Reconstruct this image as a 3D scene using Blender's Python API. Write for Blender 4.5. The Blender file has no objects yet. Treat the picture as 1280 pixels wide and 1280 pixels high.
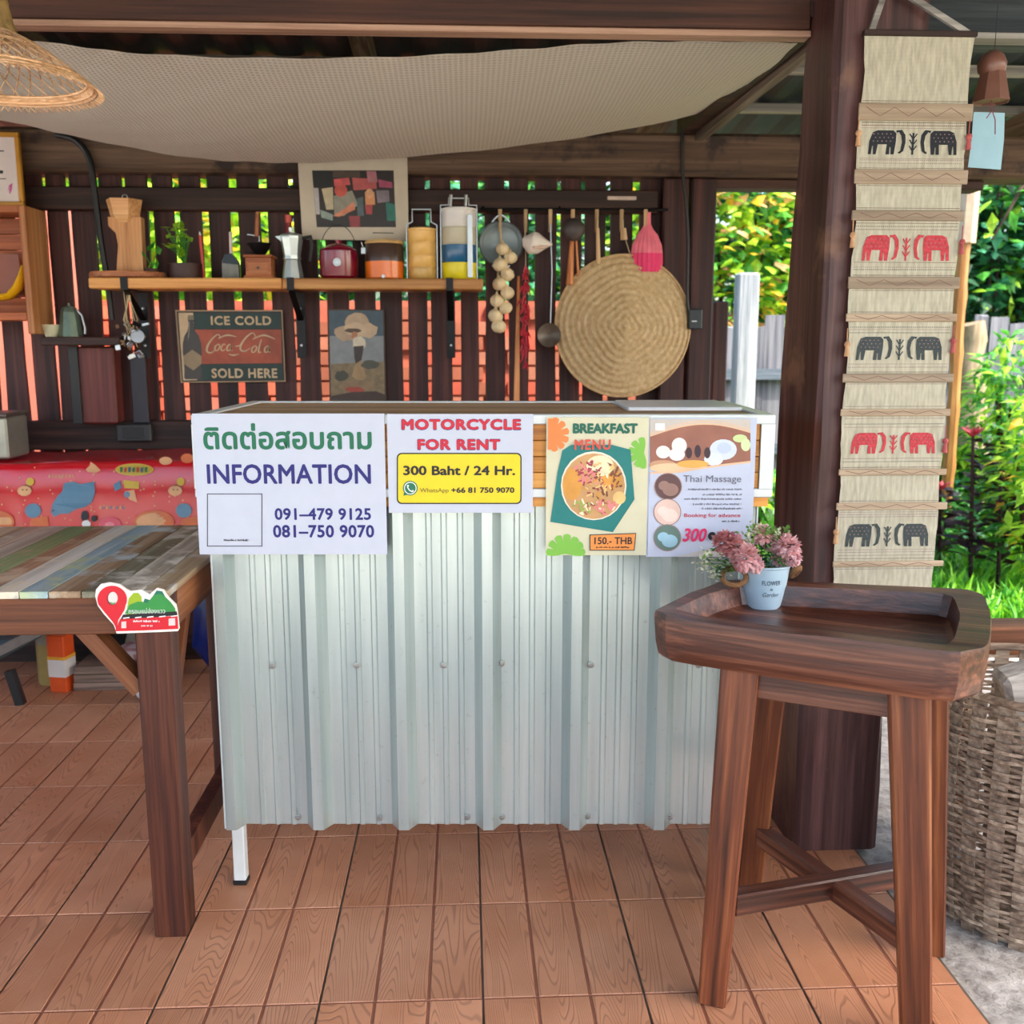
import bpy, bmesh, math, random
from mathutils import Vector, Matrix, Euler, noise
from mathutils.geometry import tessellate_polygon
R = math.radians
random.seed(7)
SC = bpy.context.scene
COL = SC.collection
# ------------------------------------------------------------------ camera
CAM_H, FPX, YAW, PITCH = 1.2, 1230.0, R(2.7), R(9.7)
cd = bpy.data.cameras.new('camera')
cam = bpy.data.objects.new('camera', cd)
COL.objects.link(cam)
cam.location = (0, 0, CAM_H)
cam.rotation_euler = (R(90) - PITCH, 0, -YAW)
cd.sensor_width = 36.0
cd.lens = 36.0 * FPX / 1280.0
cd.clip_start = 0.05
cd.clip_end = 200
cd.dof.use_dof = True
cd.dof.focus_distance = 2.05
cd.dof.aperture_fstop = 5.2
SC.camera = cam
# ------------------------------------------------------------------ light
w = bpy.data.worlds.new('World')
SC.world = w
w.use_nodes = True
nt = w.node_tree
nt.nodes.clear()
wo = nt.nodes.new('ShaderNodeOutputWorld')
bg = nt.nodes.new('ShaderNodeBackground')
sk = nt.nodes.new('ShaderNodeTexSky')
sk.sky_type = 'NISHITA'
sk.sun_disc = False
sk.sun_elevation = R(48)
sk.sun_rotation = R(120)
sk.air_density = 1.0
sk.dust_density = 4.0
sk.ozone_density = 1.0
bg.inputs['Strength'].default_value = 0.42
nt.links.new(sk.outputs[0], bg.inputs[0])
nt.links.new(bg.outputs[0], wo.inputs[0])
sd = bpy.data.lights.new('sun', 'SUN')
sd.energy = 4.5
sd.angle = R(1.0)
sd.color = (1.0, 0.93, 0.80)
sun = bpy.data.objects.new('sun', sd)
COL.objects.link(sun)
sun.rotation_euler = Vector((-0.42, 0.36, -0.83)).to_track_quat('-Z', 'Y').to_euler()
SC.view_settings.view_transform = 'Standard'
SC.view_settings.look = 'None'
SC.view_settings.gamma = 1.0
SC.view_settings.use_curve_mapping = False
SC.view_settings.exposure = 0.93

# ------------------------------------------------------------------ helpers
def lin(c):
    return c / 12.92 if c <= 0.04045 else ((c + 0.055) / 1.055) ** 2.4
def S(r, g, b):
    return (lin(r / 255), lin(g / 255), lin(b / 255), 1)
_f = Vector((math.sin(YAW) * math.cos(PITCH), math.cos(YAW) * math.cos(PITCH), -math.sin(PITCH)))
_r = Vector((math.cos(YAW), -math.sin(YAW), 0))
_u = Vector((math.sin(YAW) * math.sin(PITCH), math.cos(YAW) * math.sin(PITCH), math.cos(PITCH)))
def ray(px, py):
    return _f + _r * ((px - 640) / FPX) + _u * (-(py - 640) / FPX)
def at(px, py, Y):
    d = ray(px, py)
    t = Y / d.y
    return Vector((d.x * t, Y, CAM_H + d.z * t))
def atz(px, py, Z):
    d = ray(px, py)
    t = (Z - CAM_H) / d.z
    return Vector((d.x * t, d.y * t, Z))

WM = {}
def tag(o, label=None, cat=None, group=None, kind=None):
    if label: o['label'] = label
    if cat: o['category'] = cat
    if group: o['group'] = group
    if kind: o['kind'] = kind
    return o
def thing(name, label, cat, loc=(0, 0, 0), rz=0, group=None):
    o = bpy.data.objects.new(name, None)
    COL.objects.link(o)
    o.empty_display_size = 0.05
    o.location = loc
    o.rotation_euler = (0, 0, rz)
    WM[o.name] = Matrix.Translation(Vector(loc)) @ Matrix.Rotation(rz, 4, 'Z')
    return tag(o, label, cat, group)
def copy_tree(o, parent=None):
    c = o.copy()
    COL.objects.link(c)
    c.parent = parent
    for ch in list(o.children):
        copy_tree(ch, c)
    return c

class MB:
    def __init__(s):
        s.v = []; s.f = []; s.m = []; s.M = Matrix.Identity(4)
    def add(s, vs, fs, mi=0):
        n = len(s.v)
        s.v += [s.M @ Vector(v) for v in vs]
        s.f += [tuple(i + n for i in f) for f in fs]
        s.m += [mi] * len(fs)
        return s
    def box(s, c, d, rot=None, bev=0, mi=0):
        x, y, z = d[0] / 2, d[1] / 2, d[2] / 2
        if bev:
            bm = bmesh.new()
            bmesh.ops.create_cube(bm, size=1)
            for v in bm.verts:
                v.co = Vector((v.co.x * d[0], v.co.y * d[1], v.co.z * d[2]))
            bmesh.ops.bevel(bm, geom=bm.edges[:], offset=min(bev, min(d) * 0.45), segments=1, affect='EDGES')
            bm.verts.ensure_lookup_table()
            vs = [v.co.copy() for v in bm.verts]
            fs = [tuple(v.index for v in f.verts) for f in bm.faces]
            bm.free()
        else:
            vs = [Vector(p) for p in ((-x, -y, -z), (x, -y, -z), (x, y, -z), (-x, y, -z), (-x, -y, z), (x, -y, z), (x, y, z), (-x, y, z))]
            fs = [(0, 3, 2, 1), (4, 5, 6, 7), (0, 1, 5, 4), (1, 2, 6, 5), (2, 3, 7, 6), (3, 0, 4, 7)]
        if rot is not None:
            q = rot if isinstance(rot, Matrix) else Euler(rot).to_matrix()
            vs = [q @ v for v in vs]
        c = Vector(c)
        return s.add([v + c for v in vs], fs, mi)
    def b2(s, x0, x1, y0, y1, z0, z1, bev=0, mi=0):
        return s.box(((x0 + x1) / 2, (y0 + y1) / 2, (z0 + z1) / 2), (abs(x1 - x0), abs(y1 - y0), abs(z1 - z0)), None, bev, mi)
    def bar(s, p0, p1, w, h, w1=None, h1=None, side=None, mi=0, bev=0):
        """tapered rectangular bar from p0 to p1; w along 'side', h across"""
        p0 = Vector(p0); p1 = Vector(p1)
        d = (p1 - p0).normalized()
        sd_ = Vector(side) if side is not None else (Vector((0, 0, 1)) if abs(d.z) < 0.9 else Vector((1, 0, 0)))
        a = (sd_ - d * sd_.dot(d)).normalized()
        b = d.cross(a)
        w1 = w if w1 is None else w1
        h1 = h if h1 is None else h1
        vs = []
        for p, ww, hh in ((p0, w, h), (p1, w1, h1)):
            for sx, sy in ((-1, -1), (1, -1), (1, 1), (-1, 1)):
                vs.append(p + a * (sx * ww / 2) + b * (sy * hh / 2))
        fs = [(3, 2, 1, 0), (4, 5, 6, 7), (0, 1, 5, 4), (1, 2, 6, 5), (2, 3, 7, 6), (3, 0, 4, 7)]
        if bev:
            bm = bmesh.new()
            bv = [bm.verts.new(v) for v in vs]
            for f in fs: bm.faces.new([bv[i] for i in f])
            bmesh.ops.bevel(bm, geom=bm.edges[:], offset=bev, segments=1, affect='EDGES')
            bm.verts.index_update()
            vs = [v.co.copy() for v in bm.verts]
            fs = [tuple(v.index for v in f.verts) for f in bm.faces]
            bm.free()
        return s.add(vs, fs, mi)
    def tube(s, pts, r, n=6, mi=0, cap=True, flat=1.0):
        pts = [Vector(p) for p in pts]
        rs = r if isinstance(r, (list, tuple)) else [r] * len(pts)
        vs = []; fs = []
        pa = None
        for i, p in enumerate(pts):
            t = (pts[min(i + 1, len(pts) - 1)] - pts[max(i - 1, 0)]).normalized()
            if pa is None:
                up = Vector((0, 0, 1)) if abs(t.z) < 0.9 else Vector((1, 0, 0))
                a = (up - t * up.dot(t)).normalized()
            else:
                a = (pa - t * pa.dot(t)).normalized()
            pa = a
            b = t.cross(a)
            for k in range(n):
                an = 2 * math.pi * k / n
                vs.append(p + (a * math.cos(an) + b * math.sin(an) * flat) * rs[i])
        for i in range(len(pts) - 1):
            for k in range(n):
                fs.append((i * n + k, i * n + (k + 1) % n, (i + 1) * n + (k + 1) % n, (i + 1) * n + k))
        if cap:
            fs.append(tuple(range(n - 1, -1, -1)))
            fs.append(tuple((len(pts) - 1) * n + k for k in range(n)))
        return s.add(vs, fs, mi)
    def lathe(s, c, prof, n=24, mi=0, rot=None, sx=1, sy=1, closed=False):
        c = Vector(c); vs = []; fs = []
        q = Euler(rot).to_matrix() if rot is not None else None
        for r, z in prof:
            for k in range(n):
                an = 2 * math.pi * k / n
                v = Vector((math.cos(an) * r * sx, math.sin(an) * r * sy, z))
                if q: v = q @ v
                vs.append(v + c)
        m = len(prof)
        for i in range(m - 1 if not closed else m):
            j = (i + 1) % m
            for k in range(n):
                fs.append((i * n + k, i * n + (k + 1) % n, j * n + (k + 1) % n, j * n + k))
        if not closed:
            if prof[0][0] > 1e-5: fs.append(tuple(range(n - 1, -1, -1)))
            if prof[-1][0] > 1e-5: fs.append(tuple((m - 1) * n + k for k in range(n)))
        return s.add(vs, fs, mi)
    def ball(s, c, r, n=12, mi=0, sz=(1, 1, 1), rot=None):
        c = Vector(c); vs = []; fs = []; h = n // 2
        q = Euler(rot).to_matrix() if rot is not None else Matrix.Identity(3)
        for i in range(h + 1):
            th = math.pi * i / h
            for k in range(n):
                an = 2 * math.pi * k / n
                vs.append(c + q @ Vector((math.sin(th) * math.cos(an) * r * sz[0], math.sin(th) * math.sin(an) * r * sz[1], -math.cos(th) * r * sz[2])))
        for i in range(h):
            for k in range(n):
                fs.append((i * n + k, i * n + (k + 1) % n, (i + 1) * n + (k + 1) % n, (i + 1) * n + k))
        return s.add(vs, fs, mi)
    def prism(s, pts, o, ux, uz, th, mi=0):
        """2-D outline pts (a,b) in plane o + a*ux + b*uz, extruded th along ux x uz reversed (to the back)"""
        o = Vector(o); ux = Vector(ux); uz = Vector(uz)
        nrm = uz.cross(ux).normalized() * -1
        tri = tessellate_polygon([[Vector((a, b, 0)) for a, b in pts]])
        n = len(pts)
        fr = [o + ux * a + uz * b for a, b in pts]
        bk = [p - nrm * th for p in fr]
        fs = [tuple(t) for t in tri] + [tuple(i + n for i in reversed(t)) for t in tri]
        fs += [(i, (i + 1) % n, (i + 1) % n + n, i + n) for i in range(n)]
        return s.add(fr + bk, fs, mi)
    def build(s, name, mats, parent=None, smooth=False, origin=None, angle=None, grain=None):
        """grain = (direction, 'x' or 'z'): turn the object's own axis along the timber so that its grain runs with it"""
        me = bpy.data.meshes.new(name)
        o = bpy.data.objects.new(name, me)
        COL.objects.link(o)
        if parent is not None:
            PM = WM[parent.name]
            inv = PM.inverted()
            vs = [inv @ v for v in s.v]
            WM[o.name] = PM
            o.parent = parent
            if grain:
                c = sum(s.v, Vector()) / len(s.v)
                q = Vector(grain[0]).to_track_quat('Z' if grain[1] == 'z' else 'X', 'Y' if grain[1] == 'z' else 'Z').to_matrix().to_4x4()
                F = Matrix.Translation(c) @ q
                fi = F.inverted()
                vs = [fi @ v for v in s.v]
                o.matrix_local = inv @ F
                WM[o.name] = F
        else:
            if origin is None:
                xs = [v.x for v in s.v]; ys = [v.y for v in s.v]; zs = [v.z for v in s.v]
                origin = ((min(xs) + max(xs)) / 2, (min(ys) + max(ys)) / 2, min(zs))
            org = Vector(origin)
            vs = [v - org for v in s.v]
            o.location = org
            WM[o.name] = Matrix.Translation(org)
        me.from_pydata(vs, [], s.f)
        if not isinstance(mats, (list, tuple)): mats = [mats]
        for m in mats: me.materials.append(m)
        if len(mats) > 1:
            me.polygons.foreach_set('material_index', s.m)
        bm = bmesh.new(); bm.from_mesh(me)
        bmesh.ops.recalc_face_normals(bm, faces=bm.faces)
        bm.to_mesh(me); bm.free()
        if smooth:
            me.polygons.foreach_set('use_smooth', [True] * len(me.polygons))
            me.set_sharp_from_angle(angle=R(angle or 40))
        me.update()
        return o

# ------------------------------------------------------------------ materials
def new_mat(name):
    m = bpy.data.materials.new(name)
    m.use_nodes = True
    t = m.node_tree
    return m, t, t.nodes['Principled BSDF']
def coords(t, scale=(1, 1, 1), rnd=True):
    tc = t.nodes.new('ShaderNodeTexCoord')
    mp = t.nodes.new('ShaderNodeMapping')
    mp.inputs['Scale'].default_value = scale
    t.links.new(tc.outputs['Object'], mp.inputs['Vector'])
    if rnd:
        oi = t.nodes.new('ShaderNodeObjectInfo')
        mu = t.nodes.new('ShaderNodeMath'); mu.operation = 'MULTIPLY'
        mu.inputs[1].default_value = 37.0
        t.links.new(oi.outputs['Random'], mu.inputs[0])
        t.links.new(mu.outputs[0], mp.inputs['Location'])
    return mp
def noise_n(t, mp, scale, detail=4, rough=0.55, dist=0):
    n = t.nodes.new('ShaderNodeTexNoise')
    n.inputs['Scale'].default_value = scale
    n.inputs['Detail'].default_value = detail
    n.inputs['Roughness'].default_value = rough
    n.inputs['Distortion'].default_value = dist
    t.links.new(mp.outputs[0], n.inputs['Vector'])
    return n
def ramp(t, src, stops):
    r = t.nodes.new('ShaderNodeValToRGB')
    e = r.color_ramp.elements
    while len(e) < len(stops): e.new(0.5)
    for el, (p, c) in zip(e, stops):
        el.position = p; el.color = c
    t.links.new(src, r.inputs[0])
    return r
def bump(t, b, h, strength=0.3, dist=0.01):
    bn = t.nodes.new('ShaderNodeBump')
    bn.inputs['Strength'].default_value = strength
    bn.inputs['Distance'].default_value = dist
    t.links.new(h, bn.inputs['Height'])
    t.links.new(bn.outputs[0], b.inputs['Normal'])
def shade(c, k):
    return (min(c[0] * k, 1), min(c[1] * k, 1), min(c[2] * k, 1), 1)
_cache = {}
def flat(c, rough=0.6, metal=0.0, var=0.12, scale=25.0, bmp=0.0, spec=0.5, coat=0.0, name=None):
    """plain surface with slight procedural mottling; c = sRGB 0-255 triple"""
    key = (c, rough, metal, var, scale, bmp, spec, coat)
    if key in _cache: return _cache[key]
    m, t, b = new_mat(name or 'surface_%d_%d_%d' % c)
    L = S(*c)
    mp = coords(t)
    n = noise_n(t, mp, scale, 3)
    r = ramp(t, n.outputs['Fac'], [(0.3, shade(L, 1 - var)), (0.7, shade(L, 1 + var))])
    t.links.new(r.outputs[0], b.inputs['Base Color'])
    b.inputs['Roughness'].default_value = rough
    b.inputs['Metallic'].default_value = metal
    b.inputs['Specular IOR Level'].default_value = spec
    b.inputs['Coat Weight'].default_value = coat
    b.inputs['Coat Roughness'].default_value = 0.15
    if bmp: bump(t, b, n.outputs['Fac'], bmp, 0.004)
    _cache[key] = m
    return m
def wood(name, dark, mid, light, axis='z', rough=0.55, grain=1.0, bmp=0.25, spec=0.4, blotch=None, rings=3.0):
    m, t, b = new_mat(name)
    k = {'x': (0.03, 1, 1), 'y': (1, 0.03, 1), 'z': (1, 1, 0.03)}[axis]
    mp = coords(t, k)
    n1 = noise_n(t, mp, 100 * grain, 5, 0.62, 0.15)
    n2 = noise_n(t, mp, 24 * grain, 3, 0.5, 0.3)
    mx = t.nodes.new('ShaderNodeMath'); mx.operation = 'MULTIPLY_ADD'
    mx.inputs[1].default_value = 0.55
    t.links.new(n1.outputs['Fac'], mx.inputs[0])
    m2 = t.nodes.new('ShaderNodeMath'); m2.operation = 'MULTIPLY'; m2.inputs[1].default_value = 0.45
    t.links.new(n2.outputs['Fac'], m2.inputs[0])
    t.links.new(m2.outputs[0], mx.inputs[2])
    r = ramp(t, mx.outputs[0], [(0.36, S(*dark)), (0.5, S(*mid)), (0.64, S(*light))])
    out = r.outputs[0]
    if blotch:
        mp2 = coords(t)
        n3 = noise_n(t, mp2, blotch[1], 4, 0.6)
        r3 = ramp(t, n3.outputs['Fac'], [(blotch[2], (0, 0, 0, 1)), (blotch[2] + 0.1, (1, 1, 1, 1))])
        mm = t.nodes.new('ShaderNodeMix'); mm.data_type = 'RGBA'
        t.links.new(r3.outputs[0], mm.inputs['Factor'])
        t.links.new(out, mm.inputs['A'])
        mm.inputs['B'].default_value = S(*blotch[0])
        out = mm.outputs['Result']
    # every board a little different in tone
    oi = t.nodes.new('ShaderNodeObjectInfo')
    mr = t.nodes.new('ShaderNodeMapRange')
    mr.inputs['To Min'].default_value = 0.78; mr.inputs['To Max'].default_value = 1.25
    t.links.new(oi.outputs['Random'], mr.inputs['Value'])
    hs = t.nodes.new('ShaderNodeHueSaturation')
    t.links.new(mr.outputs[0], hs.inputs['Value'])
    t.links.new(out, hs.inputs['Color'])
    t.links.new(hs.outputs[0], b.inputs['Base Color'])
    b.inputs['Roughness'].default_value = rough
    b.inputs['Specular IOR Level'].default_value = spec
    if bmp: bump(t, b, n1.outputs['Fac'], bmp, 0.004)
    return m
def leaf_mat(name, c1, c2, trans=0.35, rough=0.45, sc=14):
    m, t, b = new_mat(name)
    mp = coords(t, rnd=False)
    n = noise_n(t, mp, sc, 2)
    r = ramp(t, n.outputs['Fac'], [(0.35, S(*c1)), (0.65, S(*c2))])
    t.links.new(r.outputs[0], b.inputs['Base Color'])
    b.inputs['Roughness'].default_value = rough
    tr = t.nodes.new('ShaderNodeBsdfTranslucent')
    t.links.new(r.outputs[0], tr.inputs['Color'])
    mx = t.nodes.new('ShaderNodeMixShader')
    mx.inputs[0].default_value = trans
    t.links.new(b.outputs[0], mx.inputs[1])
    t.links.new(tr.outputs[0], mx.inputs[2])
    t.links.new(mx.outputs[0], t.nodes['Material Output'].inputs['Surface'])
    return m

# ------------------------------------------------------------------ flat print
class Panel:
    """a flat printed face: pixel quads of the photograph's frame give metre sizes on the plane y' = 0 of the panel"""
    def __init__(s, origin, ux, parent, off=0.0006):
        s.o = Vector(origin); s.ux = Vector(ux).normalized(); s.uz = Vector((0, 0, 1)); s.n = s.ux.cross(s.uz).normalized()
        s.parent = parent; s.off = off; s.k = 1
    def ab(s, px, py):
        d = ray(px, py); c = Vector((0, 0, CAM_H))
        t = (s.o - c).dot(s.n) / d.dot(s.n)
        p = c + d * t - s.o
        return p.dot(s.ux), p.z
    def P(s, a, b, k):
        return s.o + s.ux * a + s.uz * b + s.n * (s.off * k)
    def polys(s, name, items, layer=None):
        """items: list of (points in (a,b) or pixels, material)"""
        k = layer or s.k
        mb = MB(); ms = []
        for pts, m in items:
            if m not in ms: ms.append(m)
            tri = tessellate_polygon([[Vector((a, b, 0)) for a, b in pts]])
            mb.add([s.P(a, b, k) for a, b in pts], [tuple(t) for t in tri], ms.index(m))
            k += 0.35
        s.k = max(s.k, int(k) + 1)
        return mb.build(name, ms, s.parent)
    def px(s, pts):
        return [s.ab(x, y) for x, y in pts]
    def text(s, name, txt, x0, y0, x1, y1, m, bold=0.0, shear=0.0, layer=None, pixels=True, label=None, space=1.0):
        if pixels:
            a0, b1 = s.ab(x0, y0); a1, b0 = s.ab(x1, y1)
        else:
            a0, b0, a1, b1 = x0, y0, x1, y1
        vs, fs = text_mesh(txt, bold, shear, space)
        xs = [v[0] for v in vs]; ys = [v[1] for v in vs]
        mx, Mx, my, My = min(xs), max(xs), min(ys), max(ys)
        k = layer or s.k
        mb = MB()
        mb.add([s.P(a0 + (v[0] - mx) / (Mx - mx) * (a1 - a0), b0 + (v[1] - my) / (My - my) * (b1 - b0), k + v[2]) for v in vs], fs)
        o = mb.build(name, m, s.parent)
        if label: o['label'] = label
        return o
_tc = {}
def text_mesh(txt, bold=0.0, shear=0.0, space=1.0):
    key = (txt, bold, shear, space)
    if key in _tc: return _tc[key]
    cu = bpy.data.curves.new('lettering', 'FONT')
    cu.body = txt
    cu.offset = 0
    cu.shear = shear
    cu.space_character = space
    cu.resolution_u = 3
    cu.align_x = 'LEFT'
    o = bpy.data.objects.new('lettering', cu)
    COL.objects.link(o)
    me = bpy.data.meshes.new_from_object(o)
    vs = [tuple(v.co) for v in me.vertices]
    fs = [tuple(p.vertices) for p in me.polygons]
    d = bold
    if d > 0.003:            # heavier strokes: the glyphs laid over themselves in eight directions
        v0, f0 = vs, fs; vs = []; fs = []
        for k in range(8):
            dx, dy = d * math.cos(k * math.pi / 4), d * math.sin(k * math.pi / 4)
            n = len(vs)
            vs += [(v[0] + dx, v[1] + dy, k * 0.02) for v in v0]
            fs += [tuple(i + n for i in f) for f in f0]
    bpy.data.objects.remove(o)
    bpy.data.curves.remove(cu)
    bpy.data.meshes.remove(me)
    vs = [(v[0], v[1], v[2] if len(v) > 2 else 0) for v in vs]
    _tc[key] = (vs, fs)
    return vs, fs
def circle(cx, cy, rx, ry=None, n=24, a0=0):
    ry = rx if ry is None else ry
    return [(cx + rx * math.cos(2 * math.pi * i / n + a0), cy + ry * math.sin(2 * math.pi * i / n + a0)) for i in range(n)]
def rect(x0, y0, x1, y1):
    return [(x0, y0), (x1, y0), (x1, y1), (x0, y1)]
def rrect(x0, y0, x1, y1, r, n=4):
    p = []
    for cx, cy, a in ((x1 - r, y0 + r, -90), (x1 - r, y1 - r, 0), (x0 + r, y1 - r, 90), (x0 + r, y0 + r, 180)):
        for i in range(n + 1):
            t = R(a + 90 * i / n)
            p.append((cx + r * math.cos(t), cy + r * math.sin(t)))
    return p
def strip_poly(pts, w):
    """outline of a stroke of half-width w (or a list of them) along pts"""
    L = []; Rr = []
    for i, p in enumerate(pts):
        q0 = pts[max(i - 1, 0)]; q1 = pts[min(i + 1, len(pts) - 1)]
        dx, dy = q1[0] - q0[0], q1[1] - q0[1]
        l = math.hypot(dx, dy) or 1
        ww = w[i] if isinstance(w, (list, tuple)) else w
        L.append((p[0] - dy / l * ww, p[1] + dx / l * ww))
        Rr.append((p[0] + dy / l * ww, p[1] - dx / l * ww))
    return L + Rr[::-1]

# ------------------------------------------------------------------ shared materials
M_wallwood = wood('dark_wall_wood', (28, 14, 14), (58, 30, 28), (88, 50, 44), 'z', 0.6, 0.6)
M_railwood = wood('dark_rail_wood', (26, 14, 12), (54, 32, 26), (84, 54, 42), 'x', 0.6, 0.6)
M_beamwood = wood('aged_beam_wood', (42, 30, 24), (84, 64, 50), (120, 96, 76), 'x', 0.7, 0.5, blotch=((48, 36, 32), 6, 0.52))
M_frontbeam = wood('front_beam_wood', (40, 22, 16), (72, 42, 30), (112, 74, 54), 'x', 0.6, 0.5)
M_beamy = wood('rafter_wood', (70, 58, 50), (120, 104, 90), (165, 150, 135), 'y', 0.7, 0.5)
M_postwood = wood('post_wood', (44, 26, 26), (78, 48, 46), (116, 80, 76), 'z', 0.42, 0.5, blotch=((124, 88, 68), 5, 0.62))
M_stool = wood('oiled_stool_wood', (48, 23, 12), (104, 54, 30), (150, 92, 54), 'z', 0.42, 0.7, spec=0.5)
M_stoolx = wood('oiled_tray_wood', (38, 19, 12), (78, 41, 28), (124, 76, 54), 'x', 0.34, 0.9, spec=0.6)
M_tableleg = wood('table_leg_wood', (34, 15, 10), (64, 30, 19), (96, 52, 32), 'z', 0.5, 0.7)
M_tablex = wood('table_apron_wood', (66, 34, 18), (108, 62, 36), (142, 90, 54), 'x', 0.5, 0.6)
M_tabley = wood('table_side_wood', (88, 50, 28), (136, 84, 50), (170, 114, 74), 'y', 0.5, 0.6)
M_shelf = wood('pine_shelf_wood', (150, 96, 44), (188, 128, 66), (214, 160, 94), 'x', 0.45, 0.6)
M_pine = wood('varnished_pine', (150, 88, 30), (204, 136, 56), (226, 166, 84), 'x', 0.4, 0.5, blotch=((120, 62, 22), 9, 0.68))
M_pinetop = wood('worn_pine_top', (120, 92, 66), (168, 136, 102), (200, 174, 140), 'x', 0.5, 0.6)
M_cab = wood('red_cabinet_wood', (120, 56, 26), (160, 84, 42), (190, 116, 64), 'x', 0.45, 0.6)
M_cabl = wood('pale_cabinet_wood', (140, 84, 44), (184, 126, 76), (208, 156, 106), 'z', 0.45, 0.6)
M_black = flat((22, 22, 24), 0.5, 0, 0.1)
M_blackmetal = flat((26, 26, 28), 0.4, 0.6, 0.1)
M_white = flat((226, 228, 228), 0.4, 0, 0.03)
M_string = flat((196, 176, 136), 0.9, 0, 0.2)
M_steel = flat((170, 174, 176), 0.28, 0.9, 0.08)
# ================================================================== STRUCTURE
# ---- floor: grout bed + one object per tile (each tile carries three carved boards)
GX0, GY0, TX, TY = 0.929, 1.652, 0.3017, 0.3142
def tile_mat():
    m, t, b = new_mat('terracotta_tile')
    tc = t.nodes.new('ShaderNodeTexCoord')
    oi = t.nodes.new('ShaderNodeObjectInfo')
    mu = t.nodes.new('ShaderNodeMath'); mu.operation = 'MULTIPLY'; mu.inputs[1].default_value = 91.0
    t.links.new(oi.outputs['Random'], mu.inputs[0])
    # board index from x so that the three boards of a tile have their own grain
    sx = t.nodes.new('ShaderNodeSeparateXYZ'); t.links.new(tc.outputs['Object'], sx.inputs[0])
    bi = t.nodes.new('ShaderNodeMath'); bi.operation = 'MULTIPLY'; bi.inputs[1].default_value = 10.0
    t.links.new(sx.outputs['X'], bi.inputs[0])
    rd = t.nodes.new('ShaderNodeMath'); rd.operation = 'ROUND'; t.links.new(bi.outputs[0], rd.inputs[0])
    ad = t.nodes.new('ShaderNodeMath'); ad.operation = 'MULTIPLY_ADD'; ad.inputs[1].default_value = 3.7
    t.links.new(rd.outputs[0], ad.inputs[0]); t.links.new(mu.outputs[0], ad.inputs[2])
    cx = t.nodes.new('ShaderNodeCombineXYZ'); t.links.new(ad.outputs[0], cx.inputs['Z'])
    va = t.nodes.new('ShaderNodeVectorMath'); va.operation = 'ADD'
    t.links.new(tc.outputs['Object'], va.inputs[0]); t.links.new(cx.outputs[0], va.inputs[1])
    mp = t.nodes.new('ShaderNodeMapping'); mp.inputs['Scale'].default_value = (1.3, 0.13, 1)
    t.links.new(va.outputs[0], mp.inputs['Vector'])
    # growth-ring lines: a stretched noise field cut into bands
    n = t.nodes.new('ShaderNodeTexNoise'); n.inputs['Scale'].default_value = 9.0; n.inputs['Detail'].default_value = 1.0
    t.links.new(mp.outputs[0], n.inputs['Vector'])
    ms = t.nodes.new('ShaderNodeMath'); ms.operation = 'MULTIPLY'; ms.inputs[1].default_value = 330.0
    t.links.new(n.outputs['Fac'], ms.inputs[0])
    s0 = t.nodes.new('ShaderNodeMath'); s0.operation = 'SINE'; t.links.new(ms.outputs[0], s0.inputs[0])
    sn = t.nodes.new('ShaderNodeMath'); sn.operation = 'MULTIPLY_ADD'; sn.inputs[1].default_value = .5; sn.inputs[2].default_value = .5; t.links.new(s0.outputs[0], sn.inputs[0])
    rr = ramp(t, sn.outputs[0], [(0.0, (0.42, 0.38, 0.36, 1)), (0.26, (1, 1, 1, 1))])
    big = noise_n(t, coords(t), 5, 4)
    base = ramp(t, big.outputs['Fac'], [(0.3, S(192, 128, 90)), (0.7, S(212, 152, 116))])
    hs = t.nodes.new('ShaderNodeHueSaturation')
    mr = t.nodes.new('ShaderNodeMapRange'); mr.inputs['To Min'].default_value = 0.80; mr.inputs['To Max'].default_value = 1.08
    t.links.new(oi.outputs['Random'], mr.inputs['Value']); t.links.new(mr.outputs[0], hs.inputs['Value'])
    t.links.new(base.outputs[0], hs.inputs['Color'])
    mm = t.nodes.new('ShaderNodeMix'); mm.data_type = 'RGBA'; mm.blend_type = 'MULTIPLY'
    mm.inputs['Factor'].default_value = 0.5
    t.links.new(hs.outputs[0], mm.inputs['A']); t.links.new(rr.outputs[0], mm.inputs['B'])
    t.links.new(mm.outputs['Result'], b.inputs['Base Color'])
    b.inputs['Roughness'].default_value = 0.42
    bump(t, b, rr.outputs[0], 0.45, 0.002)
    return m
M_tile = tile_mat()
M_tilegroove = flat((146, 90, 66), 0.6, 0, 0.15)
M_grout = flat((112, 98, 86), 0.9, 0, 0.5, 7)
mb = MB()
xl = GX0 - 14 * TX
mb.b2(xl, GX0 + 0.005, 1.652 - TY * 2, 3.86, -0.06, -0.004)
floor = tag(mb.build('floor', M_grout, origin=(0, 2.6, 0)), kind='structure')
tm = MB()
hw = TX / 2 - 0.0022; hh = TY / 2 - 0.0022
tm.b2(-hw, hw, -hh, hh, -0.008, -0.0016, mi=1)
for k in range(3):
    wd = (2 * hw) / 3
    x0 = -hw + k * wd + (0.0030 if k else 0); x1 = -hw + (k + 1) * wd - (0.0030 if k < 2 else 0)
    z0, z1 = -0.0016, 0.0
    e = 0.001
    tm.add([(x0, -hh, z0), (x1, -hh, z0), (x1, hh, z0), (x0, hh, z0), (x0 + e, -hh + e, z1), (x1 - e, -hh + e, z1), (x1 - e, hh - e, z1), (x0 + e, hh - e, z1)],
           [(4, 5, 6, 7), (0, 1, 5, 4), (1, 2, 6, 5), (2, 3, 7, 6), (3, 0, 4, 7)], 0)
t0 = tm.build('tile', [M_tile, M_tilegroove], floor)
tmesh = t0.data
fo = WM[floor.name].translation
for v in tmesh.vertices: v.co = v.co + fo        # tile mesh back to its own centre
first = True
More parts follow.
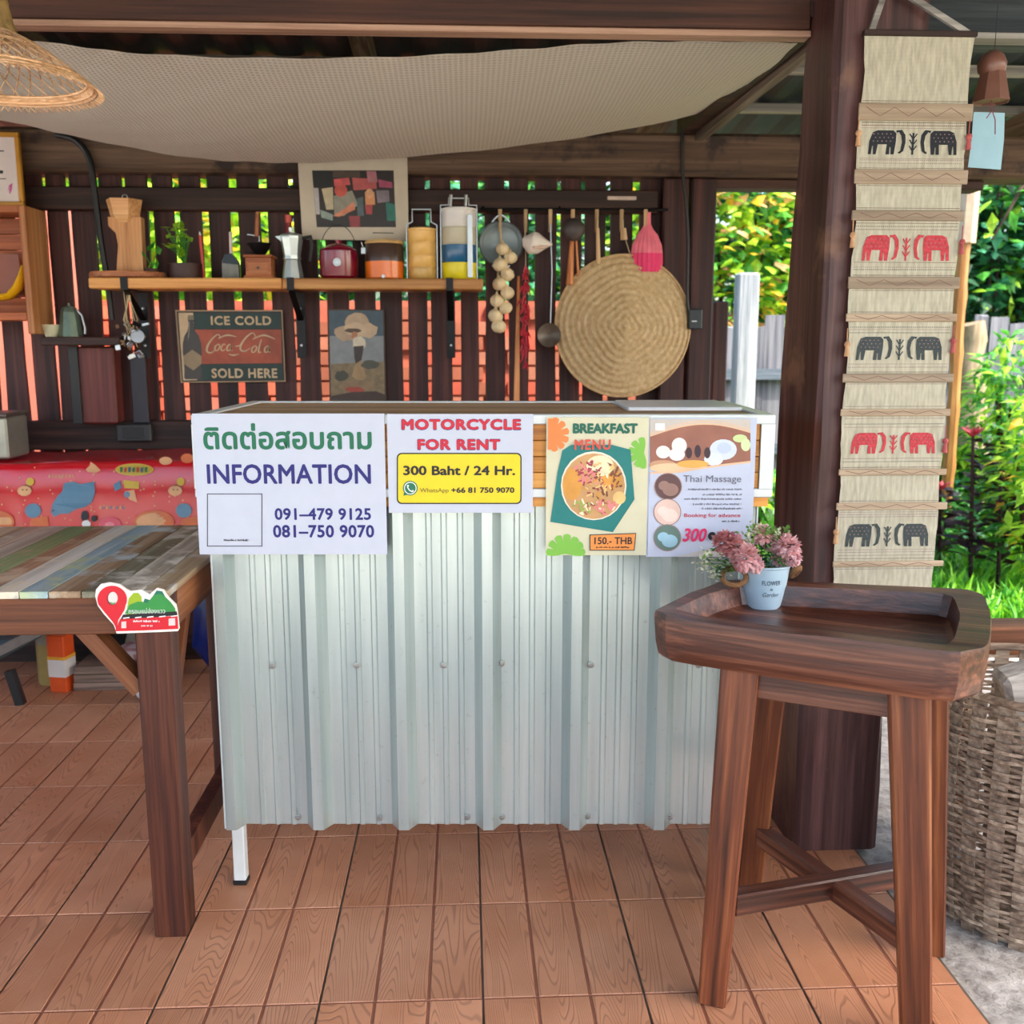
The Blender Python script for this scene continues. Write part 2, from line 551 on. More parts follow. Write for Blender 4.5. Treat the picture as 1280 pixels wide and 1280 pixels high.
for i in range(14):
    for j in range(-2, 7):
        c = Vector((GX0 - (i + 0.5) * TX, GY0 + (j + 0.5) * TY, 0))
        if first: o = t0; first = False
        else:
            o = t0.copy(); COL.objects.link(o); o.parent = floor
        o.location = c - fo
        o.rotation_euler = (random.uniform(-0.0012, 0.0012), random.uniform(-0.0012, 0.0012), 0)

# ---- concrete apron, garden ground, and unseen pale ground added to bounce light
def ground_mat(name, c1, c2, sc, bmp=0.5, rough=0.9):
    m, t, b = new_mat(name)
    mp = coords(t, rnd=False)
    n = noise_n(t, mp, sc, 8, 0.65)
    r = ramp(t, n.outputs['Fac'], [(0.35, S(*c1)), (0.65, S(*c2))])
    t.links.new(r.outputs[0], b.inputs['Base Color'])
    b.inputs['Roughness'].default_value = rough
    bump(t, b, n.outputs['Fac'], bmp, 0.02)
    return m
M_conc = ground_mat('pebbled_concrete', (134, 128, 122), (196, 192, 186), 30)
M_bounce = ground_mat('pale_bounce_ground', (176, 168, 152), (226, 220, 206), 14)
mb = MB(); mb.b2(-12, 12, -14, -3.004, -0.12, -0.03)  # unseen pale ground behind the camera, added to bounce sunlight up to the canopy
tag(mb.build('front_bounce_ground', M_bounce), kind='structure')
mb = MB(); mb.b2(-12, -3.304, -3.0, 6, -0.12, -0.03)  # same added reflector ground, out of view on the left
tag(mb.build('side_bounce_ground', M_bounce), kind='structure')
M_soil = ground_mat('garden_soil', (70, 70, 44), (110, 104, 66), 6)
mb = MB(); mb.b2(0.94, 2.35, -1.0, 3.9, -0.09, -0.014)
tag(mb.build('concrete_apron', M_conc), kind='structure')
mb = MB(); mb.b2(-3.3, 0.935, -3.0, 1.652 - TY * 2 - 0.004, -0.09, -0.012)
tag(mb.build('front_paving', M_conc), kind='structure')
mb = MB()
mb.add([(-30, -20, -0.1), (30, -20, -0.1), (30, 30, -0.1), (-30, 30, -0.1)], [(0, 1, 2, 3)])
tag(mb.build('ground', M_soil, origin=(0, 0, -0.1)), kind='structure')

# ---- back wall of gapped boards
WY = 3.70
mb = MB(); mb.b2(-3.35, 0.93, WY - 0.0, WY + 0.06, -0.02, 0.10)
wall = tag(mb.build('wall_back', M_railwood, origin=(0, WY, 0)), kind='structure')
rnd = random.Random(3)
plank_edges = []
x = -3.3
while x < 0.70:
    wd = 0.072 + rnd.uniform(-0.006, 0.008)
    gap = 0.0230 + rnd.uniform(-0.010, 0.007)
    plank_edges.append((x, x + wd))
    x += wd + gap
for a, b_ in plank_edges:
    top = 1.800
    mb = MB()
    n = 9
    th = 0.018 + rnd.uniform(-0.003, 0.004)
    yo = WY + rnd.uniform(0, 0.006)
    vs = []; fs = []
    for i in range(n):
        z = 0.05 + (top - 0.05) * i / (n - 1)
        l = a + rnd.uniform(-0.003, 0.003); r_ = b_ + rnd.uniform(-0.003, 0.003)
        vs += [(l, yo, z), (r_, yo, z), (r_, yo + th, z), (l, yo + th, z)]
    for i in range(n - 1):
        for k in range(4):
            fs.append((i * 4 + k, i * 4 + (k + 1) % 4, i * 4 + 4 + (k + 1) % 4, i * 4 + 4 + k))
    fs += [(3, 2, 1, 0), tuple((n - 1) * 4 + k for k in range(4))]
    mb.add(vs, fs)
    mb.build('plank', M_wallwood, wall)
# rails
def rail(py0, py1, x0, x1, y0=3.655, y1=3.698, name='rail', m=None):
    z1 = at(400, py0, y0).z; z0 = at(400, py1, y0).z
    mb = MB(); mb.b2(x0, x1, y0, y1, z0, z1, bev=0.004)
    return mb.build(name, m or M_railwood, wall)
rail(235, 264, -3.3, 0.70)
rail(525, 561, -3.3, 0.70)
# beam on top of the wall, running on across the open bay
mb = MB()
z1 = at(890, 166, 3.62).z; z0 = at(890, 220, 3.62).z
mb.b2(-3.4, 3.1, 3.62, 3.78, z0, z1, bev=0.012)
tag(mb.build('wall_beam', M_beamwood, origin=(0, 3.7, z0)), kind='structure')
mb = MB(); mb.b2(0.90, 1.9, 3.66, 3.76, z0 - 0.035, z0 - 0.002, bev=0.004)
tag(mb.build('trim_1', M_railwood), kind='structure')
# jamb boards of the opening
for (pa, pb) in ((826, 857), (861, 891)):
    xa = at(pa, 400, 3.64).x; xb = at(pb, 400, 3.64).x
    mb = MB(); mb.b2(xa, xb, 3.64, 3.76, 0, z0 - 0.003, bev=0.006)
    tag(mb.build('trim_2' if pa < 850 else 'trim_3', M_wallwood), kind='structure')

# ---- front beam, rafters, roof
mb = MB()
zb = 1.875
mb.b2(-3.4, 0.775, 2.306, 2.375, zb + .012, zb + 0.20, bev=0.004)
tag(mb.build('front_beam', M_frontbeam, origin=(0, 2.34, zb)), kind='structure')
mb = MB(); mb.b2(-3.4, 0.775, 2.300, 2.345, zb - 0.002, zb + 0.011, bev=0.002)
tag(mb.build('trim_4', wood('pale_edge_wood', (104, 76, 62), (150, 116, 96), (180, 146, 124), 'x', 0.6, 0.5)), kind='structure')
mb = MB(); mb.b2(0.985, 3.1, 2.285, 2.41, zb + 0.0, zb + 0.12, bev=0.004)
tag(mb.build('side_beam', wood('grey_beam_wood', (30, 38, 44), (56, 64, 68), (96, 100, 100), 'x', 0.7, 0.5), origin=(2, 2.34, zb)), kind='structure')
M_greyx = wood('pale_batten_wood', (96, 92, 88), (146, 142, 136), (182, 178, 170), 'x', 0.7, 0.5)
for k, zz in enumerate((zb - 0.014, zb + 0.125)):
    mb = MB(); mb.b2(1.0, 3.1, 2.262 - 0.01 * (1 - k), 2.30, zz, zz + 0.012)
    tag(mb.build('trim_%d' % (5 + k), M_greyx), kind='structure')
def roofz(y): return 2.33 - 0.095 * (y - 1.2)
RX0, RX1, RY0, RY1 = -3.6, 3.2, -1.4, 4.25  # out-of-view front and right overhang sized to hold sun and sky off floor
for i, xx in enumerate((-3.3, -2.3, -1.3, -0.3, 0.72, 1.45, 2.15, 2.9)):
    mb = MB()
    mb.bar((xx, RY0, roofz(RY0) - 0.055), (xx, RY1, roofz(RY1) - 0.055), 0.09, 0.05)
    tag(mb.build('rafter', M_beamy, origin=(xx, 2.5, roofz(2.5))), kind='structure')
for i in range(14):
    y = RY0 + 0.08 + i * 0.40
    mb = MB(); mb.b2(RX0, RX1, y, y + 0.04, roofz(y) - 0.008, roofz(y) + 0.022)
    tag(mb.build('roof_batten', M_greyx, origin=(0, y, roofz(y))), kind='structure')
# tie beam running back from the post
mb = MB(); mb.bar((0.80, 2.30, 1.965), (0.80, 3.70, 1.985), 0.10, 0.06, side=(0, 0, 1))
tag(mb.build('tie_beam', M_railwood, origin=(0.8, 3, 1.93)), kind='structure')
mb = MB(); mb.bar((0.862, 2.36, 1.925), (0.835, 3.62, 1.925), 0.035, 0.03, side=(0, 0, 1))
tag(mb.build('trim_7', M_beamy, origin=(0.85, 3, 1.9)), kind='structure')
# roof sheet: a folded surface of its own thickness
mb = MB(); vs = []; fs = []
n = 170
for i in range(n + 1):
    xx = RX0 + (RX1 - RX0) * i / n
    h = (0, 0.014, 0.014, 0)[i % 4]
    for y in (RY0 - 0.1, RY1 + 0.1):
        vs.append((xx, y, roofz(y) + 0.024 + h)); vs.append((xx, y, roofz(y) + 0.027 + h))
for i in range(n):
    a = i * 4; c = a + 4
    fs += [(a, a + 2, c + 2, c), (a + 1, c + 1, c + 3, a + 3), (a, c, c + 1, a + 1), (a + 2, a + 3, c + 3, c + 2)]
mb.add(vs, fs)
tag(mb.build('ceiling', flat((52, 60, 68), 0.6, 0.1, 0.25, 5), origin=(0, 2.5, 2.2)), kind='structure')

# ---- post
def post_mesh():
    mb = MB()
    x0, x1, y0, y1 = 0.779, 0.980, 2.155, 2.43
    n = 12; vs = []; fs = []
    rr = random.Random(5)
    for i in range(n + 1):
        z = 1.95 * i / n
        j = [rr.uniform(-0.004, 0.004) for _ in range(8)]
        c = 0.012; y1 = 2.43 - 0.085 * max(0, (z - 1.0) / .9)
        pts = [(x0 + c, y0 + j[0]), (x1 - c, y0 + j[1]), (x1 + j[2], y0 + c), (x1 + j[3], y1 - c), (x1 - c, y1 + j[4]), (x0 + c, y1 + j[5]), (x0 + j[6], y1 - c), (x0 + j[7], y0 + c)]
        vs += [(p[0], p[1], z) for p in pts]
    for i in range(n):
        for k in range(8):
            fs.append((i * 8 + k, i * 8 + (k + 1) % 8, i * 8 + 8 + (k + 1) % 8, i * 8 + 8 + k))
    fs += [tuple(range(7, -1, -1)), tuple(n * 8 + k for k in range(8))]
    return mb.add(vs, fs)
po = tag(post_mesh().build('trim_8', M_postwood), kind='structure')

# ================================================================== OUTSIDE
# coral painted brick wall seen through the gaps
M_brick = []
for c in ((196, 92, 66), (206, 104, 76), (178, 80, 58), (200, 116, 96), (150, 84, 60), (168, 104, 80)):  # last two, duller, put shade into the colour of the right-hand bricks
    M_brick.append(flat(c, 0.8, 0, 0.12, 12))
bw = thing('brick_wall', 'coral and orange brick garden wall seen through the gaps behind the shelf', 'wall', (-1.0, 5.25, -0.05))
mb = MB(); mb.b2(-3.6, 0.9, 5.25, 5.38, -0.05, 1.42)
mb.build('mortar_core', flat((176, 92, 70), 0.9, 0, 0.2, 8), bw)
mb = MB(); mb.b2(-3.9, -1.87, 5.10, 5.20, -0.05, 1.86)
mb.build('tall_panel', flat((226, 120, 100), 0.8, 0, 0.1, 6), bw)
br = MB(); rr = random.Random(11)
z = 0.0; row = 0
while z < 1.40:
    x = -3.6 + (0.11 if row % 2 else 0)
    while x < 0.85:
        if not (x > -.8 and rr.random() < .22): br.b2(x, x + 0.21, 5.225 + rr.uniform(0, 0.006), 5.262, z, z + 0.065, mi=rr.choice((0, 0, 1, 1, 2, 3)) if x < -.9 else rr.choice((4, 5, 4, 2)))
        x += 0.225
    z += 0.078; row += 1
tag(br.build('bricks', M_brick, bw), kind='stuff')
# grey picket fence, each picket a part
FY = 7.0
fx0, fx1 = 1.25, 6.2
M_fence = wood('weathered_fence_wood', (62, 64, 72), (98, 100, 108), (130, 130, 134), 'z', 0.8, 0.6)
fence = thing('picket_fence', 'weathered grey board fence across the back of the garden', 'fence', ((fx0 + fx1) / 2, FY, 0))
rr = random.Random(21)
x = fx0
while x < fx1:
    wd = rr.uniform(0.085, 0.14); h = 1.36 + rr.uniform(-0.05, 0.05)
    mb = MB(); l = rr.uniform(-0.015, 0.015)
    y = FY + rr.uniform(-0.01, 0.01)
    mb.add([(x, y, -0.08), (x + wd, y, -0.08), (x + wd, y + .02, -0.08), (x, y + .02, -0.08),
            (x + l, y, h), (x + wd + l, y, h + rr.uniform(-.02, .02)), (x + wd + l, y + .02, h), (x + l, y + .02, h)],
           [(0, 3, 2, 1), (4, 5, 6, 7), (0, 1, 5, 4), (1, 2, 6, 5), (2, 3, 7, 6), (3, 0, 4, 7)])
    mb.build('picket', M_fence, fence)
    x += wd + rr.uniform(0.006, 0.022)
for zz in (0.42, 0.95):
    mb = MB(); mb.b2(fx0, fx1, FY - 0.06, FY - 0.012, zz, zz + 0.075)
    mb.build('rail', wood('fence_rail_wood', (60, 72, 84), (86, 98, 110), (112, 122, 132), 'x', 0.8), fence)
def obj1(mb, name, m, label, cat, group=None, smooth=False, kind=None, origin=None):
    o = mb.build(name, m, None, smooth, origin=origin)
    return tag(o, label, cat, group, kind)
p = at(928, 500, 6.3)
mb = MB(); mb.box((p.x, 6.3, 0.78), (0.135, 0.11, 1.72), bev=0.012)
obj1(mb, 'fence_post', wood('pale_post_wood', (92, 98, 104), (128, 134, 138), (160, 164, 164), 'z', 0.8), 'thick pale fence post standing in the wall opening view', 'post')
p = at(896, 500, 4.3)
mb = MB(); mb.box((p.x, 4.3, 0.64), (0.062, 0.06, 1.48), bev=0.006)
obj1(mb, 'garden_post', M_wallwood, 'short dark post outside beside the wall opening jamb', 'post')
# bamboo pole
pole = thing('bamboo_pole', 'tall tan bamboo pole propped up in the garden', 'pole', (at(1186, 560, 5.4).x, 5.4, -0.1))
a = at(1186, 560, 5.4); b_ = at(1215, 218, 5.4)
a = a + (a - b_) * ((a.z + 0.1) / (b_.z - a.z)); 
mid = a.lerp(b_, 0.85)
mb = MB(); pts = []; rs = []
for i in range(25):
    t_ = i / 24
    pts.append(a.lerp(mid, t_) + Vector((math.sin(t_ * 5) * 0.01, 0, 0))); rs.append(0.033 + (0.006 if i % 4 == 0 else 0))
mb.tube(pts, rs, 8)
mb.build('cane', wood('bamboo_tan', (130, 84, 40), (164, 114, 62), (190, 142, 88), 'z', 0.5), pole, True)
mb = MB(); mb.tube([mid - Vector((0, 0, 0.03)), b_], 0.05, 8)
mb.build('pipe_sleeve', flat((180, 158, 130), 0.6, 0, 0.1), pole, True)
# pale tree trunk by the fence
mb = MB(); pts = []; rs = []
a = at(1218, 590, 6.6); b_ = at(1212, 405, 6.6); a.z = -0.1
for i in range(14):
    t_ = i / 13
    pts.append(a.lerp(b_, t_) + Vector((math.sin(i * 1.7) * .02, 0, 0))); rs.append(0.13 - 0.04 * t_ + 0.012 * math.sin(i * 2.1))
mb.tube(pts, rs, 10)
obj1(mb, 'tree_trunk', wood('pale_bark', (100, 86, 66), (140, 122, 98), (166, 150, 124), 'z', 0.8, 0.5), 'pale bare tree trunk standing against the grey fence', 'trunk', smooth=True)

# ---- foliage
G = {'lime': leaf_mat('lime_leaves', (134, 190, 40), (190, 228, 70), 0.4),
     'green': leaf_mat('green_leaves', (54, 130, 44), (100, 180, 70), 0.35),
     'teal': leaf_mat('teal_green_leaves', (40, 110, 76), (78, 160, 112), 0.3),
     'dark': leaf_mat('dark_leaves', (22, 60, 40), (44, 96, 60), 0.2),
     'maroon': leaf_mat('maroon_leaves', (36, 20, 34), (74, 34, 50), 0.15),
     'red': leaf_mat('red_leaf_tips', (170, 40, 60), (214, 80, 90), 0.3),
     'yellow': leaf_mat('yellow_blossom', (240, 180, 40), (250, 210, 80), 0.3),
     'peach': leaf_mat('peach_blossom', (240, 160, 110), (250, 200, 150), 0.3),
     'grass': leaf_mat('grass_blades', (88, 170, 36), (150, 214, 60), 0.4)}
def leaf(mb, c, L, W, d, mi, rr, droop=0.3):
    """one pointed, folded leaf of six vertices"""
    d = d.normalized()
    up = Vector((rr.uniform(-.5, .5), rr.uniform(-.5, .5), 1))
    s_ = d.cross(up).normalized()
    nn = s_.cross(d).normalized()
    a = c; m1 = c + d * L * .45 + nn * L * 0.06; e = c + d * L - nn * L * droop * .5
    mb.add([a, m1 + s_ * W / 2 - nn * W * .12, e, m1 - s_ * W / 2 - nn * W * .12, m1], [(0, 1, 4), (4, 1, 2), (0, 4, 3), (4, 2, 3)], mi)
def bush(name, label, cat, c, rx, ry, rz_, n, L, mats, seed, group=None, stem=True, W=.5, shell=0.35):
    rr = random.Random(seed)
    root = thing(name, label, cat, (c[0], c[1], -0.1), group=group)
    mb = MB()
    for i in range(n):
        while True:
            v = Vector((rr.uniform(-1, 1), rr.uniform(-1, 1), rr.uniform(-1, 1)))
            if shell < v.length < 1: break
        p = Vector(c) + Vector((v.x * rx, v.y * ry, v.z * rz_))
        if p.z < 0: continue
        d = Vector((v.x + rr.uniform(-.8, .8), v.y + rr.uniform(-.8, .8) - .3, rr.uniform(-.7, .5)))
        l = L * rr.uniform(.6, 1.3)
        leaf(mb, p, l, l * W, d, rr.choices(range(len(mats)), [m[1] for m in mats])[0], rr)
    tag(mb.build('foliage', [G[m[0]] for m in mats], root), kind='stuff')
    if stem:
        mb = MB()
        for k in range(5):
            e = Vector(c) + Vector((rr.uniform(-.6, .6) * rx, rr.uniform(-.4, .4) * ry, rr.uniform(0, .5) * rz_))
            b0 = Vector((c[0] + rr.uniform(-.1, .1) * rx, c[1], -0.1))
            mb.tube([b0, b0.lerp(e, .5) + Vector((rr.uniform(-.05, .05), 0, 0)), e], [0.025, 0.018, 0.008], 5)
        mb.build('stem', M_wallwood, root)
    return root
hg = 'tall hedge shrubs beyond the fence'
mixA = [('teal', 4), ('green', 3), ('dark', 4), ('lime', 1)]
mixB = [('lime', 5), ('green', 3), ('yellow', 1.2), ('peach', 1.2)]
hedge = [(-3.2, 8.0, 1.9, 1.3, mixB, 'lime leaved bush behind the left end of the shelf wall'),
         (-1.9, 6.6, 1.75, 0.9, [('lime', 8), ('yellow', 2), ('green', 1)], 'sunlit lime bush showing through the gaps above the tin sign'),
         (0.2, 8.0, 1.5, 1.1, mixA, 'dark leafy bush showing in the gaps beside the straw hat'),
         (2.05, 7.7, 1.9, 0.95, mixB, 'yellow and lime flowering shrub filling the wall opening'),
         (3.3, 8.2, 1.9, 1.0, mixA, 'dark leafy shrub above the fence between post and textile'),
         (4.15, 7.8, 1.85, 0.95, mixA, 'teal green creeper shrub just right of the textile above the fence'),
         (5.2, 8.0, 1.9, 1.0, mixA, 'deep green shrub above the fence behind the wind chime'),
         (6.6, 8.3, 1.9, 1.1, mixA, 'deep green shrub past the far end of the fence')]
for i, (x, y, z, r_, mx, lb) in enumerate(hedge):
    bush('hedge_shrub', lb, 'shrub', (x, y, z), r_, 0.6, 1.15, 2600, 0.16, mx, 100 + i, W=.55, shell=0.1)
# back row of trees closes the view
for i, x in enumerate((-6, -3.6, -1.2, 1.2, 3.6, 6.0, 8.4)):
    bush('garden_tree', ('broad dark green tree at the far back of the garden'), 'tree', (x, 11.0, 2.6), 1.7, 0.9, 2.7, 1500, 0.36,
         [('dark', 5), ('teal', 3), ('green', 2)], 200 + i, group='far trees closing the garden', W=.6, shell=0.1)
# overhanging branch of large leaves, upper right
rr = random.Random(5)
br_ = thing('leafy_branch', 'low branch of large bright green leaves beside the wind chime card', 'branch', tuple(at(1270, 250, 4.6)))
mb = MB()
mb.tube([at(1330, 150, 4.7), at(1290, 210, 4.6), at(1262, 262, 4.6), at(1240, 300, 4.6)], [.014, .01, .007, .003], 6)
mb.build('twig', M_beamwood, br_, True)
for (px, py, dx, dz, mm) in ((1240, 250, -.5, -.3, 'lime'), (1240, 265, 0, -1, 'lime'), (1262, 262, .3, -.9, 'green'), (1268, 240, .8, .1, 'green'), (1244, 238, -.9, .1, 'green'), (1276, 262, .6, -.6, 'green'), (1270, 215, .9, .3, 'lime'), (1256, 228, -.7, .4, 'green'), (1250, 285, -.3, -.9, 'teal'), (1278, 200, .2, .8, 'lime')):
    mb = MB(); leaf(mb, at(px, py, 4.6), 0.115, 0.062, Vector((dx, -.25, dz)), 0, rr)
    mb.build('leaf', G[mm], br_)
# lower garden planting
def spike(px, py_top, py_bot, Y, seed, label, w_=0.15, tip='red', body='maroon'):
    """upright leafy plant: stem, whorls of leaves, coloured tip"""
    rr = random.Random(seed)
    a = at(px, py_bot, Y); b_ = at(px, py_top, Y)
    root = thing('upright_plant', label, 'plant', (a.x, Y, -0.1))
    mb = MB(); mb.tube([Vector((a.x, Y, -0.1)), Vector((b_.x, Y, b_.z - .03))], [.014, .008], 6)
    mb.build('stem', G[body], root)
    mb = MB(); h = b_.z - 0.05
    n = int(h / 0.012)
    for i in range(n):
        z = 0.12 + (h - 0.12) * i / n
        an = i * 2.4
        leaf(mb, Vector((a.x, Y, z)), w_ * rr.uniform(.8, 1.3) * (1.15 - .5 * i / n), 0.055, Vector((math.cos(an), math.sin(an), .35)), rr.choices((0, 1), (4, 1.2))[0], rr)
    tag(mb.build('foliage', [G[body], G['green']], root), kind='stuff')
    mb = MB()
    for i in range(12):
        an = i * 2.4
        leaf(mb, Vector((b_.x, Y, b_.z - .06)), 0.08, 0.025, Vector((math.cos(an), math.sin(an), 1.2)), 0, rr)
    mb.build('tip', G[tip], root)
spike(1217, 532, 700, 4.7, 1, 'tallest dark maroon plant with a red tip in front of the tree trunk')
spike(1176, 600, 700, 4.9, 2, 'short maroon plant with a red tip nearest the textile side of the trunk')
spike(1252, 590, 700, 4.6, 3, 'maroon plant with purple tip at the garden side of the tallest one', tip='maroon')
spike(1144, 610, 700, 5.4, 4, 'dark plant partly hidden by the hanging textile edge', tip='yellow')
low = [(1262, 520, 5.6, 0.22, 0.5, [('lime', 3), ('green', 4)], 'loose green shrub rising before the fence at the far side of the trunk'),
       (1190, 590, 5.9, 0.2, 0.14, [('lime', 4), ('green', 3)], 'small lime plant between the big blue-green leaf and the trunk'),
       (1150, 690, 5.6, 0.30, 0.22, [('green', 3), ('teal', 3), ('lime', 1)], 'low teal green plant cluster at the textile edge'),
       (1215, 660, 5.7, 0.36, 0.30, [('green', 3), ('teal', 5), ('lime', 1), ('red', .4)], 'bushy green plants around the maroon spikes'),
       (1318, 600, 4.5, 0.24, 0.50, [('lime', 5), ('green', 2), ('yellow', .4)], 'bright lime leafy plant with yellow blooms past the maroon spikes'),
       (1395, 560, 4.8, 0.36, 0.60, [('lime', 5), ('green', 2)], 'tall lime shrub at the open garden side'),
       (930, 610, 6.2, 0.40, 0.16, [('green', 3), ('lime', 3)], 'low green plants at the foot of the fence in the opening')]
for i, (px, py, Y, rx, rz_, mx, lb) in enumerate(low):
    c = at(px, py, Y)
    bush('garden_plant', lb, 'plant', (c.x, Y, max(c.z, rz_ * .8)), rx, 0.35, rz_, 900, 0.11, mx, 300 + i, W=.34, shell=0.0)
mb = MB(); rr = random.Random(9)
p0 = at(1143, 600, 4.6)
lf = thing('large_leaf_plant', 'single broad blue-green leaf rising beside the textile', 'plant', (p0.x, 4.6, -0.1))
mb.tube([Vector((p0.x, 4.6, -0.1)), p0], [.012, .006], 6); mb.build('stem', G['green'], lf)
mb = MB(); lp = [at(1143, 602, 4.6), at(1158, 590, 4.58), at(1170, 560, 4.6), at(1176, 528, 4.62), at(1160, 544, 4.62), at(1148, 568, 4.62)]
mb.add(lp + [at(1157, 570, 4.57)], [(i, (i + 1) % 6, 6) for i in range(6)]); mb.build('leaf', G['teal'], lf)
# lawn: blades as one countless mass
mb = MB(); rr = random.Random(31)
for i in range(30000):
    x = rr.uniform(1.3, 5.2); y = rr.uniform(3.95, 6.9)
    if x < 0.98: continue
    h = rr.uniform(0.05, 0.15); a = rr.uniform(0, 6.28)
    dx, dy = math.cos(a) * .005, math.sin(a) * .005
    lx, ly = rr.uniform(-.05, .05), rr.uniform(-.05, .05)
    mb.add([(x - dx, y - dy, -0.1), (x + dx, y + dy, -0.1), (x + lx, y + ly, -0.1 + h * 1.3)], [(0, 1, 2)], rr.choice((0, 0, 1)))
for (gx, gy, s_) in ((2.15, 4.1, .16), (2.5, 4.2, .2), (2.85, 4.3, .2), (2.35, 4.6, .2), (3.2, 4.5, .22), (1.9, 4.4, .16), (2.7, 4.9, .25), (3.3, 5.2, .25), (2.2, 5.1, .2), (3.8, 4.8, .25)):
    for k in range(420):
        p = Vector((gx + rr.gauss(0, s_ * .5), gy + rr.gauss(0, s_ * .5), -0.1 + rr.uniform(0, .1)))
        l = rr.uniform(.10, .2); leaf(mb, p, l, l * .12, Vector((rr.uniform(-1, 1), rr.uniform(-1, 1), 1.3)), rr.choice((0, 0, 1)), rr)
tag(mb.build('grass', [G['grass'], G['green']], origin=(3, 5.4, -0.1)), 'bright green grass growing between apron and fence', 'grass', kind='stuff')

# ================================================================== COUNTER
CO = Vector((-0.559, 2.036, 0))
counter = thing('reception_counter', 'white metal framed counter clad in corrugated sheet, with signs along its front', 'counter', CO, -YAW)
CM = WM[counter.name]
CUX = Vector((math.cos(YAW), -math.sin(YAW), 0))
class LocalPx:
    def __init__(s, off=0.0):
        s.p = Panel(CM @ Vector((0, off, 0)), CUX, counter)
    def x(s, px, py): return s.p.ab(px, py)[0]
    def z(s, py, px=600): return s.p.ab(px, py)[1]
LP = LocalPx()
CW = LP.x(970, 517)
CD = 0.49
CT = 1.058
zr1 = LP.z(611); zr0 = LP.z(622); zl0 = LP.z(634)
zc0 = LP.z(1040); zc1 = zl0 - 0.002
M_frame = flat((214, 220, 218), 0.35, 0.1, 0.05, 18)
mb = MB(); mb.M = CM
t_ = 0.028
# top band frame: front rails, uprights, side and back rails
mb.b2(0, CW, 0.0, t_, CT - 0.020, CT, bev=0.002)
mb.b2(0, CW, 0.0, t_, zr0, zr1, bev=0.002)
mb.b2(0, t_, 0.0, t_, zr1, CT - 0.020)
mb.b2(CW - t_, CW, 0.0, t_, zr1, CT - 0.020)
mb.b2(0, t_, t_, CD, CT - 0.020, CT); mb.b2(CW - t_, CW, t_, CD, CT - 0.020, CT)
mb.b2(0, t_, t_, CD, zr0, zr1); mb.b2(CW - t_, CW, t_, CD, zr0, zr1)
mb.b2(t_, CW - t_, CD - t_, CD, CT - 0.020, CT); mb.b2(t_, CW - t_, CD - t_, CD, zr0, zr1)
mb.build('top_frame', M_frame, counter)
for i, (xx, yy) in enumerate(((0.030, 0.045), (CW - 0.055, 0.045), (0.030, CD - 0.03), (CW - 0.055, CD - 0.03))):
    mb = MB(); mb.M = CM
    mb.box((xx + .013, yy, zr0 / 2 + 0.004), (0.027, 0.027, zr0 - 0.01), bev=0.002)
    lg = mb.build('leg', M_frame, counter)
    mb = MB(); mb.M = CM; mb.box((xx + .013, yy, 0.006), (0.031, 0.031, 0.012), bev=0.002)
    mb.build('foot_cap', M_black, lg)
# wood infill of the band (boards) and the lip under it
nb = 4
for i in range(nb):
    z0 = zr1 + (CT - 0.020 - zr1) * i / nb; z1 = zr1 + (CT - 0.020 - zr1) * (i + 1) / nb
    mb = MB(); mb.M = CM; mb.b2(t_ + 0.001, CW - t_ - 0.001, 0.006, 0.020, z0 + 0.0006, z1 - 0.0006, bev=0.0012)
    mb.build('board', M_pine, counter)
mb = MB(); mb.M = CM; mb.b2(0.006, CW - 0.006, 0.008, 0.03, zl0, zr0 - 0.0005)
mb.build('lip', M_pine, counter)
# side boards of the band
for xx in (0.004, CW - 0.018):
    mb = MB(); mb.M = CM; mb.b2(xx, xx + 0.014, t_ + 0.001, CD - t_ - .001, zr1 + 0.001, CT - 0.021)
    mb.build('side_board', M_pine, counter)
# worktop planks, inset; the far right piece is painted white
for i in range(6):
    y0 = t_ + (CD - 2 * t_) * i / 6; y1 = t_ + (CD - 2 * t_) * (i + 1) / 6
    mb = MB(); mb.M = CM; mb.b2(t_ + 0.001, CW * 0.76 if i > 1 else CW - t_ - .001, y0 + 0.0006, y1 - 0.0006, CT - 0.014, CT - 0.003, bev=0.001)
    mb.build('top_board', M_pinetop, counter)
mb = MB(); mb.M = CM; mb.b2(CW * 0.765, CW - t_ - 0.001, t_ + (CD - 2 * t_) / 3 + .001, CD - t_ - 0.001, CT - 0.014, CT + 0.004, bev=0.002)
mb.build('white_top_panel', M_white, counter)['label'] = 'white panel set in the worktop'
# corrugated sheet
def corr_mat():
    m, t, b = new_mat('corrugated_white_metal')
    mp = coords(t, (1, 1, 0.05), rnd=False)
    n = noise_n(t, mp, 26, 4)
    r = ramp(t, n.outputs['Fac'], [(0.3, S(172, 186, 184)), (0.7, S(198, 210, 206))])
    mp2 = coords(t, (1, 1, 1), rnd=False)
    n2 = noise_n(t, mp2, 60, 5, 0.7)
    r2 = ramp(t, n2.outputs['Fac'], [(0.62, (1, 1, 1, 1)), (0.72, (0.72, 0.70, 0.66, 1))])
    mm = t.nodes.new('ShaderNodeMix'); mm.data_type = 'RGBA'; mm.blend_type = 'MULTIPLY'; mm.inputs['Factor'].default_value = 0.7
    t.links.new(r.outputs[0], mm.inputs['A']); t.links.new(r2.outputs[0], mm.inputs['B'])
    t.links.new(mm.outputs['Result'], b.inputs['Base Color'])
    b.inputs['Roughness'].default_value = 0.26
    b.inputs['Metallic'].default_value = 0.55
    return m
M_corr = corr_mat()
cx0, cx1 = 0.026, CW - 0.022
ribs = [LP.x(px, 1042) for px in (291, 399, 506, 612, 720, 826)]
ribs.append(ribs[-1] + 0.187)
BASE, RIB = 0.038, 0.030
prof = [(cx0, 0.012)]
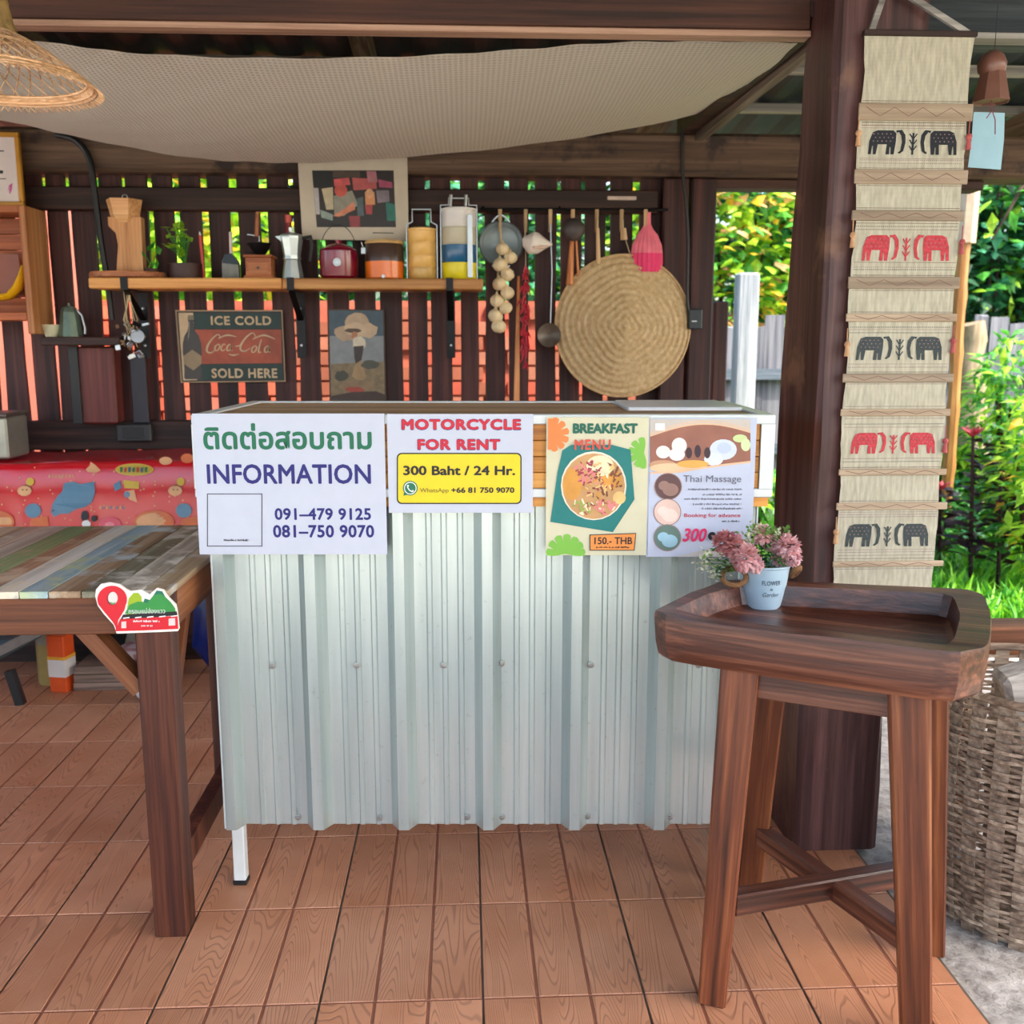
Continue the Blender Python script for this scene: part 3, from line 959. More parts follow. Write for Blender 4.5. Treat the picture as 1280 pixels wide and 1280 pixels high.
for i, rx in enumerate(ribs):
    if i == 0:
        prof += [(rx - 0.016, BASE - RIB), (rx + 0.006, BASE - RIB), (rx + 0.022, BASE)]
    else:
        prof += [(rx - 0.032, BASE), (rx - 0.014, BASE - RIB), (rx + 0.008, BASE - RIB), (rx + 0.026, BASE)]
    nx = ribs[i + 1] - 0.032 if i + 1 < len(ribs) else cx1
    base = rx + 0.026
    for f in (0.20, 0.45, 0.72):
        q = base + (nx - base) * f
        if q + 0.02 < nx: prof += [(q, BASE), (q + 0.003, BASE - 0.0035), (q + 0.011, BASE - 0.0035), (q + 0.014, BASE)]
prof = [p for p in prof if p[0] <= cx1 - 0.001] + [(cx1, BASE)]
vs = []; fs = []
for (xx, yy) in prof:
    for zz in (zc0, zc1):
        vs += [(xx, yy, zz), (xx, yy + 0.0012, zz)]
for i in range(len(prof) - 1):
    a = i * 4; c = a + 4
    fs += [(a, c, c + 2, a + 2), (a + 1, a + 3, c + 3, c + 1), (a, a + 1, c + 1, c), (a + 2, c + 2, c + 3, a + 3)]
mb = MB(); mb.M = CM; mb.add(vs, fs)
mb.build('corrugated_panel', M_corr, counter)
# corner flashing at the left edge, wrapping back, and side sheets
mb = MB(); mb.M = CM
mb.b2(cx0 - 0.0045, cx0, 0.011, CD - 0.01, zc0 + .002, zc1)
mb.build('side_sheet', M_frame, counter)
mb = MB(); mb.M = CM
mb.b2(cx1, cx1 + 0.003, 0.033, CD - 0.01, zc0 + .002, zc1)
mb.build('side_sheet', M_frame, counter)
for (px, py) in ((336, 838), (443, 838), (553, 838), (627, 836), (740, 838), (877, 838), (368, 1031), (472, 1031), (583, 1031), (627, 1031), (736, 1030), (840, 1030)):
    a, z = LP.p.ab(px, py)
    yy = BASE
    for j in range(len(prof) - 1):
        if prof[j][0] <= a <= prof[j + 1][0]:
            f = (a - prof[j][0]) / max(1e-6, prof[j + 1][0] - prof[j][0]); yy = prof[j][1] + f * (prof[j + 1][1] - prof[j][1])
    mb = MB(); mb.M = CM
    mb.lathe((a, yy - 0.001, z), [(0.0072, 0.0005), (0.0072, 0.0025), (0.0038, 0.003), (0.0038, 0.0065), (0, 0.007)], 8, rot=(R(90), 0, 0))
    mb.build('screw', flat((150, 152, 150), 0.35, 0.7), counter)

def ticks(P, x0, y0, x1, y1, m, layer=3):
    """print too small to read in the photograph: short uneven strokes"""
    rr = random.Random(int(x0 * 7 + y0)); its = []; x = x0
    while x < x1 - .6:
        if rr.random() < .16: x += 1.3
        a = rr.uniform(.5, 1.1); h = rr.uniform(0, .45) * (y1 - y0)
        its.append((P.px(rect(x, y0 + h, min(x + a, x1), y1 - rr.uniform(0, .25) * (y1 - y0))), m)); x += a + .45
    return polys_flat(P, 'small_print', its, layer, 0)
def polys_flat(P, name, items, k0, step):
    mb = MB(); ms = []; k = k0
    for pts, m in items:
        if m not in ms: ms.append(m)
        tri = tessellate_polygon([[Vector((a, b, 0)) for a, b in pts]])
        mb.add([P.P(a, b, k) for a, b in pts], [tuple(t) for t in tri], ms.index(m)); k += step
    return mb.build(name, ms, P.parent)
# ================================================================== SIGNS (boards 3 mm thick, print on them)
def board(name, label, x0, y0, x1, y1, m, cat, th=0.003, off=-0.006, group=None, wave=0):
    lp = Panel(CM @ Vector((0, off, 0)), CUX, None)
    a0, z1 = lp.ab(x0, y0); a1, z0 = lp.ab(x1, y1)
    o = thing(name, label, cat, tuple(CM @ Vector(((a0 + a1) / 2, off + th, z0))), -YAW, group)
    mb = MB(); mb.M = CM
    mb.b2(a0, a1, off, off + th, z0, z1)
    mb.build('board' if th > .002 else 'sheet', m, o)
    return o, Panel(CM @ Vector((0, off, 0)), CUX, o)
M_sign = flat((192, 198, 212), 0.35, 0, 0.02)
green = flat((0, 104, 70), 0.5, 0, 0.05); navy = flat((24, 22, 110), 0.5, 0, 0.05); blackp = flat((16, 16, 22), 0.5, 0, 0.05)
s1, P1 = board('information_sign', 'white information board with green heading and two phone numbers', 240, 517, 484, 693, M_sign, 'sign')
P1.text('heading', 'ติดต่อสอบถาม', 253, 529, 465, 562, green, bold=0.028)
P1.text('lettering', 'INFORMATION', 258, 580, 464, 605, navy, bold=0.022, space=1.02)
P1.text('phone_number', '091–479 9125', 343, 635, 464, 650, navy, bold=0.03, space=1.05)
P1.text('phone_number', '081–750 9070', 341, 656, 468, 672, navy, bold=0.03, space=1.05)
def pframe(P, x0, y0, x1, y1, w_, m, name='frame_line', layer=None):
    its = []
    for r_ in (rect(x0, y0, x1, y0 + w_), rect(x0, y1 - w_, x1, y1), rect(x0, y0, x0 + w_, y1), rect(x1 - w_, y0, x1, y1)):
        its.append((P.px(r_), m))
    return P.polys(name, its, layer)
pframe(P1, 259, 617, 328, 683, 0.9, blackp)
ticks(P1, 280, 673.5, 311, 676.5, blackp)
s2, P2 = board('rental_sign', 'white motorcycle rental board with a yellow price panel', 483.5, 517.5, 666, 641, M_sign, 'sign')
redp = flat((196, 10, 44), 0.45, 0, 0.04)
for i, (tx, a, b_, c, d) in enumerate((('MOTORCYCLE', 502, 524, 651, 537), ('FOR RENT', 522, 549, 625, 562))):
    P2.text('lettering_outline', tx, a - .6, b_ - .6, c + .6, d + .9, navy, bold=0.062, space=1.12, layer=1)
    P2.text('lettering', tx, a, b_, c, d, redp, bold=0.05, space=1.12, layer=2)
P2.polys('price_panel', [(P2.px(rrect(496, 566, 652, 630, 6)), blackp), (P2.px(rrect(497.6, 567.6, 650.4, 628.4, 5)), flat((228, 204, 8), 0.4, 0, 0.05))], 1)
P2.text('price', '300 Baht / 24 Hr.', 504, 582, 644, 594, blackp, bold=0.03, layer=3)
P2.text('lettering', 'WhatsApp', 525, 610, 561, 617, flat((96, 88, 20), 0.5, 0, 0.05), bold=0.0, layer=3)
P2.text('phone_number', '+66 81 750 9070', 564, 609, 643, 616, blackp, bold=0.03, layer=3)
wh = flat((232, 236, 232), 0.5, 0, 0.02); wag = flat((14, 110, 76), 0.5, 0, 0.04)
its = [(P2.px(circle(513.0, 610, 9.2)), wag), (P2.px([(506, 612), (511, 618), (504.4, 619.4)]), wag), (P2.px(circle(513.0, 610, 7.9)), wh), (P2.px(circle(513.0, 610, 6.8)), wag),
       (P2.px(strip_poly([(510.2, 606.0), (509.8, 609.2), (512, 612.6), (515.2, 614.2), (517, 613)], [1.3, 0.7, 0.7, 0.9, 1.3])), wh)]
P2.polys('chat_emblem', its, 3)

# ---- breakfast poster
cream = flat((208, 204, 172), 0.5, 0, 0.03)
s3, P3 = board('breakfast_poster', 'cream breakfast menu poster with a food photo in a teal frame', 683, 521.5, 809.5, 694, cream, 'poster', th=0.0012, off=-0.0075)
or_ = flat((236, 128, 62), 0.5, 0, 0.04); lg_ = flat((122, 186, 66), 0.5, 0, 0.04); teal = flat((0, 118, 114), 0.5, 0, 0.04)
def petals(cx, cy, angs, L, W, m, P):
    its = []
    for a in angs:
        a = R(a); dx, dy = math.cos(a), math.sin(a); px_, py_ = -dy, dx
        its.append((P.px([(cx, cy), (cx + dx * L * .5 + px_ * W * .45, cy + dy * L * .5 + py_ * W * .45), (cx + dx * L * .93 + px_ * W * .5, cy + dy * L * .93 + py_ * W * .5),
                          (cx + dx * L + 0 * px_, cy + dy * L), (cx + dx * L * .93 - px_ * W * .5, cy + dy * L * .93 - py_ * W * .5), (cx + dx * L * .5 - px_ * W * .45, cy + dy * L * .5 - py_ * W * .45)]), m))
    return its
P3.polys('orange_flower', petals(690, 543, (-75, -45, -12, 20, 50, 80), 22, 8, or_, P3) + [(P3.px([(685, 523), (692, 523), (692, 562), (685, 562)]), or_)], 1)
P3.polys('green_leaf', petals(805, 566, (-100, -135, -170, 155, 120, 95), 20, 8, lg_, P3), 1)
P3.polys('green_leaf', petals(707, 692, (-175, -145, -115, -85, -55, -30, -5), 25, 9, lg_, P3), 1)
P3.text('heading', 'BREAKFAST', 716, 529, 797, 542, flat((0, 96, 74), 0.5, 0, .04), bold=0.055, layer=2)
P3.text('heading', 'MENU', 718, 549, 763, 562, flat((206, 76, 58), 0.5, 0, .04), bold=0.032, layer=9, space=1.15)
P3.polys('teal_frame', [(P3.px([(703, 563), (714, 556), (765, 556), (788, 562), (793, 624), (766, 665), (688, 652), (697, 590)]), teal)], 3)
bowl = [(P3.px(circle(742, 607, 41, 43)), flat((228, 218, 196), .5, 0, .06)), (P3.px(circle(742, 607.5, 39, 41)), flat((196, 150, 96), .5, 0, .1))]
rr = random.Random(4)
fc = [flat(c, .5, 0, .15) for c in ((214, 150, 60), (160, 60, 70), (232, 190, 120), (120, 66, 40), (236, 130, 130), (150, 170, 80), (240, 220, 180))]
bowl += [(P3.px(circle(715, 605, 12, 20)), fc[0]), (P3.px(circle(764, 600, 12, 12)), fc[0]), (P3.px(circle(774, 622, 8, 8)), fc[2]), (P3.px(circle(750, 582, 17, 13)), fc[6])]
for (cx, cy, sx, sy, cs, n) in ((735, 590, 16, 16, (1, 1, 4), 50), (752, 586, 15, 10, (2, 6, 3), 22), (748, 610, 20, 12, (2, 0, 3, 1), 36), (752, 636, 26, 10, (4, 4, 6, 1), 50), (722, 634, 16, 10, (5, 6, 5), 26), (772, 596, 8, 14, (3, 3, 0), 18)):
    for k in range(n):
        a = rr.uniform(0, 6.28); r_ = rr.random() ** .5
        x_, y_ = cx + math.cos(a) * r_ * sx, cy + math.sin(a) * r_ * sy
        if ((x_ - 742) / 38) ** 2 + ((y_ - 607.5) / 40) ** 2 > .93: continue
        th = rr.uniform(0, 6.28); l = rr.uniform(1.5, 4)
        bowl.append((P3.px(strip_poly([(x_ - math.cos(th) * l, y_ - math.sin(th) * l), (x_ + math.cos(th) * l, y_ + math.sin(th) * l)], rr.uniform(.7, 1.5))), fc[rr.choice(cs)]))
def polys_flat(P, name, items, k0, step):
    mb = MB(); ms = []; k = k0
    for pts, m in items:
        if m not in ms: ms.append(m)
        tri = tessellate_polygon([[Vector((a, b, 0)) for a, b in pts]])
        mb.add([P.P(a, b, k) for a, b in pts], [tuple(t) for t in tri], ms.index(m)); k += step
    return mb.build(name, ms, P.parent)
polys_flat(P3, 'food_picture', bowl, 4, 0.02)
P3.polys('price_box', [(P3.px([(737, 668), (795, 666), (793, 688), (737, 688)]), blackp), (P3.px([(738, 669), (794, 667), (792, 687), (738, 687)]), flat((232, 142, 62), .5, 0, .04))], 4)
P3.text('price', '150.- THB', 743, 671, 790, 680, blackp, bold=0.015, layer=6)
ticks(P3, 745, 682, 787, 685, blackp, 6)
# ---- massage poster
pale = flat((188, 196, 216), 0.4, 0, 0.03)
s4, P4 = board('massage_poster', 'pale massage price poster with towels and candles at its top', 811.5, 523, 939, 696, pale, 'poster', th=0.0012, off=-0.0075)
brn = flat((150, 96, 78), .5, 0, .1); tan = flat((222, 184, 150), .5, 0, .05); grw = flat((196, 188, 178), .5, 0, .05)
def curve_band(x0, x1, f0, f1, n=16):
    xs = [x0 + (x1 - x0) * i / n for i in range(n + 1)]
    return [(x, f0(x)) for x in xs] + [(x, f1(x)) for x in reversed(xs)]
f_top = lambda x: 545 - 14 * math.sin((x - 812) / 127 * 3.0) + (x - 812) * -.02
its = [(P4.px(rect(812.5, 524, 938, 585)), brn),
       (P4.px(curve_band(812.5, 938, lambda x: 524, f_top)), grw),
       (P4.px(curve_band(812.5, 938, lambda x: f_top(x) - 1, lambda x: f_top(x) + 1.2)), tan),
       (P4.px(curve_band(812.5, 938, lambda x: f_top(x) - 4, lambda x: f_top(x) - 2.6)), tan)]
for (x, y, rx, ry, c) in ((829, 565, 9, 8, (228, 226, 220)), (849, 557, 9.5, 10, (232, 228, 222)), (846, 568, 10, 8, (236, 232, 226)), (904, 562, 17, 13, (206, 216, 232)), (892, 574, 12, 8, (214, 222, 236)), (905, 560, 9, 7, (186, 200, 224)),
                       (861, 566, 4, 7, (60, 34, 40)), (872, 564, 4, 8, (52, 30, 44)), (884, 566, 4, 7, (58, 36, 44)), (828, 581, 17, 6, (196, 150, 116)), (838, 585, 26, 6, (224, 190, 150)), (866, 580, 20, 5, (226, 170, 80)), (925, 548, 9, 5, (200, 216, 150)), (932, 556, 6, 8, (210, 226, 170))):
    its.append((P4.px(circle(x, y, rx, ry, 18)), flat(c, .5, 0, .05)))
f_low = lambda x: 592 - 2 * math.sin((x - 812) / 40) - max(0, (x - 850)) * .16
its += [(P4.px(curve_band(812.5, 938, f_low, lambda x: 604)), pale), (P4.px(curve_band(812.5, 938, lambda x: f_low(x) - 2, lambda x: f_low(x) + .6)), tan),
        (P4.px(rect(819, 529, 831, 538)), flat((220, 226, 226), .5, 0, .02))]
f_bot = lambda x: 696 - max(0, (x - 835)) ** 1.25 * .075
its += [(P4.px(curve_band(836, 938, f_bot, lambda x: 695.3)), flat((196, 190, 188), .5, 0, .05))]
for (x, y, c1, c2) in ((835, 608, (92, 62, 62), (150, 116, 104)), (834, 640, (222, 190, 178), (236, 208, 196)), (834, 672, (94, 120, 110), (150, 190, 206))):
    its += [(P4.px(circle(x, y, 17.4, 17)), flat((150, 120, 110), .5, 0, .04)), (P4.px(circle(x, y, 16.3, 16)), flat(c1, .5, 0, .1)), (P4.px(circle(x + 3, y + 4, 10, 8)), flat(c2, .5, 0, .1)), (P4.px(circle(x - 5, y - 1, 7, 6)), flat(c2, .5, 0, .15))]
polys_flat(P4, 'picture_print', its, 1, 0.05)
gry = flat((96, 96, 110), .5, 0, .03)
P4.text('heading', 'Thai Massage', 854, 594, 926, 605, gry, layer=5)
for i, (a, y) in enumerate(((860, 610), (878, 616.5), (855, 622), (866, 628.5), (877, 634))):
    ticks(P4, a, y, 927, y + 2.8, gry, 5)
P4.text('lettering', 'Booking for advance', 855, 641.5, 925, 647.5, redp, bold=0.008, layer=5)
ticks(P4, 901, 650, 924, 652.5, blackp, 5)
P4.text('price', '300', 853, 660, 883, 677, flat((216, 40, 96), .5, 0, .04), bold=0.03, shear=0.25, layer=5)
P4.polys('coin_mark', [(P4.px(circle(890, 670, 5.4)), blackp)], 5)
P4.text('price', 'Baht', 896, 664, 925, 676, flat((216, 40, 96), .5, 0, .04), bold=0.03, shear=0.25, layer=5)

# ================================================================== LEFT TABLE
TZ = 0.733
table = thing('plank_table', 'low wooden table topped with worn multicoloured reclaimed planks', 'table', (-1.2, 2.2, 0))
TXR, TXL, TY0, TY1 = -0.572, -2.05, 1.868, 2.568
tints = [((150, 120, 86), (190, 164, 130), (222, 206, 176)), ((120, 110, 96), (170, 162, 146), (208, 204, 190)), ((96, 96, 78), (136, 132, 108), (176, 176, 150)),
         ((108, 84, 62), (150, 124, 96), (190, 168, 140)), ((84, 122, 134), (128, 164, 176), (186, 200, 200)), ((150, 146, 132), (196, 192, 178), (226, 222, 210)),
         ((96, 66, 46), (140, 104, 76), (186, 156, 124)), ((88, 122, 72), (128, 160, 104), (176, 190, 150)), ((140, 128, 110), (188, 176, 158), (220, 212, 196)), ((104, 84, 68), (146, 124, 104), (190, 172, 150))]
PM = []
for i, (a, b_, c) in enumerate(tints):
    oth = tints[(i * 3 + 5) % len(tints)][2]
    PM.append(wood('painted_plank_%s' % 'abcdefghij'[i], a, b_, c, 'y', 0.38, 0.6, spec=0.5, blotch=(oth, 7 + i % 3, 0.52), bmp=0.3))
x = TXR; i = 0
rr = random.Random(14)
while x > TXL:
    wd = 0.056 + rr.uniform(-.006, .01)
    x0 = max(x - wd, TXL)
    if x0 - TXL < 0.02: x0 = TXL
    mb = MB(); mb.b2(x0 + 0.001, x - 0.001, TY0, TY1, TZ - 0.014, TZ + rr.uniform(-0.001, 0.0005), bev=0.0012)
    mb.build('plank', PM[i % len(PM)], table)
    x = x0; i += 1
ap0, ap1 = TZ - 0.088, TZ - 0.0145
LW = 0.066
mb = MB(); mb.b2(TXL + .01, TXR - .0065 - LW, TY0 + .007, TY0 + .029, ap0, ap1, bev=.002); mb.build('apron', M_tablex, table)
mb = MB(); mb.b2(TXL + .01, TXR - .006, TY1 - .026, TY1 - .004, ap0, ap1); mb.build('apron', M_tablex, table)
for xx in (TXR - .028, TXL + .008):
    mb = MB(); mb.b2(xx, xx + .022, TY0 + .005 + LW if xx > -1 else TY0 + .03, TY1 - .027, ap0, ap1); mb.build('apron', M_tabley, table)
LW = 0.066
for (lx, ly) in ((TXR - 0.006 - LW / 2, TY0 + .004 + LW / 2), (TXR - .063, TY1 - .062), (TXL + .065, TY0 + .06), (TXL + .065, TY1 - .062)):
    mb = MB(); mb.bar((lx, ly, 0), (lx, ly, ap1), LW, LW, side=(1, 0, 0), bev=.003); mb.build('leg', M_tableleg, table)
lx, ly = TXR - 0.006 - LW / 2, TY0 + .004 + LW / 2
mb = MB(); mb.bar((lx - .035, ly, ap0 - 0.12), (lx - .14, ly, ap0 + .01), .045, .03, side=(0, 1, 0)); mb.build('brace', M_tablex, table, grain=((-.105, 0, .13), 'x'))
mb = MB(); mb.bar((lx, ly + .03, ap0 - 0.16), (lx, ly + .15, ap0 + .01), .045, .03, side=(1, 0, 0)); mb.build('brace', M_tablex, table, grain=((0, .12, .17), 'x'))
mb = MB(); mb.b2(lx - .015, lx + .017, ly + .034, TY1 - .09, 0.10, 0.155); mb.build('stretcher', M_tableleg, table)
# painted map-pin sticker hung on the table corner
st = thing('pin_sign', 'small cut-out sign with a red map pin and green hills, fixed to the table corner', 'sign', (-0.66, TY0 - .004, .62))
SY = TY0 - 0.006
PS = Panel((0, SY - 0.0025, 0), (1, 0, 0), st)
out = [(119, 745), (120, 737), (126, 730), (137, 728), (149, 730), (157, 736), (163, 739), (176, 737), (187, 743), (196, 735), (204, 737), (210, 746), (220, 756), (222, 768), (224, 786), (222, 789), (200, 790), (146, 792), (142, 781), (130, 768), (122, 757)]
out = [(x, y) for x, y in out]
mb = MB(); mb.prism(PS.px(out)[::-1], (0, SY - 0.0025, 0), (1, 0, 0), (0, 0, 1), 0.005)
mb.build('backing', flat((236, 228, 218), .4, 0, .02), st)
gr1 = flat((44, 140, 60), .45, 0, .05); gr2 = flat((150, 176, 20), .45, 0, .05); gr3 = flat((12, 106, 84), .45, 0, .05); rdp = flat((206, 8, 34), .4, 0, .04)
its = [(PS.px([(158, 768), (161, 748), (167, 741), (173, 741), (177, 746), (178, 768)]), gr2),
       (PS.px([(174, 768), (181, 748), (188, 750), (196, 738), (203, 739), (208, 748), (208, 768)]), gr3),
       (PS.px([(156, 767), (162, 756), (172, 752), (178, 752), (184, 754), (192, 744), (200, 742), (206, 745), (214, 753), (219, 760), (220, 766)]), gr1),
       (PS.px([(152, 772), (154, 768), (221, 764), (222, 769), (150, 775)]), blackp),
       (PS.px([(144, 789), (150, 774), (222, 769.5), (223, 786), (180, 788)]), rdp)]
for k in range(5):
    x_ = 154 + k * 15; its.append((PS.px([(x_, 772 - k * .6), (x_ + 8, 771 - k * .6), (x_ + 8, 772.4 - k * .6), (x_, 773.4 - k * .6)]), wh))
its.append((PS.px([(152, 777), (158, 776.5), (158, 785), (152, 785)]), flat((220, 196, 190), .5, 0, .03)))
its.append((PS.px([(211, 773), (219, 772.4), (219.4, 781.4), (211, 782)]), flat((214, 200, 196), .5, 0, .03)))
pin = []
for k in range(25):
    a = R(-205 + 230 * k / 24)
    pin.append((140.5 + 18.5 * math.cos(a), 749 + 17 * math.sin(a)))
pin += [(156, 762), (148, 775), (146, 789), (144, 782), (141, 777), (130, 764)]
its.append((PS.px(pin), rdp))
its.append((PS.px(circle(140.5, 748, 6.6, 8.4)), flat((120, 8, 26), .5, 0, .04)))
its.append((PS.px(circle(141.4, 747.4, 6, 7.8)), flat((214, 208, 200), .5, 0, .04)))
its.append((PS.px([(136.5, 752), (142, 753.5), (145.5, 752), (143, 755.2), (139, 754.4)]), gr1))
polys_flat(PS, 'pin_print', its, 1, 0.08)
PS.text('lettering', 'กรอบแม่ฮ่องแวว', 161, 760, 207, 766, wh, layer=4)
ticks(PS, 167, 774.5, 200, 777.5, wh, 4)
ticks(PS, 177, 780, 191, 783, wh, 4)

# ================================================================== TROUGH TABLE (stool with tray top)
stool = thing('trough_table', 'dark rustic trough-topped wooden stand on four splayed legs', 'table', (0.70, 1.76, 0))
ZT, TH = 0.73, 0.083
KT = (CAM_H - ZT) / 0.5
def chaikin(pts, it=2, w_=0.18):
    for _ in range(it):
        q = []
        n = len(pts)
        for i in range(n):
            a = pts[i]; b = pts[(i + 1) % n]
            q.append((a[0] + (b[0] - a[0]) * w_, a[1] + (b[1] - a[1]) * w_)); q.append((b[0] - (b[0] - a[0]) * w_, b[1] - (b[1] - a[1]) * w_))
        pts = q
    return pts
outer = [(0.352, 1.800), (0.372, 1.755), (0.585, 1.628), (0.800, 1.512), (0.872, 1.548), (0.905, 1.600), (0.985, 1.745), (1.046, 1.885), (1.028, 1.925), (0.80, 1.993), (0.565, 2.058), (0.470, 1.955)]
inner = [(0.397, 1.812), (0.412, 1.785), (0.60, 1.672), (0.780, 1.568), (0.812, 1.566), (0.842, 1.602), (0.925, 1.745), (0.975, 1.870), (0.962, 1.896), (0.78, 1.950), (0.585, 2.008), (0.500, 1.938)]
outer = [(x * KT, y * KT) for x, y in outer]; inner = [(x * KT, y * KT) for x, y in inner]
oc = chaikin(outer, 1, .14); ic = chaikin(inner, 1, .14)
n = len(oc)
cx = sum(p[0] for p in oc) / n; cy = sum(p[1] for p in oc) / n
def scl(pts, k): return [(cx + (x - cx) * k, cy + (y - cy) * k) for x, y in pts]
rrs = random.Random(2)
jz = [rrs.uniform(-.0025, .0025) for _ in range(n)]
rings = [(scl(oc, .955), ZT - TH), (scl(oc, .975), ZT - TH + .006), (scl(oc, .99), ZT - TH + .03), (scl(oc, 1.0), ZT - .008), (scl(oc, .992), ZT), (ic, ZT - .001), (scl(ic, .985), ZT - .010), (scl(ic, .955), ZT - .040), (scl(ic, .90), ZT - .046)]
vs = []; fs = []
for ri, (pts, z) in enumerate(rings):
    for k, (x, y) in enumerate(pts): vs.append((x, y, z + (jz[k] if ri in (3, 4, 5) else 0)))
for i in range(len(rings) - 1):
    for k in range(n): fs.append((i * n + k, i * n + (k + 1) % n, (i + 1) * n + (k + 1) % n, (i + 1) * n + k))
fs.append(tuple(range(n - 1, -1, -1)))
ctr = len(vs); b0 = (len(rings) - 1) * n
vs.append((cx, cy, ZT - .048))
for k in range(n): fs.append((b0 + k, b0 + (k + 1) % n, ctr))
mb = MB(); mb.add(vs, fs)
mb.build('tray', M_stoolx, stool, True, angle=28, grain=((1, -.56, 0), 'x'))
zu = ZT - TH + 0.002
feet = [(0.449, 1.628), (0.775, 1.500), (0.925, 1.760), (0.606, 1.940)]
a = atz(930, 850, zu); c_ = atz(1120, 880, zu)
tops = [(0.481, 1.643), (0.724, 1.516), (0.834, 1.676), (0.604, 1.838)]
for (fx, fy), (tx, ty) in zip(feet, tops):
    mb = MB()
    d_ = Vector((tx, ty, zu)) - Vector((fx, fy, 0))
    p0 = Vector((fx, fy, 0)); p1 = Vector((tx, ty, zu)); 
    m_ = p0.lerp(p1, .5) + Vector((0.006 if fx < .7 else -.006, 0, 0))
    mb.bar(p0, p1, .050, .048, .066, .060, side=(1, -.35, 0), bev=.004)
    mb.build('leg', M_stool, stool, grain=(d_, 'z'))
def mid(a, b, t): return (a[0] + (b[0] - a[0]) * t, a[1] + (b[1] - a[1]) * t)
for i in range(4):
    a = Vector((*tops[i], zu - .032)); b = Vector((*tops[(i + 1) % 4], zu - .032))
    mb = MB(); mb.bar(a.lerp(b, .09), b.lerp(a, .09), .056, .022, side=(0, 0, 1), bev=.002); mb.build('apron', M_stoolx, stool, grain=(b - a, 'x'))
hz = 0.19
pts4 = [Vector((*mid(f, t, hz / zu), hz)) for f, t in zip(feet, tops)]
mb = MB(); mb.bar(pts4[0].lerp(pts4[2], .05), pts4[2].lerp(pts4[0], .05) , .042, .032, side=(0, 0, 1), bev=.003); mb.build('stretcher', M_stoolx, stool, grain=(pts4[2] - pts4[0], 'x'))
mb = MB(); a, b = pts4[3] - Vector((0, 0, .004)), pts4[1] - Vector((0, 0, .004))
mb.bar(a.lerp(b, .05), b.lerp(a, .05), .042, .032, side=(0, 0, 1), bev=.003); mb.build('stretcher', M_stoolx, stool, grain=(b - a, 'x'))

# ---- flower pot
pc = atz(953, 757, ZT - .047)
pot = thing('flower_pot', 'pale blue metal bucket planter of pink and white flowers standing in the trough tray', 'flower pot', (pc.x, pc.y, ZT - .0465))
zb_ = ZT - .0465
mb = MB()
mb.lathe((pc.x, pc.y, zb_), [(0.0, 0), (0.037, 0.0), (0.038, 0.002), (0.050, 0.083), (0.0525, 0.085), (0.0525, 0.088), (0.0485, 0.088), (0.046, 0.07), (0, .07)], 36)
bk = mb.build('bucket', flat((182, 208, 222), .35, .1, .04), pot, True)
mb = MB(); mb.lathe((pc.x, pc.y, zb_ + .071), [(0, .004), (.044, 0)], 16); mb.build('soil', flat((40, 34, 24), .9), pot)
def curved_text(txt, x0, x1, z0, z1, rad, m, name, bold=0.0, shear=0):
    vs, fs = text_mesh(txt, bold, shear)
    xs = [v[0] for v in vs]; ys = [v[1] for v in vs]
    out = []
    for v in vs:
        u = x0 + (v[0] - min(xs)) / (max(xs) - min(xs)) * (x1 - x0); z = z0 + (v[1] - min(ys)) / (max(ys) - min(ys)) * (z1 - z0)
        r_ = .0385 + (.050 - .0385) * z / .083 + .0006
        an = R(-90) + R(-18) + u / r_
        out.append((pc.x + r_ * math.cos(an), pc.y + r_ * math.sin(an), zb_ + z))
    mb = MB(); mb.add(out, fs); mb.build(name, m, bk)
pr = flat((70, 84, 100), .6)
curved_text('FLOWER', -.002, .036, .052, .061, .045, pr, 'lettering', .005)
curved_text('&', .014, .020, .041, .046, .045, pr, 'lettering')
curved_text('Garden', .000, .032, .028, .037, .045, pr, 'lettering', 0, .3)
# rope handles at both sides
M_rope = flat((128, 90, 56), .9, 0, .25, 80, .6)
for s_ in (-1, 1):
    mb = MB(); pts = []
    cxh = pc.x + s_ * .055; 
    for k in range(17):
        a = math.pi * 2 * k / 16
        if s_ < 0: pts.append(Vector((cxh - .012 + .024 * math.cos(a), pc.y - .026 + .006 * math.sin(a), zb_ + .066 + .016 * math.sin(a))))
        else: pts.append(Vector((cxh + .004 + .006 * math.cos(a), pc.y - .012 + .012 * math.sin(a), zb_ + .072 + .010 * math.cos(a + 1.2))))
    mb.tube(pts, .0055 if s_ < 0 else .007, 8)
    mb.build('rope_handle', M_rope, pot, True)
rr = random.Random(77)
pinks = [flat(c, .7, 0, .08) for c in ((206, 128, 126), (222, 150, 148), (232, 176, 176), (190, 100, 100))]
pk = [leaf_mat('pink_petals_%s' % 'abcd'[i], c1, c2, .3) for i, (c1, c2) in enumerate((((204, 136, 134), (226, 172, 170)), ((222, 166, 166), (240, 200, 200)), ((234, 194, 200), (248, 226, 230)), ((190, 110, 108), (212, 142, 136))))]
Yf = pc.y - .035
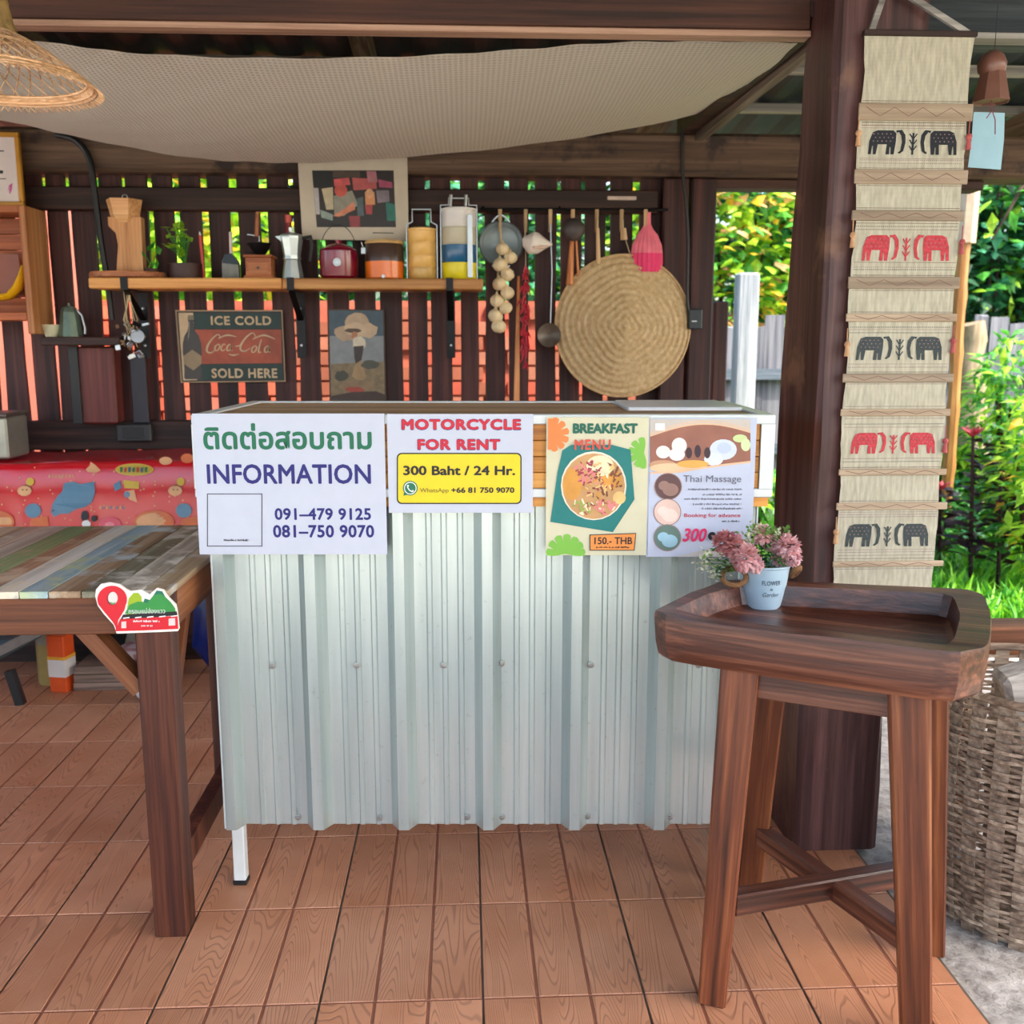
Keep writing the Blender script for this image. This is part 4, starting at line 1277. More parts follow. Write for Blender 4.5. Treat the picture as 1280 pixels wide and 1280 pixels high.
for (px, py, r_, dY, cset) in ((906, 678, 13, .02, (0, 3, 0)), (932, 697, 15, -.02, (0, 1, 1)), (918, 684, 12, 0, (0, 0, 3)), (952, 668, 11, .02, (0, 1)), (985, 683, 13, 0, (1, 2, 0)), (975, 697, 10, .02, (2, 2, 1)), (991, 697, 9, .0, (2, 1)), (962, 680, 9, .03, (2, 1)), (944, 706, 9, -.025, (1, 2))):
    c = at(px, py, Yf + dY); rad = r_ / FPX * 2.05 * 1.25
    mb = MB()
    for k in range(190):
        v = Vector((rr.gauss(0, 1), rr.gauss(0, 1), rr.gauss(0, 1))).normalized()
        l = rad * rr.uniform(.45, .62)
        leaf(mb, c + v * rad * .5, l, l * .8, v + Vector((rr.uniform(-.4, .4), rr.uniform(-.4, .4), rr.uniform(-.4, .4))), rr.choice(cset), rr)
    mb.build('flower_head', pk, pot)
    mb = MB(); mb.tube([Vector((pc.x + (c.x - pc.x) * .3, pc.y, zb_ + .06)), c], .0015, 4); mb.build('stem', G['green'], pot)
gl = [leaf_mat('sprig_green', (70, 120, 50), (140, 180, 90), .3), leaf_mat('sprig_pale', (190, 196, 160), (226, 226, 200), .3), leaf_mat('sprig_dark', (20, 70, 44), (46, 110, 70), .2)]
mb = MB(); st_ = MB()
for (px, py, spread, n_, cs) in ((889, 700, 15, 70, (1, 1, 0, 2)), (897, 713, 12, 40, (1, 2)), (880, 706, 7, 22, (1, 1)), (893, 722, 4, 10, (1,)), (942, 662, 9, 34, (0, 1)), (934, 672, 8, 26, (0, 0, 1)), (957, 698, 10, 55, (2, 2, 0)), (974, 668, 9, 40, (0, 1)), (985, 663, 6, 16, (0,)), (978, 704, 6, 20, (0,)), (962, 664, 10, 40, (1, 0)), (915, 705, 12, 50, (0, 2, 1)), (950, 690, 14, 70, (0, 2, 2))):
    c = at(px, py, Yf + rr.uniform(-.015, .02))
    b0 = Vector((pc.x + (c.x - pc.x) * .25, pc.y, zb_ + .07))
    st_.tube([b0, b0.lerp(c, .6) + Vector((0, 0, .008)), c], .0009, 4)
    for k in range(n_):
        q = c + Vector((rr.gauss(0, .45), rr.gauss(0, .4), rr.gauss(0, .45))) * spread / FPX * 2.05
        l = rr.uniform(.007, .013)
        leaf(mb, q, l, l * .75, Vector((rr.uniform(-1, 1), rr.uniform(-1, 1), rr.uniform(-.3, 1))), rr.choice(cs), rr)
tag(mb.build('foliage', gl, pot), kind='stuff'); tag(st_.build('sprig_stems', gl[0], pot), kind='stuff')

# ================================================================== HANGING TEXTILE
tx = thing('textile_hanging', 'long woven wall hanging with rows of black and red elephants, on the post', 'wall hanging', (0.945, 2.13, 0.62))
TYY = 2.134
def cloth_mat():
    m, t, b = new_mat('woven_linen')
    mp = coords(t, rnd=False)
    wv = []
    for ax in ('X', 'Z'):
        wn = t.nodes.new('ShaderNodeTexWave'); wn.bands_direction = ax; wn.inputs['Scale'].default_value = 160; wn.inputs['Distortion'].default_value = 1.5
        t.links.new(mp.outputs[0], wn.inputs['Vector']); wv.append(wn)
    ad = t.nodes.new('ShaderNodeMath'); ad.operation = 'ADD'
    t.links.new(wv[0].outputs['Fac'], ad.inputs[0]); t.links.new(wv[1].outputs['Fac'], ad.inputs[1])
    n = noise_n(t, coords(t, (6, 1, 1), False), 22, 4)
    n2 = t.nodes.new('ShaderNodeMath'); n2.operation = 'MULTIPLY_ADD'; n2.inputs[1].default_value = .22
    t.links.new(ad.outputs[0], n2.inputs[0]); t.links.new(n.outputs['Fac'], n2.inputs[2])
    r = ramp(t, n2.outputs[0], [(0.45, S(176, 170, 146)), (0.95, S(224, 218, 196))])
    t.links.new(r.outputs[0], b.inputs['Base Color']); b.inputs['Roughness'].default_value = .9
    bump(t, b, ad.outputs[0], .4, .001)
    tr = t.nodes.new('ShaderNodeBsdfTranslucent'); t.links.new(r.outputs[0], tr.inputs['Color'])
    mx = t.nodes.new('ShaderNodeMixShader'); mx.inputs[0].default_value = .2
    t.links.new(b.outputs[0], mx.inputs[1]); t.links.new(tr.outputs[0], mx.inputs[2]); t.links.new(mx.outputs[0], t.nodes['Material Output'].inputs['Surface'])
    return m
zt = lambda py: at(1100, py, TYY).z
X0, X1 = 0.831, 1.062
rr = random.Random(8)
mb = MB(); vs = []; fs = []; n = 50
for i in range(n + 1):
    z = zt(44) + (zt(735) - zt(44)) * i / n
    l = X0 + rr.uniform(-.0015, .0015) + .003 * math.sin(i * .5); r_ = X1 + rr.uniform(-.0015, .0015) - .004 * abs(math.sin(i * .36))
    for x in (l, r_): vs += [(x, TYY, z), (x, TYY + .0015, z)]
for i in range(n):
    a = i * 4; c = a + 4
    fs += [(a, a + 2, c + 2, c), (a + 1, c + 1, c + 3, a + 3), (a, c, c + 1, a + 1), (a + 2, a + 3, c + 3, c + 2)]
fs += [(0, 1, 3, 2), (n * 4, n * 4 + 2, n * 4 + 3, n * 4 + 1)]
mb.add(vs, fs); mb.build('cloth', cloth_mat(), tx)
M_bam = wood('bamboo_slat', (120, 100, 78), (156, 136, 112), (182, 162, 138), 'x', .5, .7)
slats = [(129, 151), (212, 230), (263, 276), (346, 361), (392, 402), (467, 478), (511, 520), (586, 594), (628, 637), (701, 708)]
PT = Panel((0, TYY, 0), (1, 0, 0), tx)
M_thr = flat((110, 76, 66), .9); M_blk = flat((34, 38, 44), .9, 0, .3, 200); M_redt = flat((186, 62, 70), .9, 0, .3, 200); M_blk2 = flat((62, 70, 70), .9, 0, .3, 200); M_mauve = flat((150, 118, 120), .9, 0, .2, 200)
for i, (a, b_) in enumerate(slats):
    z1, z0 = zt(a), zt(b_)
    mb = MB(); mb.b2(X0 - .004 - rr.uniform(0, .004), X1 + (.016 if i in (8, 9) else .006) + rr.uniform(0, .003), TYY - .0045, TYY - .0004, z0, z1, bev=.0012)
    sl = mb.build('bamboo_slat', M_bam, tx)
    PZ = Panel((0, TYY - .0045, 0), (1, 0, 0), sl)
    zz = []; nseg = 7
    for k in range(nseg + 1): zz.append((X0 + .01 + (X1 - X0 - .02) * k / nseg, z0 + (z1 - z0) * (.25 if k % 2 else .75)))
    PZ.polys('zigzag_line', [(strip_poly(zz, .0006), M_thr)])
its = []
def dots(py, m, w_=.0012, h=.0016, pitch=.0042):
    z = zt(py); x = X0 + .004
    while x < X1 - .006:
        its.append((rect(x, z - h / 2, x + w_ * 1.6, z + h / 2), m)); x += pitch
def line(py, m, h=.0008):
    z = zt(py); its.append((rect(X0 + .003, z - h / 2, X1 - .004, z + h / 2), m))
for (py, m) in ((147 + 6, M_thr), (126, M_thr), (160, M_mauve), (157, M_mauve), (198, M_mauve), (210, M_thr), (232, M_thr), (260, M_thr), (287, M_thr), (279, M_thr), (328, M_thr), (344, M_thr), (363, M_thr), (390, M_thr), (412, M_mauve), (416, M_blk2), (455, M_mauve), (465, M_thr), (480, M_mauve), (508, M_thr), (523, M_mauve), (534, M_mauve), (573, M_mauve), (584, M_thr), (626, M_thr), (640, M_mauve), (646, M_mauve), (690, M_mauve), (698, M_thr), (711, M_mauve)): line(py, m)
for (py, m) in ((153, M_thr), (156.5, M_thr), (204, M_mauve), (200, M_mauve), (283, M_blk), (337, M_blk), (334, M_mauve), (409, M_blk2), (459, M_mauve), (530, M_blk2), (577, M_blk2), (643, M_mauve), (687, M_mauve), (694, M_mauve)): dots(py, m)
polys_flat(PT, 'woven_lines', its, 1, 0)
eleph = [(0.0, 0.0), (0.02, .55), (.10, .92), (.22, 1.0), (.62, 1.0), (.70, .88), (.70, .55), (.66, 0.0), (.58, 0.0), (.57, .3), (.545, .3), (.54, 0), (.45, 0), (.47, .42), (.24, .42), (.20, 0.0), (.13, 0), (.12, .35), (.10, .35), (.075, 0)]
trunk = strip_poly([(.70, .95), (.80, .98), (.88, .8), (.90, .5), (.86, .15), (.78, .05)], [.05, .06, .055, .045, .04, .03])
ear = strip_poly([(.74, .75), (.78, .5), (.74, .25)], .022)
plant = strip_poly([(0, 0), (0, .9)], .04)
for (pa, pb, m) in ((163, 193, M_blk), (294, 326, M_redt), (421, 450, M_blk2), (541, 567, M_redt), (655, 683, M_blk2)):
    z1, z0 = zt(pa), zt(pb); h = z1 - z0; wE = .084
    xl_ = X0 + .020; xr_ = X1 - .020
    for s_ in (0, 1):
        f = (lambda p: (xl_ + p[0] * wE, z0 + p[1] * h)) if not s_ else (lambda p: (xr_ - p[0] * wE, z0 + p[1] * h))
        mb = MB()
        for q in (eleph, trunk):
            pts = [f(p) for p in q]
            tri = tessellate_polygon([[Vector((a, b, 0)) for a, b in pts]])
            mb.add([PT.P(a, b, 2) for a, b in pts], [tuple(t) for t in tri])
        # pale woven flecks in the body
        mb2 = MB()
        for r_ in range(3):
            for c_ in range(5):
                q0 = f((.12 + c_ * .11 + (r_ % 2) * .05, .55 + r_ * .15))
                pts = [(q0[0] - .0016, q0[1]), (q0[0], q0[1] - .0016), (q0[0] + .0016, q0[1]), (q0[0], q0[1] + .0016)]
                mb2.add([PT.P(a, b, 3) for a, b in pts], [(0, 1, 2, 3)])
        e_ = mb.build('elephant_motif', m, tx)
        mb2.build('motif_flecks', M_mauve, e_)
    xc = (xl_ + xr_) / 2
    itm = [([(xc + p[0] * .05, z0 + p[1] * h) for p in plant], m)]
    for hh_ in (.15, .4, .65):
        for s_ in (-1, 1):
            itm.append((strip_poly([(xc, z0 + hh_ * h), (xc + s_ * .008, z0 + (hh_ + .22) * h)], .0012), m))
    polys_flat(PT, 'plant_motif', itm, 2, .02)
# tassels
M_tas = flat((196, 150, 110), .9, 0, .2, 60); M_tasr = flat((176, 84, 84), .8, 0, .2)
for (x, py, m) in ((X0 - .004, 165, M_tas), (X1 + .002, 168, M_tasr), (X1 + .004, 300, M_tasr), (X0 - .004, 292, M_tas), (X0 - .003, 428, M_tas), (X1 + .001, 424, M_tasr), (X1 - .0, 549, M_tasr), (X0 - .004, 662, M_tas)):
    z = zt(py)
    mb = MB(); mb.tube([(x, TYY - .004, z + .03), (x, TYY - .005, z)], .0012, 5); mb.ball((x, TYY - .006, z - .004), .007, 8); mb.lathe((x, TYY - .006, z - .03), [(.006, 0), (.004, .02), (.002, .026)], 8)
    mb.build('tassel', m, tx, True)
# wooden hanger
mb = MB(); mb.b2(X0 - .004, X1 + .004, TYY - .008, TYY + .008, zt(45), zt(38), bev=.001); mb.build('hanger_bar', M_railwood, tx)
ap = at(1110, -22, TYY + .0)
for xx in (X0 + .012, X1 - .012):
    mb = MB(); mb.bar((xx, TYY, zt(41)), (ap.x, TYY, ap.z), .012, .008, side=(1, 0, 0)); mb.build('hanger_arm', M_greyx, tx)

# ================================================================== WIND CHIME
ch = thing('wind_chime', 'terracotta bell chime with a blank blue card, hanging under the eave', 'wind chime', tuple(at(1238, 210, 2.2)))
YC = 2.20
M_cop = flat((120, 80, 66), .35, 0, .12, 20, 0, .6)
sc_ = at(1238, 100, YC)
k_ = 2.2 / FPX * 1.05
mb = MB(); mb.lathe(tuple(at(1240, 82, YC)), [(0, -16 * k_), (9 * k_, -14 * k_), (15 * k_, -6 * k_), (16 * k_, 2 * k_), (12 * k_, 11 * k_), (5 * k_, 16 * k_), (0, 17 * k_)], 20); mb.build('ball_top', M_cop, ch, True)
mb = MB(); b0 = at(1238, 128, YC)
mb.lathe(tuple(b0), [(19 * k_, 2 * k_), (20 * k_, 0), (21 * k_, 0), (18 * k_, 14 * k_), (14 * k_, 32 * k_), (9 * k_, 34 * k_)], 8); mb.build('bell', M_cop, ch)
mb = MB(); mb.tube([at(1243, 66, YC), Vector((at(1243, 66, YC).x, YC, 2.17))], .0008, 5); mb.build('cord', M_black, ch)
mb = MB(); mb.tube([b0 + Vector((0, 0, .02)), at(1240, 138, YC), at(1233, 148, YC)], .0012, 5); mb.tube([at(1240, 138, YC), at(1244, 150, YC), at(1244, 168, YC)], .0012, 5); mb.build('red_cord', flat((140, 60, 70), .7), ch)
cp = [at(1217, 140, YC), at(1256, 141, YC), at(1255, 175, YC), at(1251, 212, YC), at(1210, 209, YC), at(1215, 170, YC)]
mb = MB(); mb.add([p for p in cp] + [p + Vector((0, .0012, 0)) for p in cp], [(0, 1, 2, 5), (5, 2, 3, 4), (6, 11, 8, 7), (11, 10, 9, 8)] + [(i, (i + 1) % 6, (i + 1) % 6 + 6, i + 6) for i in range(6)])
mb.build('card', flat((150, 190, 204), .5, 0, .04), ch)

# ================================================================== BASKET, BENCH, LOG
bc = Vector((1.222, 1.935, 0))
bk_ = thing('woven_basket', 'tall open weave bamboo basket on the concrete beside the trough table', 'basket', (bc.x, bc.y, -.014))
def br_at(z): return .196 + .026 * math.sin(min(z / .52, 1) * 2.4) + .006
M_bask = wood('basket_strip', (84, 66, 54), (148, 126, 106), (198, 178, 154), 'x', .55, .8)
NS = 26; H_ = 0.51; rows = 46
rr = random.Random(55)
for k in range(NS):
    a = 2 * math.pi * k / NS
    mb = MB(); vs = []; fs = []
    for i in range(9):
        z = H_ * i / 8; r_ = br_at(z)
        for da, dr in ((-.07, .001), (.07, .001), (.07, -.002), (-.07, -.002)):
            vs.append((bc.x + math.cos(a + da) * (r_ + dr), bc.y + math.sin(a + da) * (r_ + dr), z - .013))
    for i in range(8):
        for q in range(4): fs.append((i * 4 + q, i * 4 + (q + 1) % 4, i * 4 + 4 + (q + 1) % 4, i * 4 + 4 + q))
    fs += [(3, 2, 1, 0), (32, 33, 34, 35)]
    mb.add(vs, fs); mb.build('stake', M_bask, bk_)
for j in range(rows):
    mb = MB(); vs = []; fs = []; N = NS * 4
    z0 = .012 + (H_ - .02) * j / rows
    tilt = rr.uniform(-.006, .006); ph0 = rr.uniform(0, 6.28); hgt = rr.uniform(.0055, .0080)
    for i in range(N):
        a = 2 * math.pi * i / N
        r_ = br_at(z0) + .0055 * math.cos(a * NS / 2 + math.pi * j) + .0005
        z = z0 + tilt * math.sin(a + ph0) + .001 * math.sin(a * 7 + j) - .013
        for dz, dr in ((0, .0009), (hgt, .0009), (hgt, -.0009), (0, -.0009)):
            vs.append((bc.x + math.cos(a) * (r_ + dr), bc.y + math.sin(a) * (r_ + dr), z + dz))
    for i in range(N):
        i2 = (i + 1) % N
        for q in range(4): fs.append((i * 4 + q, i2 * 4 + q, i2 * 4 + (q + 1) % 4, i * 4 + (q + 1) % 4))
    mb.add(vs, fs); mb.build('weaving_strip', M_bask, bk_)
mb = MB(); mb.lathe((bc.x, bc.y, -.012), [(0, 0), (.19, 0), (.19, .006), (0, .006)], 24); mb.build('base', M_bask, bk_)
pts = [Vector((bc.x + math.cos(a * .2618) * br_at(.5), bc.y + math.sin(a * .2618) * br_at(.5), H_ - .006)) for a in range(25)]
mb = MB(); mb.tube(pts, .009, 6, cap=False); mb.build('rim', M_bask, bk_, True)
lg0 = at(1262, 858, 1.90)
lo = thing('log_offcut', 'weathered grey log offcut sticking out of the woven basket', 'log', (bc.x, bc.y, .05))
mb = MB(); a = Vector((1.32, 2.00, 0.03)); b_ = at(1270, 838, 1.90) + Vector((.02, .02, 0))
mb.bar(a, b_, .10, .07, side=(1, 0, 0), bev=.012); mb.build('billet', wood('grey_log', (120, 112, 104), (168, 160, 150), (204, 196, 186), 'x', .7, .8), lo)
bn = thing('plank_bench', 'brown plank bench end behind the woven basket', 'bench', (1.45, 2.28, -.014))
z1 = at(1240, 790, 2.16).z; z0 = at(1240, 828, 2.16).z
mb = MB(); mb.b2(1.13, 1.95, 2.19, 2.28, z0, z1, bev=.006); mb.build('seat', M_tablex, bn)
for (xx, yy) in ((1.2, 2.235), (1.88, 2.235)):
    mb = MB(); mb.bar((xx, yy, -.014), (xx, yy, z0 + .002), .04, .04); mb.build('leg', M_stool, bn)

# ================================================================== CANOPY SHEET
def sheet_mat():
    m, t, b = new_mat('waffle_cotton')
    tc = t.nodes.new('ShaderNodeTexCoord')
    mp = t.nodes.new('ShaderNodeMapping'); t.links.new(tc.outputs['Object'], mp.inputs['Vector'])
    w1 = t.nodes.new('ShaderNodeTexWave'); w1.bands_direction = 'X'; w1.inputs['Scale'].default_value = 24; w1.inputs['Distortion'].default_value = .3
    w2 = t.nodes.new('ShaderNodeTexWave'); w2.bands_direction = 'Y'; w2.inputs['Scale'].default_value = 24; w2.inputs['Distortion'].default_value = .3
    for w_ in (w1, w2): t.links.new(mp.outputs[0], w_.inputs['Vector'])
    mu = t.nodes.new('ShaderNodeMath'); mu.operation = 'MULTIPLY'
    t.links.new(w1.outputs['Fac'], mu.inputs[0]); t.links.new(w2.outputs['Fac'], mu.inputs[1])
    r = ramp(t, mu.outputs[0], [(0.0, S(244, 238, 226)), (0.6, S(224, 214, 200))])
    t.links.new(r.outputs[0], b.inputs['Base Color']); b.inputs['Roughness'].default_value = .85
    bump(t, b, mu.outputs[0], .8, .004)
    tr = t.nodes.new('ShaderNodeBsdfTranslucent'); t.links.new(r.outputs[0], tr.inputs['Color'])
    mx = t.nodes.new('ShaderNodeMixShader'); mx.inputs[0].default_value = .4
    t.links.new(b.outputs[0], mx.inputs[1]); t.links.new(tr.outputs[0], mx.inputs[2]); t.links.new(mx.outputs[0], t.nodes['Material Output'].inputs['Surface'])
    return m
sh = MB(); vs = []; fs = []; NU, NV = 60, 24
front = [(-300, 26), (40, 52), (160, 66), (320, 73), (500, 71), (640, 63), (760, 54), (880, 52), (997, 54)]
back = [(-300, 90), (0, 150), (100, 172), (230, 196), (330, 203), (420, 202), (600, 188), (760, 166), (913, 134)]
def interp(P, s_):
    f = s_ * (len(P) - 1); i = min(int(f), len(P) - 2); f -= i
    return P[i][0] + (P[i + 1][0] - P[i][0]) * f, P[i][1] + (P[i + 1][1] - P[i][1]) * f
fA = [at(x, y, 2.425) for x, y in front]
bA = [at(x, y, 3.40) for x, y in back]
def vi(P, s_):
    f = s_ * (len(P) - 1); i = min(int(f), len(P) - 2); f -= i
    # smooth (Catmull-Rom)
    p0 = P[max(i - 1, 0)]; p1 = P[i]; p2 = P[i + 1]; p3 = P[min(i + 2, len(P) - 1)]
    return 0.5 * ((2 * p1) + (p2 - p0) * f + (2 * p0 - 5 * p1 + 4 * p2 - p3) * f * f + (3 * p1 - p0 - 3 * p2 + p3) * f ** 3)
for i in range(NU + 1):
    a = vi(fA, i / NU); b = vi(bA, i / NU)
    for j in range(NV + 1):
        s_ = j / NV
        p = a.lerp(b, s_)
        p.z -= math.sin(math.pi * s_) * .035 * math.sin(math.pi * i / NU) ** .7 + .0015 * math.sin(i * 1.3 + j)
        vs.append(tuple(p)); vs.append((p.x, p.y, p.z + .0012))
w_ = (NV + 1) * 2
for i in range(NU):
    for j in range(NV):
        a = i * w_ + j * 2
        fs.append((a, a + w_, a + w_ + 2, a + 2)); fs.append((a + 1, a + 3, a + w_ + 3, a + w_ + 1))
sh.add(vs, fs)
so = obj1(sh, 'canopy_sheet', sheet_mat(), 'cream waffle weave sheet slung under the roof as a sagging canopy', 'sheet', smooth=True)

# ================================================================== HANGING LAMP SHADE
lc = at(-6, 100, 2.0)
lm = thing('woven_lampshade', 'hanging open weave rattan lampshade with a picot edge', 'lampshade', (lc.x, 2.0, lc.z - .06))
zbr = at(108, 108, 2.0).z - .005
zn = at(10, 44, 2.0).z
R0, R1 = .047, .185
M_ratt = wood('rattan', (160, 116, 76), (212, 168, 124), (236, 202, 164), 'x', .5, 1.2)
def cone(t):  # t 0 neck .. 1 brim
    r_ = R0 + (R1 - R0) * t
    z = zn + (zbr - zn) * (t ** 1.25)
    return r_, z
lat = MB(); NF = 34
for fam in (1, -1):
    for k in range(NF):
        pts = []
        for i in range(9):
            t = i / 8 * .82
            r_, z = cone(t); a = 2 * math.pi * k / NF + fam * t * .62
            pts.append((lc.x + math.cos(a) * (r_ + fam * .0006), 2.0 + math.sin(a) * (r_ + fam * .0006), z))
        lat.tube(pts, .0016, 4, cap=False)
tag(lat.build('lattice', M_ratt, lm), kind='stuff')
for (t, rad) in ((0.0, .004), (.30, .0014), (.34, .0014), (.82, .003), (.90, .003), (.94, .0028)):
    r_, z = cone(t); mb = MB()
    mb.tube([(lc.x + math.cos(a * math.pi / 24) * r_, 2.0 + math.sin(a * math.pi / 24) * r_, z) for a in range(49)], rad, 5, cap=False); mb.build('ring', M_ratt, lm, True)
mb = MB(); vs = []; fs = []; N = 96
for i in range(N):
    a = 2 * math.pi * i / N
    for t in (.82, .88, .95):
        r_, z = cone(t); vs.append((lc.x + math.cos(a) * r_, 2.0 + math.sin(a) * r_, z + .0015 * math.sin(i * 2.6 + t * 40)))
for i in range(N):
    j = (i + 1) % N
    for q in range(2): fs.append((i * 3 + q, j * 3 + q, j * 3 + q + 1, i * 3 + q + 1))
mb.add(vs, fs); mb.build('brim_band', M_ratt, lm)
mb = MB()
for i in range(92):
    a = 2 * math.pi * i / 92; r_, z = cone(.95)
    q0 = Vector((lc.x + math.cos(a) * r_, 2.0 + math.sin(a) * r_, z)); a1 = a + .034; a2 = a + .068
    q1 = Vector((lc.x + math.cos(a1) * (r_ + .010), 2.0 + math.sin(a1) * (r_ + .010), z - .008)); q2 = Vector((lc.x + math.cos(a2) * r_, 2.0 + math.sin(a2) * r_, z))
    mb.tube([q0, q1, q2], .0014, 4, cap=False)
tag(mb.build('picot_edge', M_ratt, lm), kind='stuff')
mb = MB(); mb.lathe((lc.x, 2.0, zn), [(R0, 0), (R0 * .86, .02), (R0 * .72, .05), (R0 * .66, .10), (R0 * .6, .14), (.01, .145)], 26)
mb.build('crown', flat((150, 122, 74), .8, 0, .35, 60, .9), lm, True)
mb = MB(); mb.tube([(lc.x, 2.0, zn + .14), (lc.x, 2.0, 2.22)], .003, 6); mb.build('cord', M_black, lm)
# ================================================================== SHELF AND WHAT STANDS ON IT
SYF, SYB = 3.46, 3.652
zs1 = at(350, 347.5, SYF).z
zs0 = zs1 - 0.036
shelf = thing('wall_shelf', 'long pine wall shelf on black iron brackets', 'shelf', (-0.6, 3.56, zs0))
xa, xb = at(110, 350, SYF).x, at(604, 350, SYF).x
xm = at(352, 350, SYF).x
for (a, b_) in ((xa, xm - .001), (xm + .001, xb)):
    mb = MB(); mb.b2(a, b_, SYF, SYB, zs0, zs1, bev=.004); mb.build('board', M_shelf, shelf)
for px in (155, 363, 562):
    x = at(px, 350, SYF).x
    mb = MB()
    mb.b2(x - .012, x + .012, SYF - .005, SYF - .001, zs0 - .004, zs1 + .002)
    mb.b2(x - .012, x + .012, SYF - .001, SYB, zs0 - .005, zs0 - .001)
    mb.b2(x - .016, x + .016, SYB - .010, SYB - .003, zs0 - .235, zs0 - .001)
    mb.bar((x, SYF + .02, zs0 - .006), (x, SYB - .01, zs0 - .10), .022, .005, side=(1, 0, 0))
    b_ = mb.build('bracket', M_blackmetal, shelf)
    for dz in (.06, .19):
        mb = MB(); mb.lathe((x, SYB - .0105, zs0 - dz), [(.006, 0), (.004, .003), (0, .0035)], 8, rot=(R(90), 0, 0)); mb.build('screw', M_steel, b_)
SI = 3.56
ks = SI * 1.012 / FPX      # metres per pixel at the shelf
def sx(px): return at(px, 340, SI).x
def L(mb, px, prof, n=24, mi=0, y=SI, z=None):
    """lathe from pixel radii / heights above the shelf"""
    mb.lathe((sx(px), y, zs1 if z is None else z), [(r_ * ks, h * ks) for r_, h in prof], n, mi); return mb
def sthing(name, label, cat, px, y=SI, z=None, group=None):
    return thing(name, label, cat, (sx(px), y, zs1 if z is None else z), 0, group)

# round cutting board with a wooden dripper stand on it
t_ = sthing('serving_board', 'round brown wooden serving board lying at the left end of the pine shelf', 'board', 160)
mb = MB(); L(mb, 160, [(0, 0), (40, 0), (44, 2), (44.5, 5), (43, 8), (0, 8.5)], 32)
for i in range(len(mb.v)): mb.v[i].y = SI + (mb.v[i].y - SI) * .72
mb.build('board', wood('reddish_board', (110, 60, 34), (158, 96, 60), (190, 126, 86), 'x', .5), t_, True)
t_ = sthing('dripper_stand', 'tall tan wooden coffee dripper stand on the serving board', 'dripper stand', 160, z=zs1 + 8.6 * ks)
M_drip = wood('tan_ply', (150, 100, 58), (188, 134, 84), (210, 160, 110), 'z', .5)
zb2 = zs1 + 8.6 * ks; xd = sx(162)
mb = MB(); mb.prism([(-13 * ks, 0), (18 * ks, 0), (19 * ks, 62 * ks), (-19 * ks, 62 * ks), (-19 * ks, 52 * ks), (-11 * ks, 44 * ks), (-9 * ks, 30 * ks)][::1], (xd, SI - .02, zb2), (1, 0, 0), (0, 0, 1), .04); mb.build('body', M_drip, t_)
mb = MB(); mb.lathe((xd - 1 * ks, SI, zb2), [(10 * ks, 56 * ks), (17 * ks, 64 * ks), (21 * ks, 82 * ks), (20 * ks, 82 * ks), (9 * ks, 58 * ks)], 6); mb.build('cone', wood('pale_ply', (176, 124, 76), (206, 154, 102), (222, 176, 126), 'x', .5), t_)
mb = MB(); mb.tube([Vector((xd + math.cos(a / 8 * math.pi) * 3 * ks, SI, zb2 + (85 + math.sin(a / 8 * math.pi) * 3) * ks)) for a in range(17)], .0014, 5); mb.build('wire_loop', M_steel, t_)
# little plants
def potplant(name, label, px, pots, leaves, mlist, seed, y=SI, potm=None):
    rr = random.Random(seed)
    t_ = sthing(name, label, 'potted plant', px, y)
    mb = MB(); L(mb, px, pots, 14, y=y); mb.build('pot', potm, t_, True)
    for (lx, ly, r_, m) in leaves:
        c = at(lx, ly, y + rr.uniform(-.03, .01)); b0 = Vector((sx(px), y, zs1 + pots[-1][1] * ks))
        mb = MB(); mb.tube([b0, b0.lerp(c, .5) + Vector((0, 0, .01)), c], .0015, 4)
        mb.build('stem', G['green'], t_)
        mb = MB(); d = Vector((rr.uniform(-1, 1), -.3, rr.uniform(-.2, 1)))
        dn = d.normalized(); leaf(mb, c - dn * r_ * ks * .9, r_ * ks * 1.9, r_ * ks * 1.5, d, 0, rr, .1); mb.build('leaf', G[m], t_)
potplant('small_potted_plant', 'small round-leaved plant in a tiny dark pot beside the dripper stand', 192, [(0, 0), (7, 0), (9, 12), (8, 12), (0, 11)],
         [(188, 308, 9, 'green'), (187, 332, 7, 'lime'), (198, 313, 6, 'green'), (180, 318, 5, 'green'), (196, 330, 6, 'green')], None, 1, SI - .02, flat((60, 40, 30), .6))
lv = []
rr = random.Random(12)
for k in range(26): lv.append((rr.gauss(219, 9), rr.uniform(280, 318), rr.uniform(5, 8), 'lime'))
potplant('leafy_potted_plant', 'bright lime leafy plant in a dark wooden planter on the shelf', 232, [(0, 0), (19, 0), (20, 18), (18, 18), (0, 17)], lv, None, 2, SI, flat((58, 30, 24), .5))
# marker pen, bag
t_ = sthing('red_pen', 'slim red pen standing between the planter and the grey pouch', 'pen', 252)
mb = MB(); mb.tube([Vector((sx(254), SI + .01, zs1)), at(250, 294, SI + .01)], .0055, 8); mb.build('barrel', flat((190, 60, 44), .4), t_, True)
mb = MB(); p = at(250, 294, SI + .01); mb.tube([p, p + Vector((-.001, 0, .012))], [.0045, .002], 8); mb.build('cap', M_white, t_, True)
t_ = sthing('grey_pouch', 'small grey pouch with a white stick in it', 'pouch', 289)
mb = MB(); mb.prism([(-10 * ks, 0), (10 * ks, 0), (9.5 * ks, 20 * ks), (2 * ks, 30 * ks), (-6 * ks, 28 * ks), (-9.5 * ks, 20 * ks)], (sx(289), SI - .012, zs1), (1, 0, 0), (0, 0, 1), .026); mb.build('bag', flat((120, 122, 116), .6, 0, .2, 30), t_)
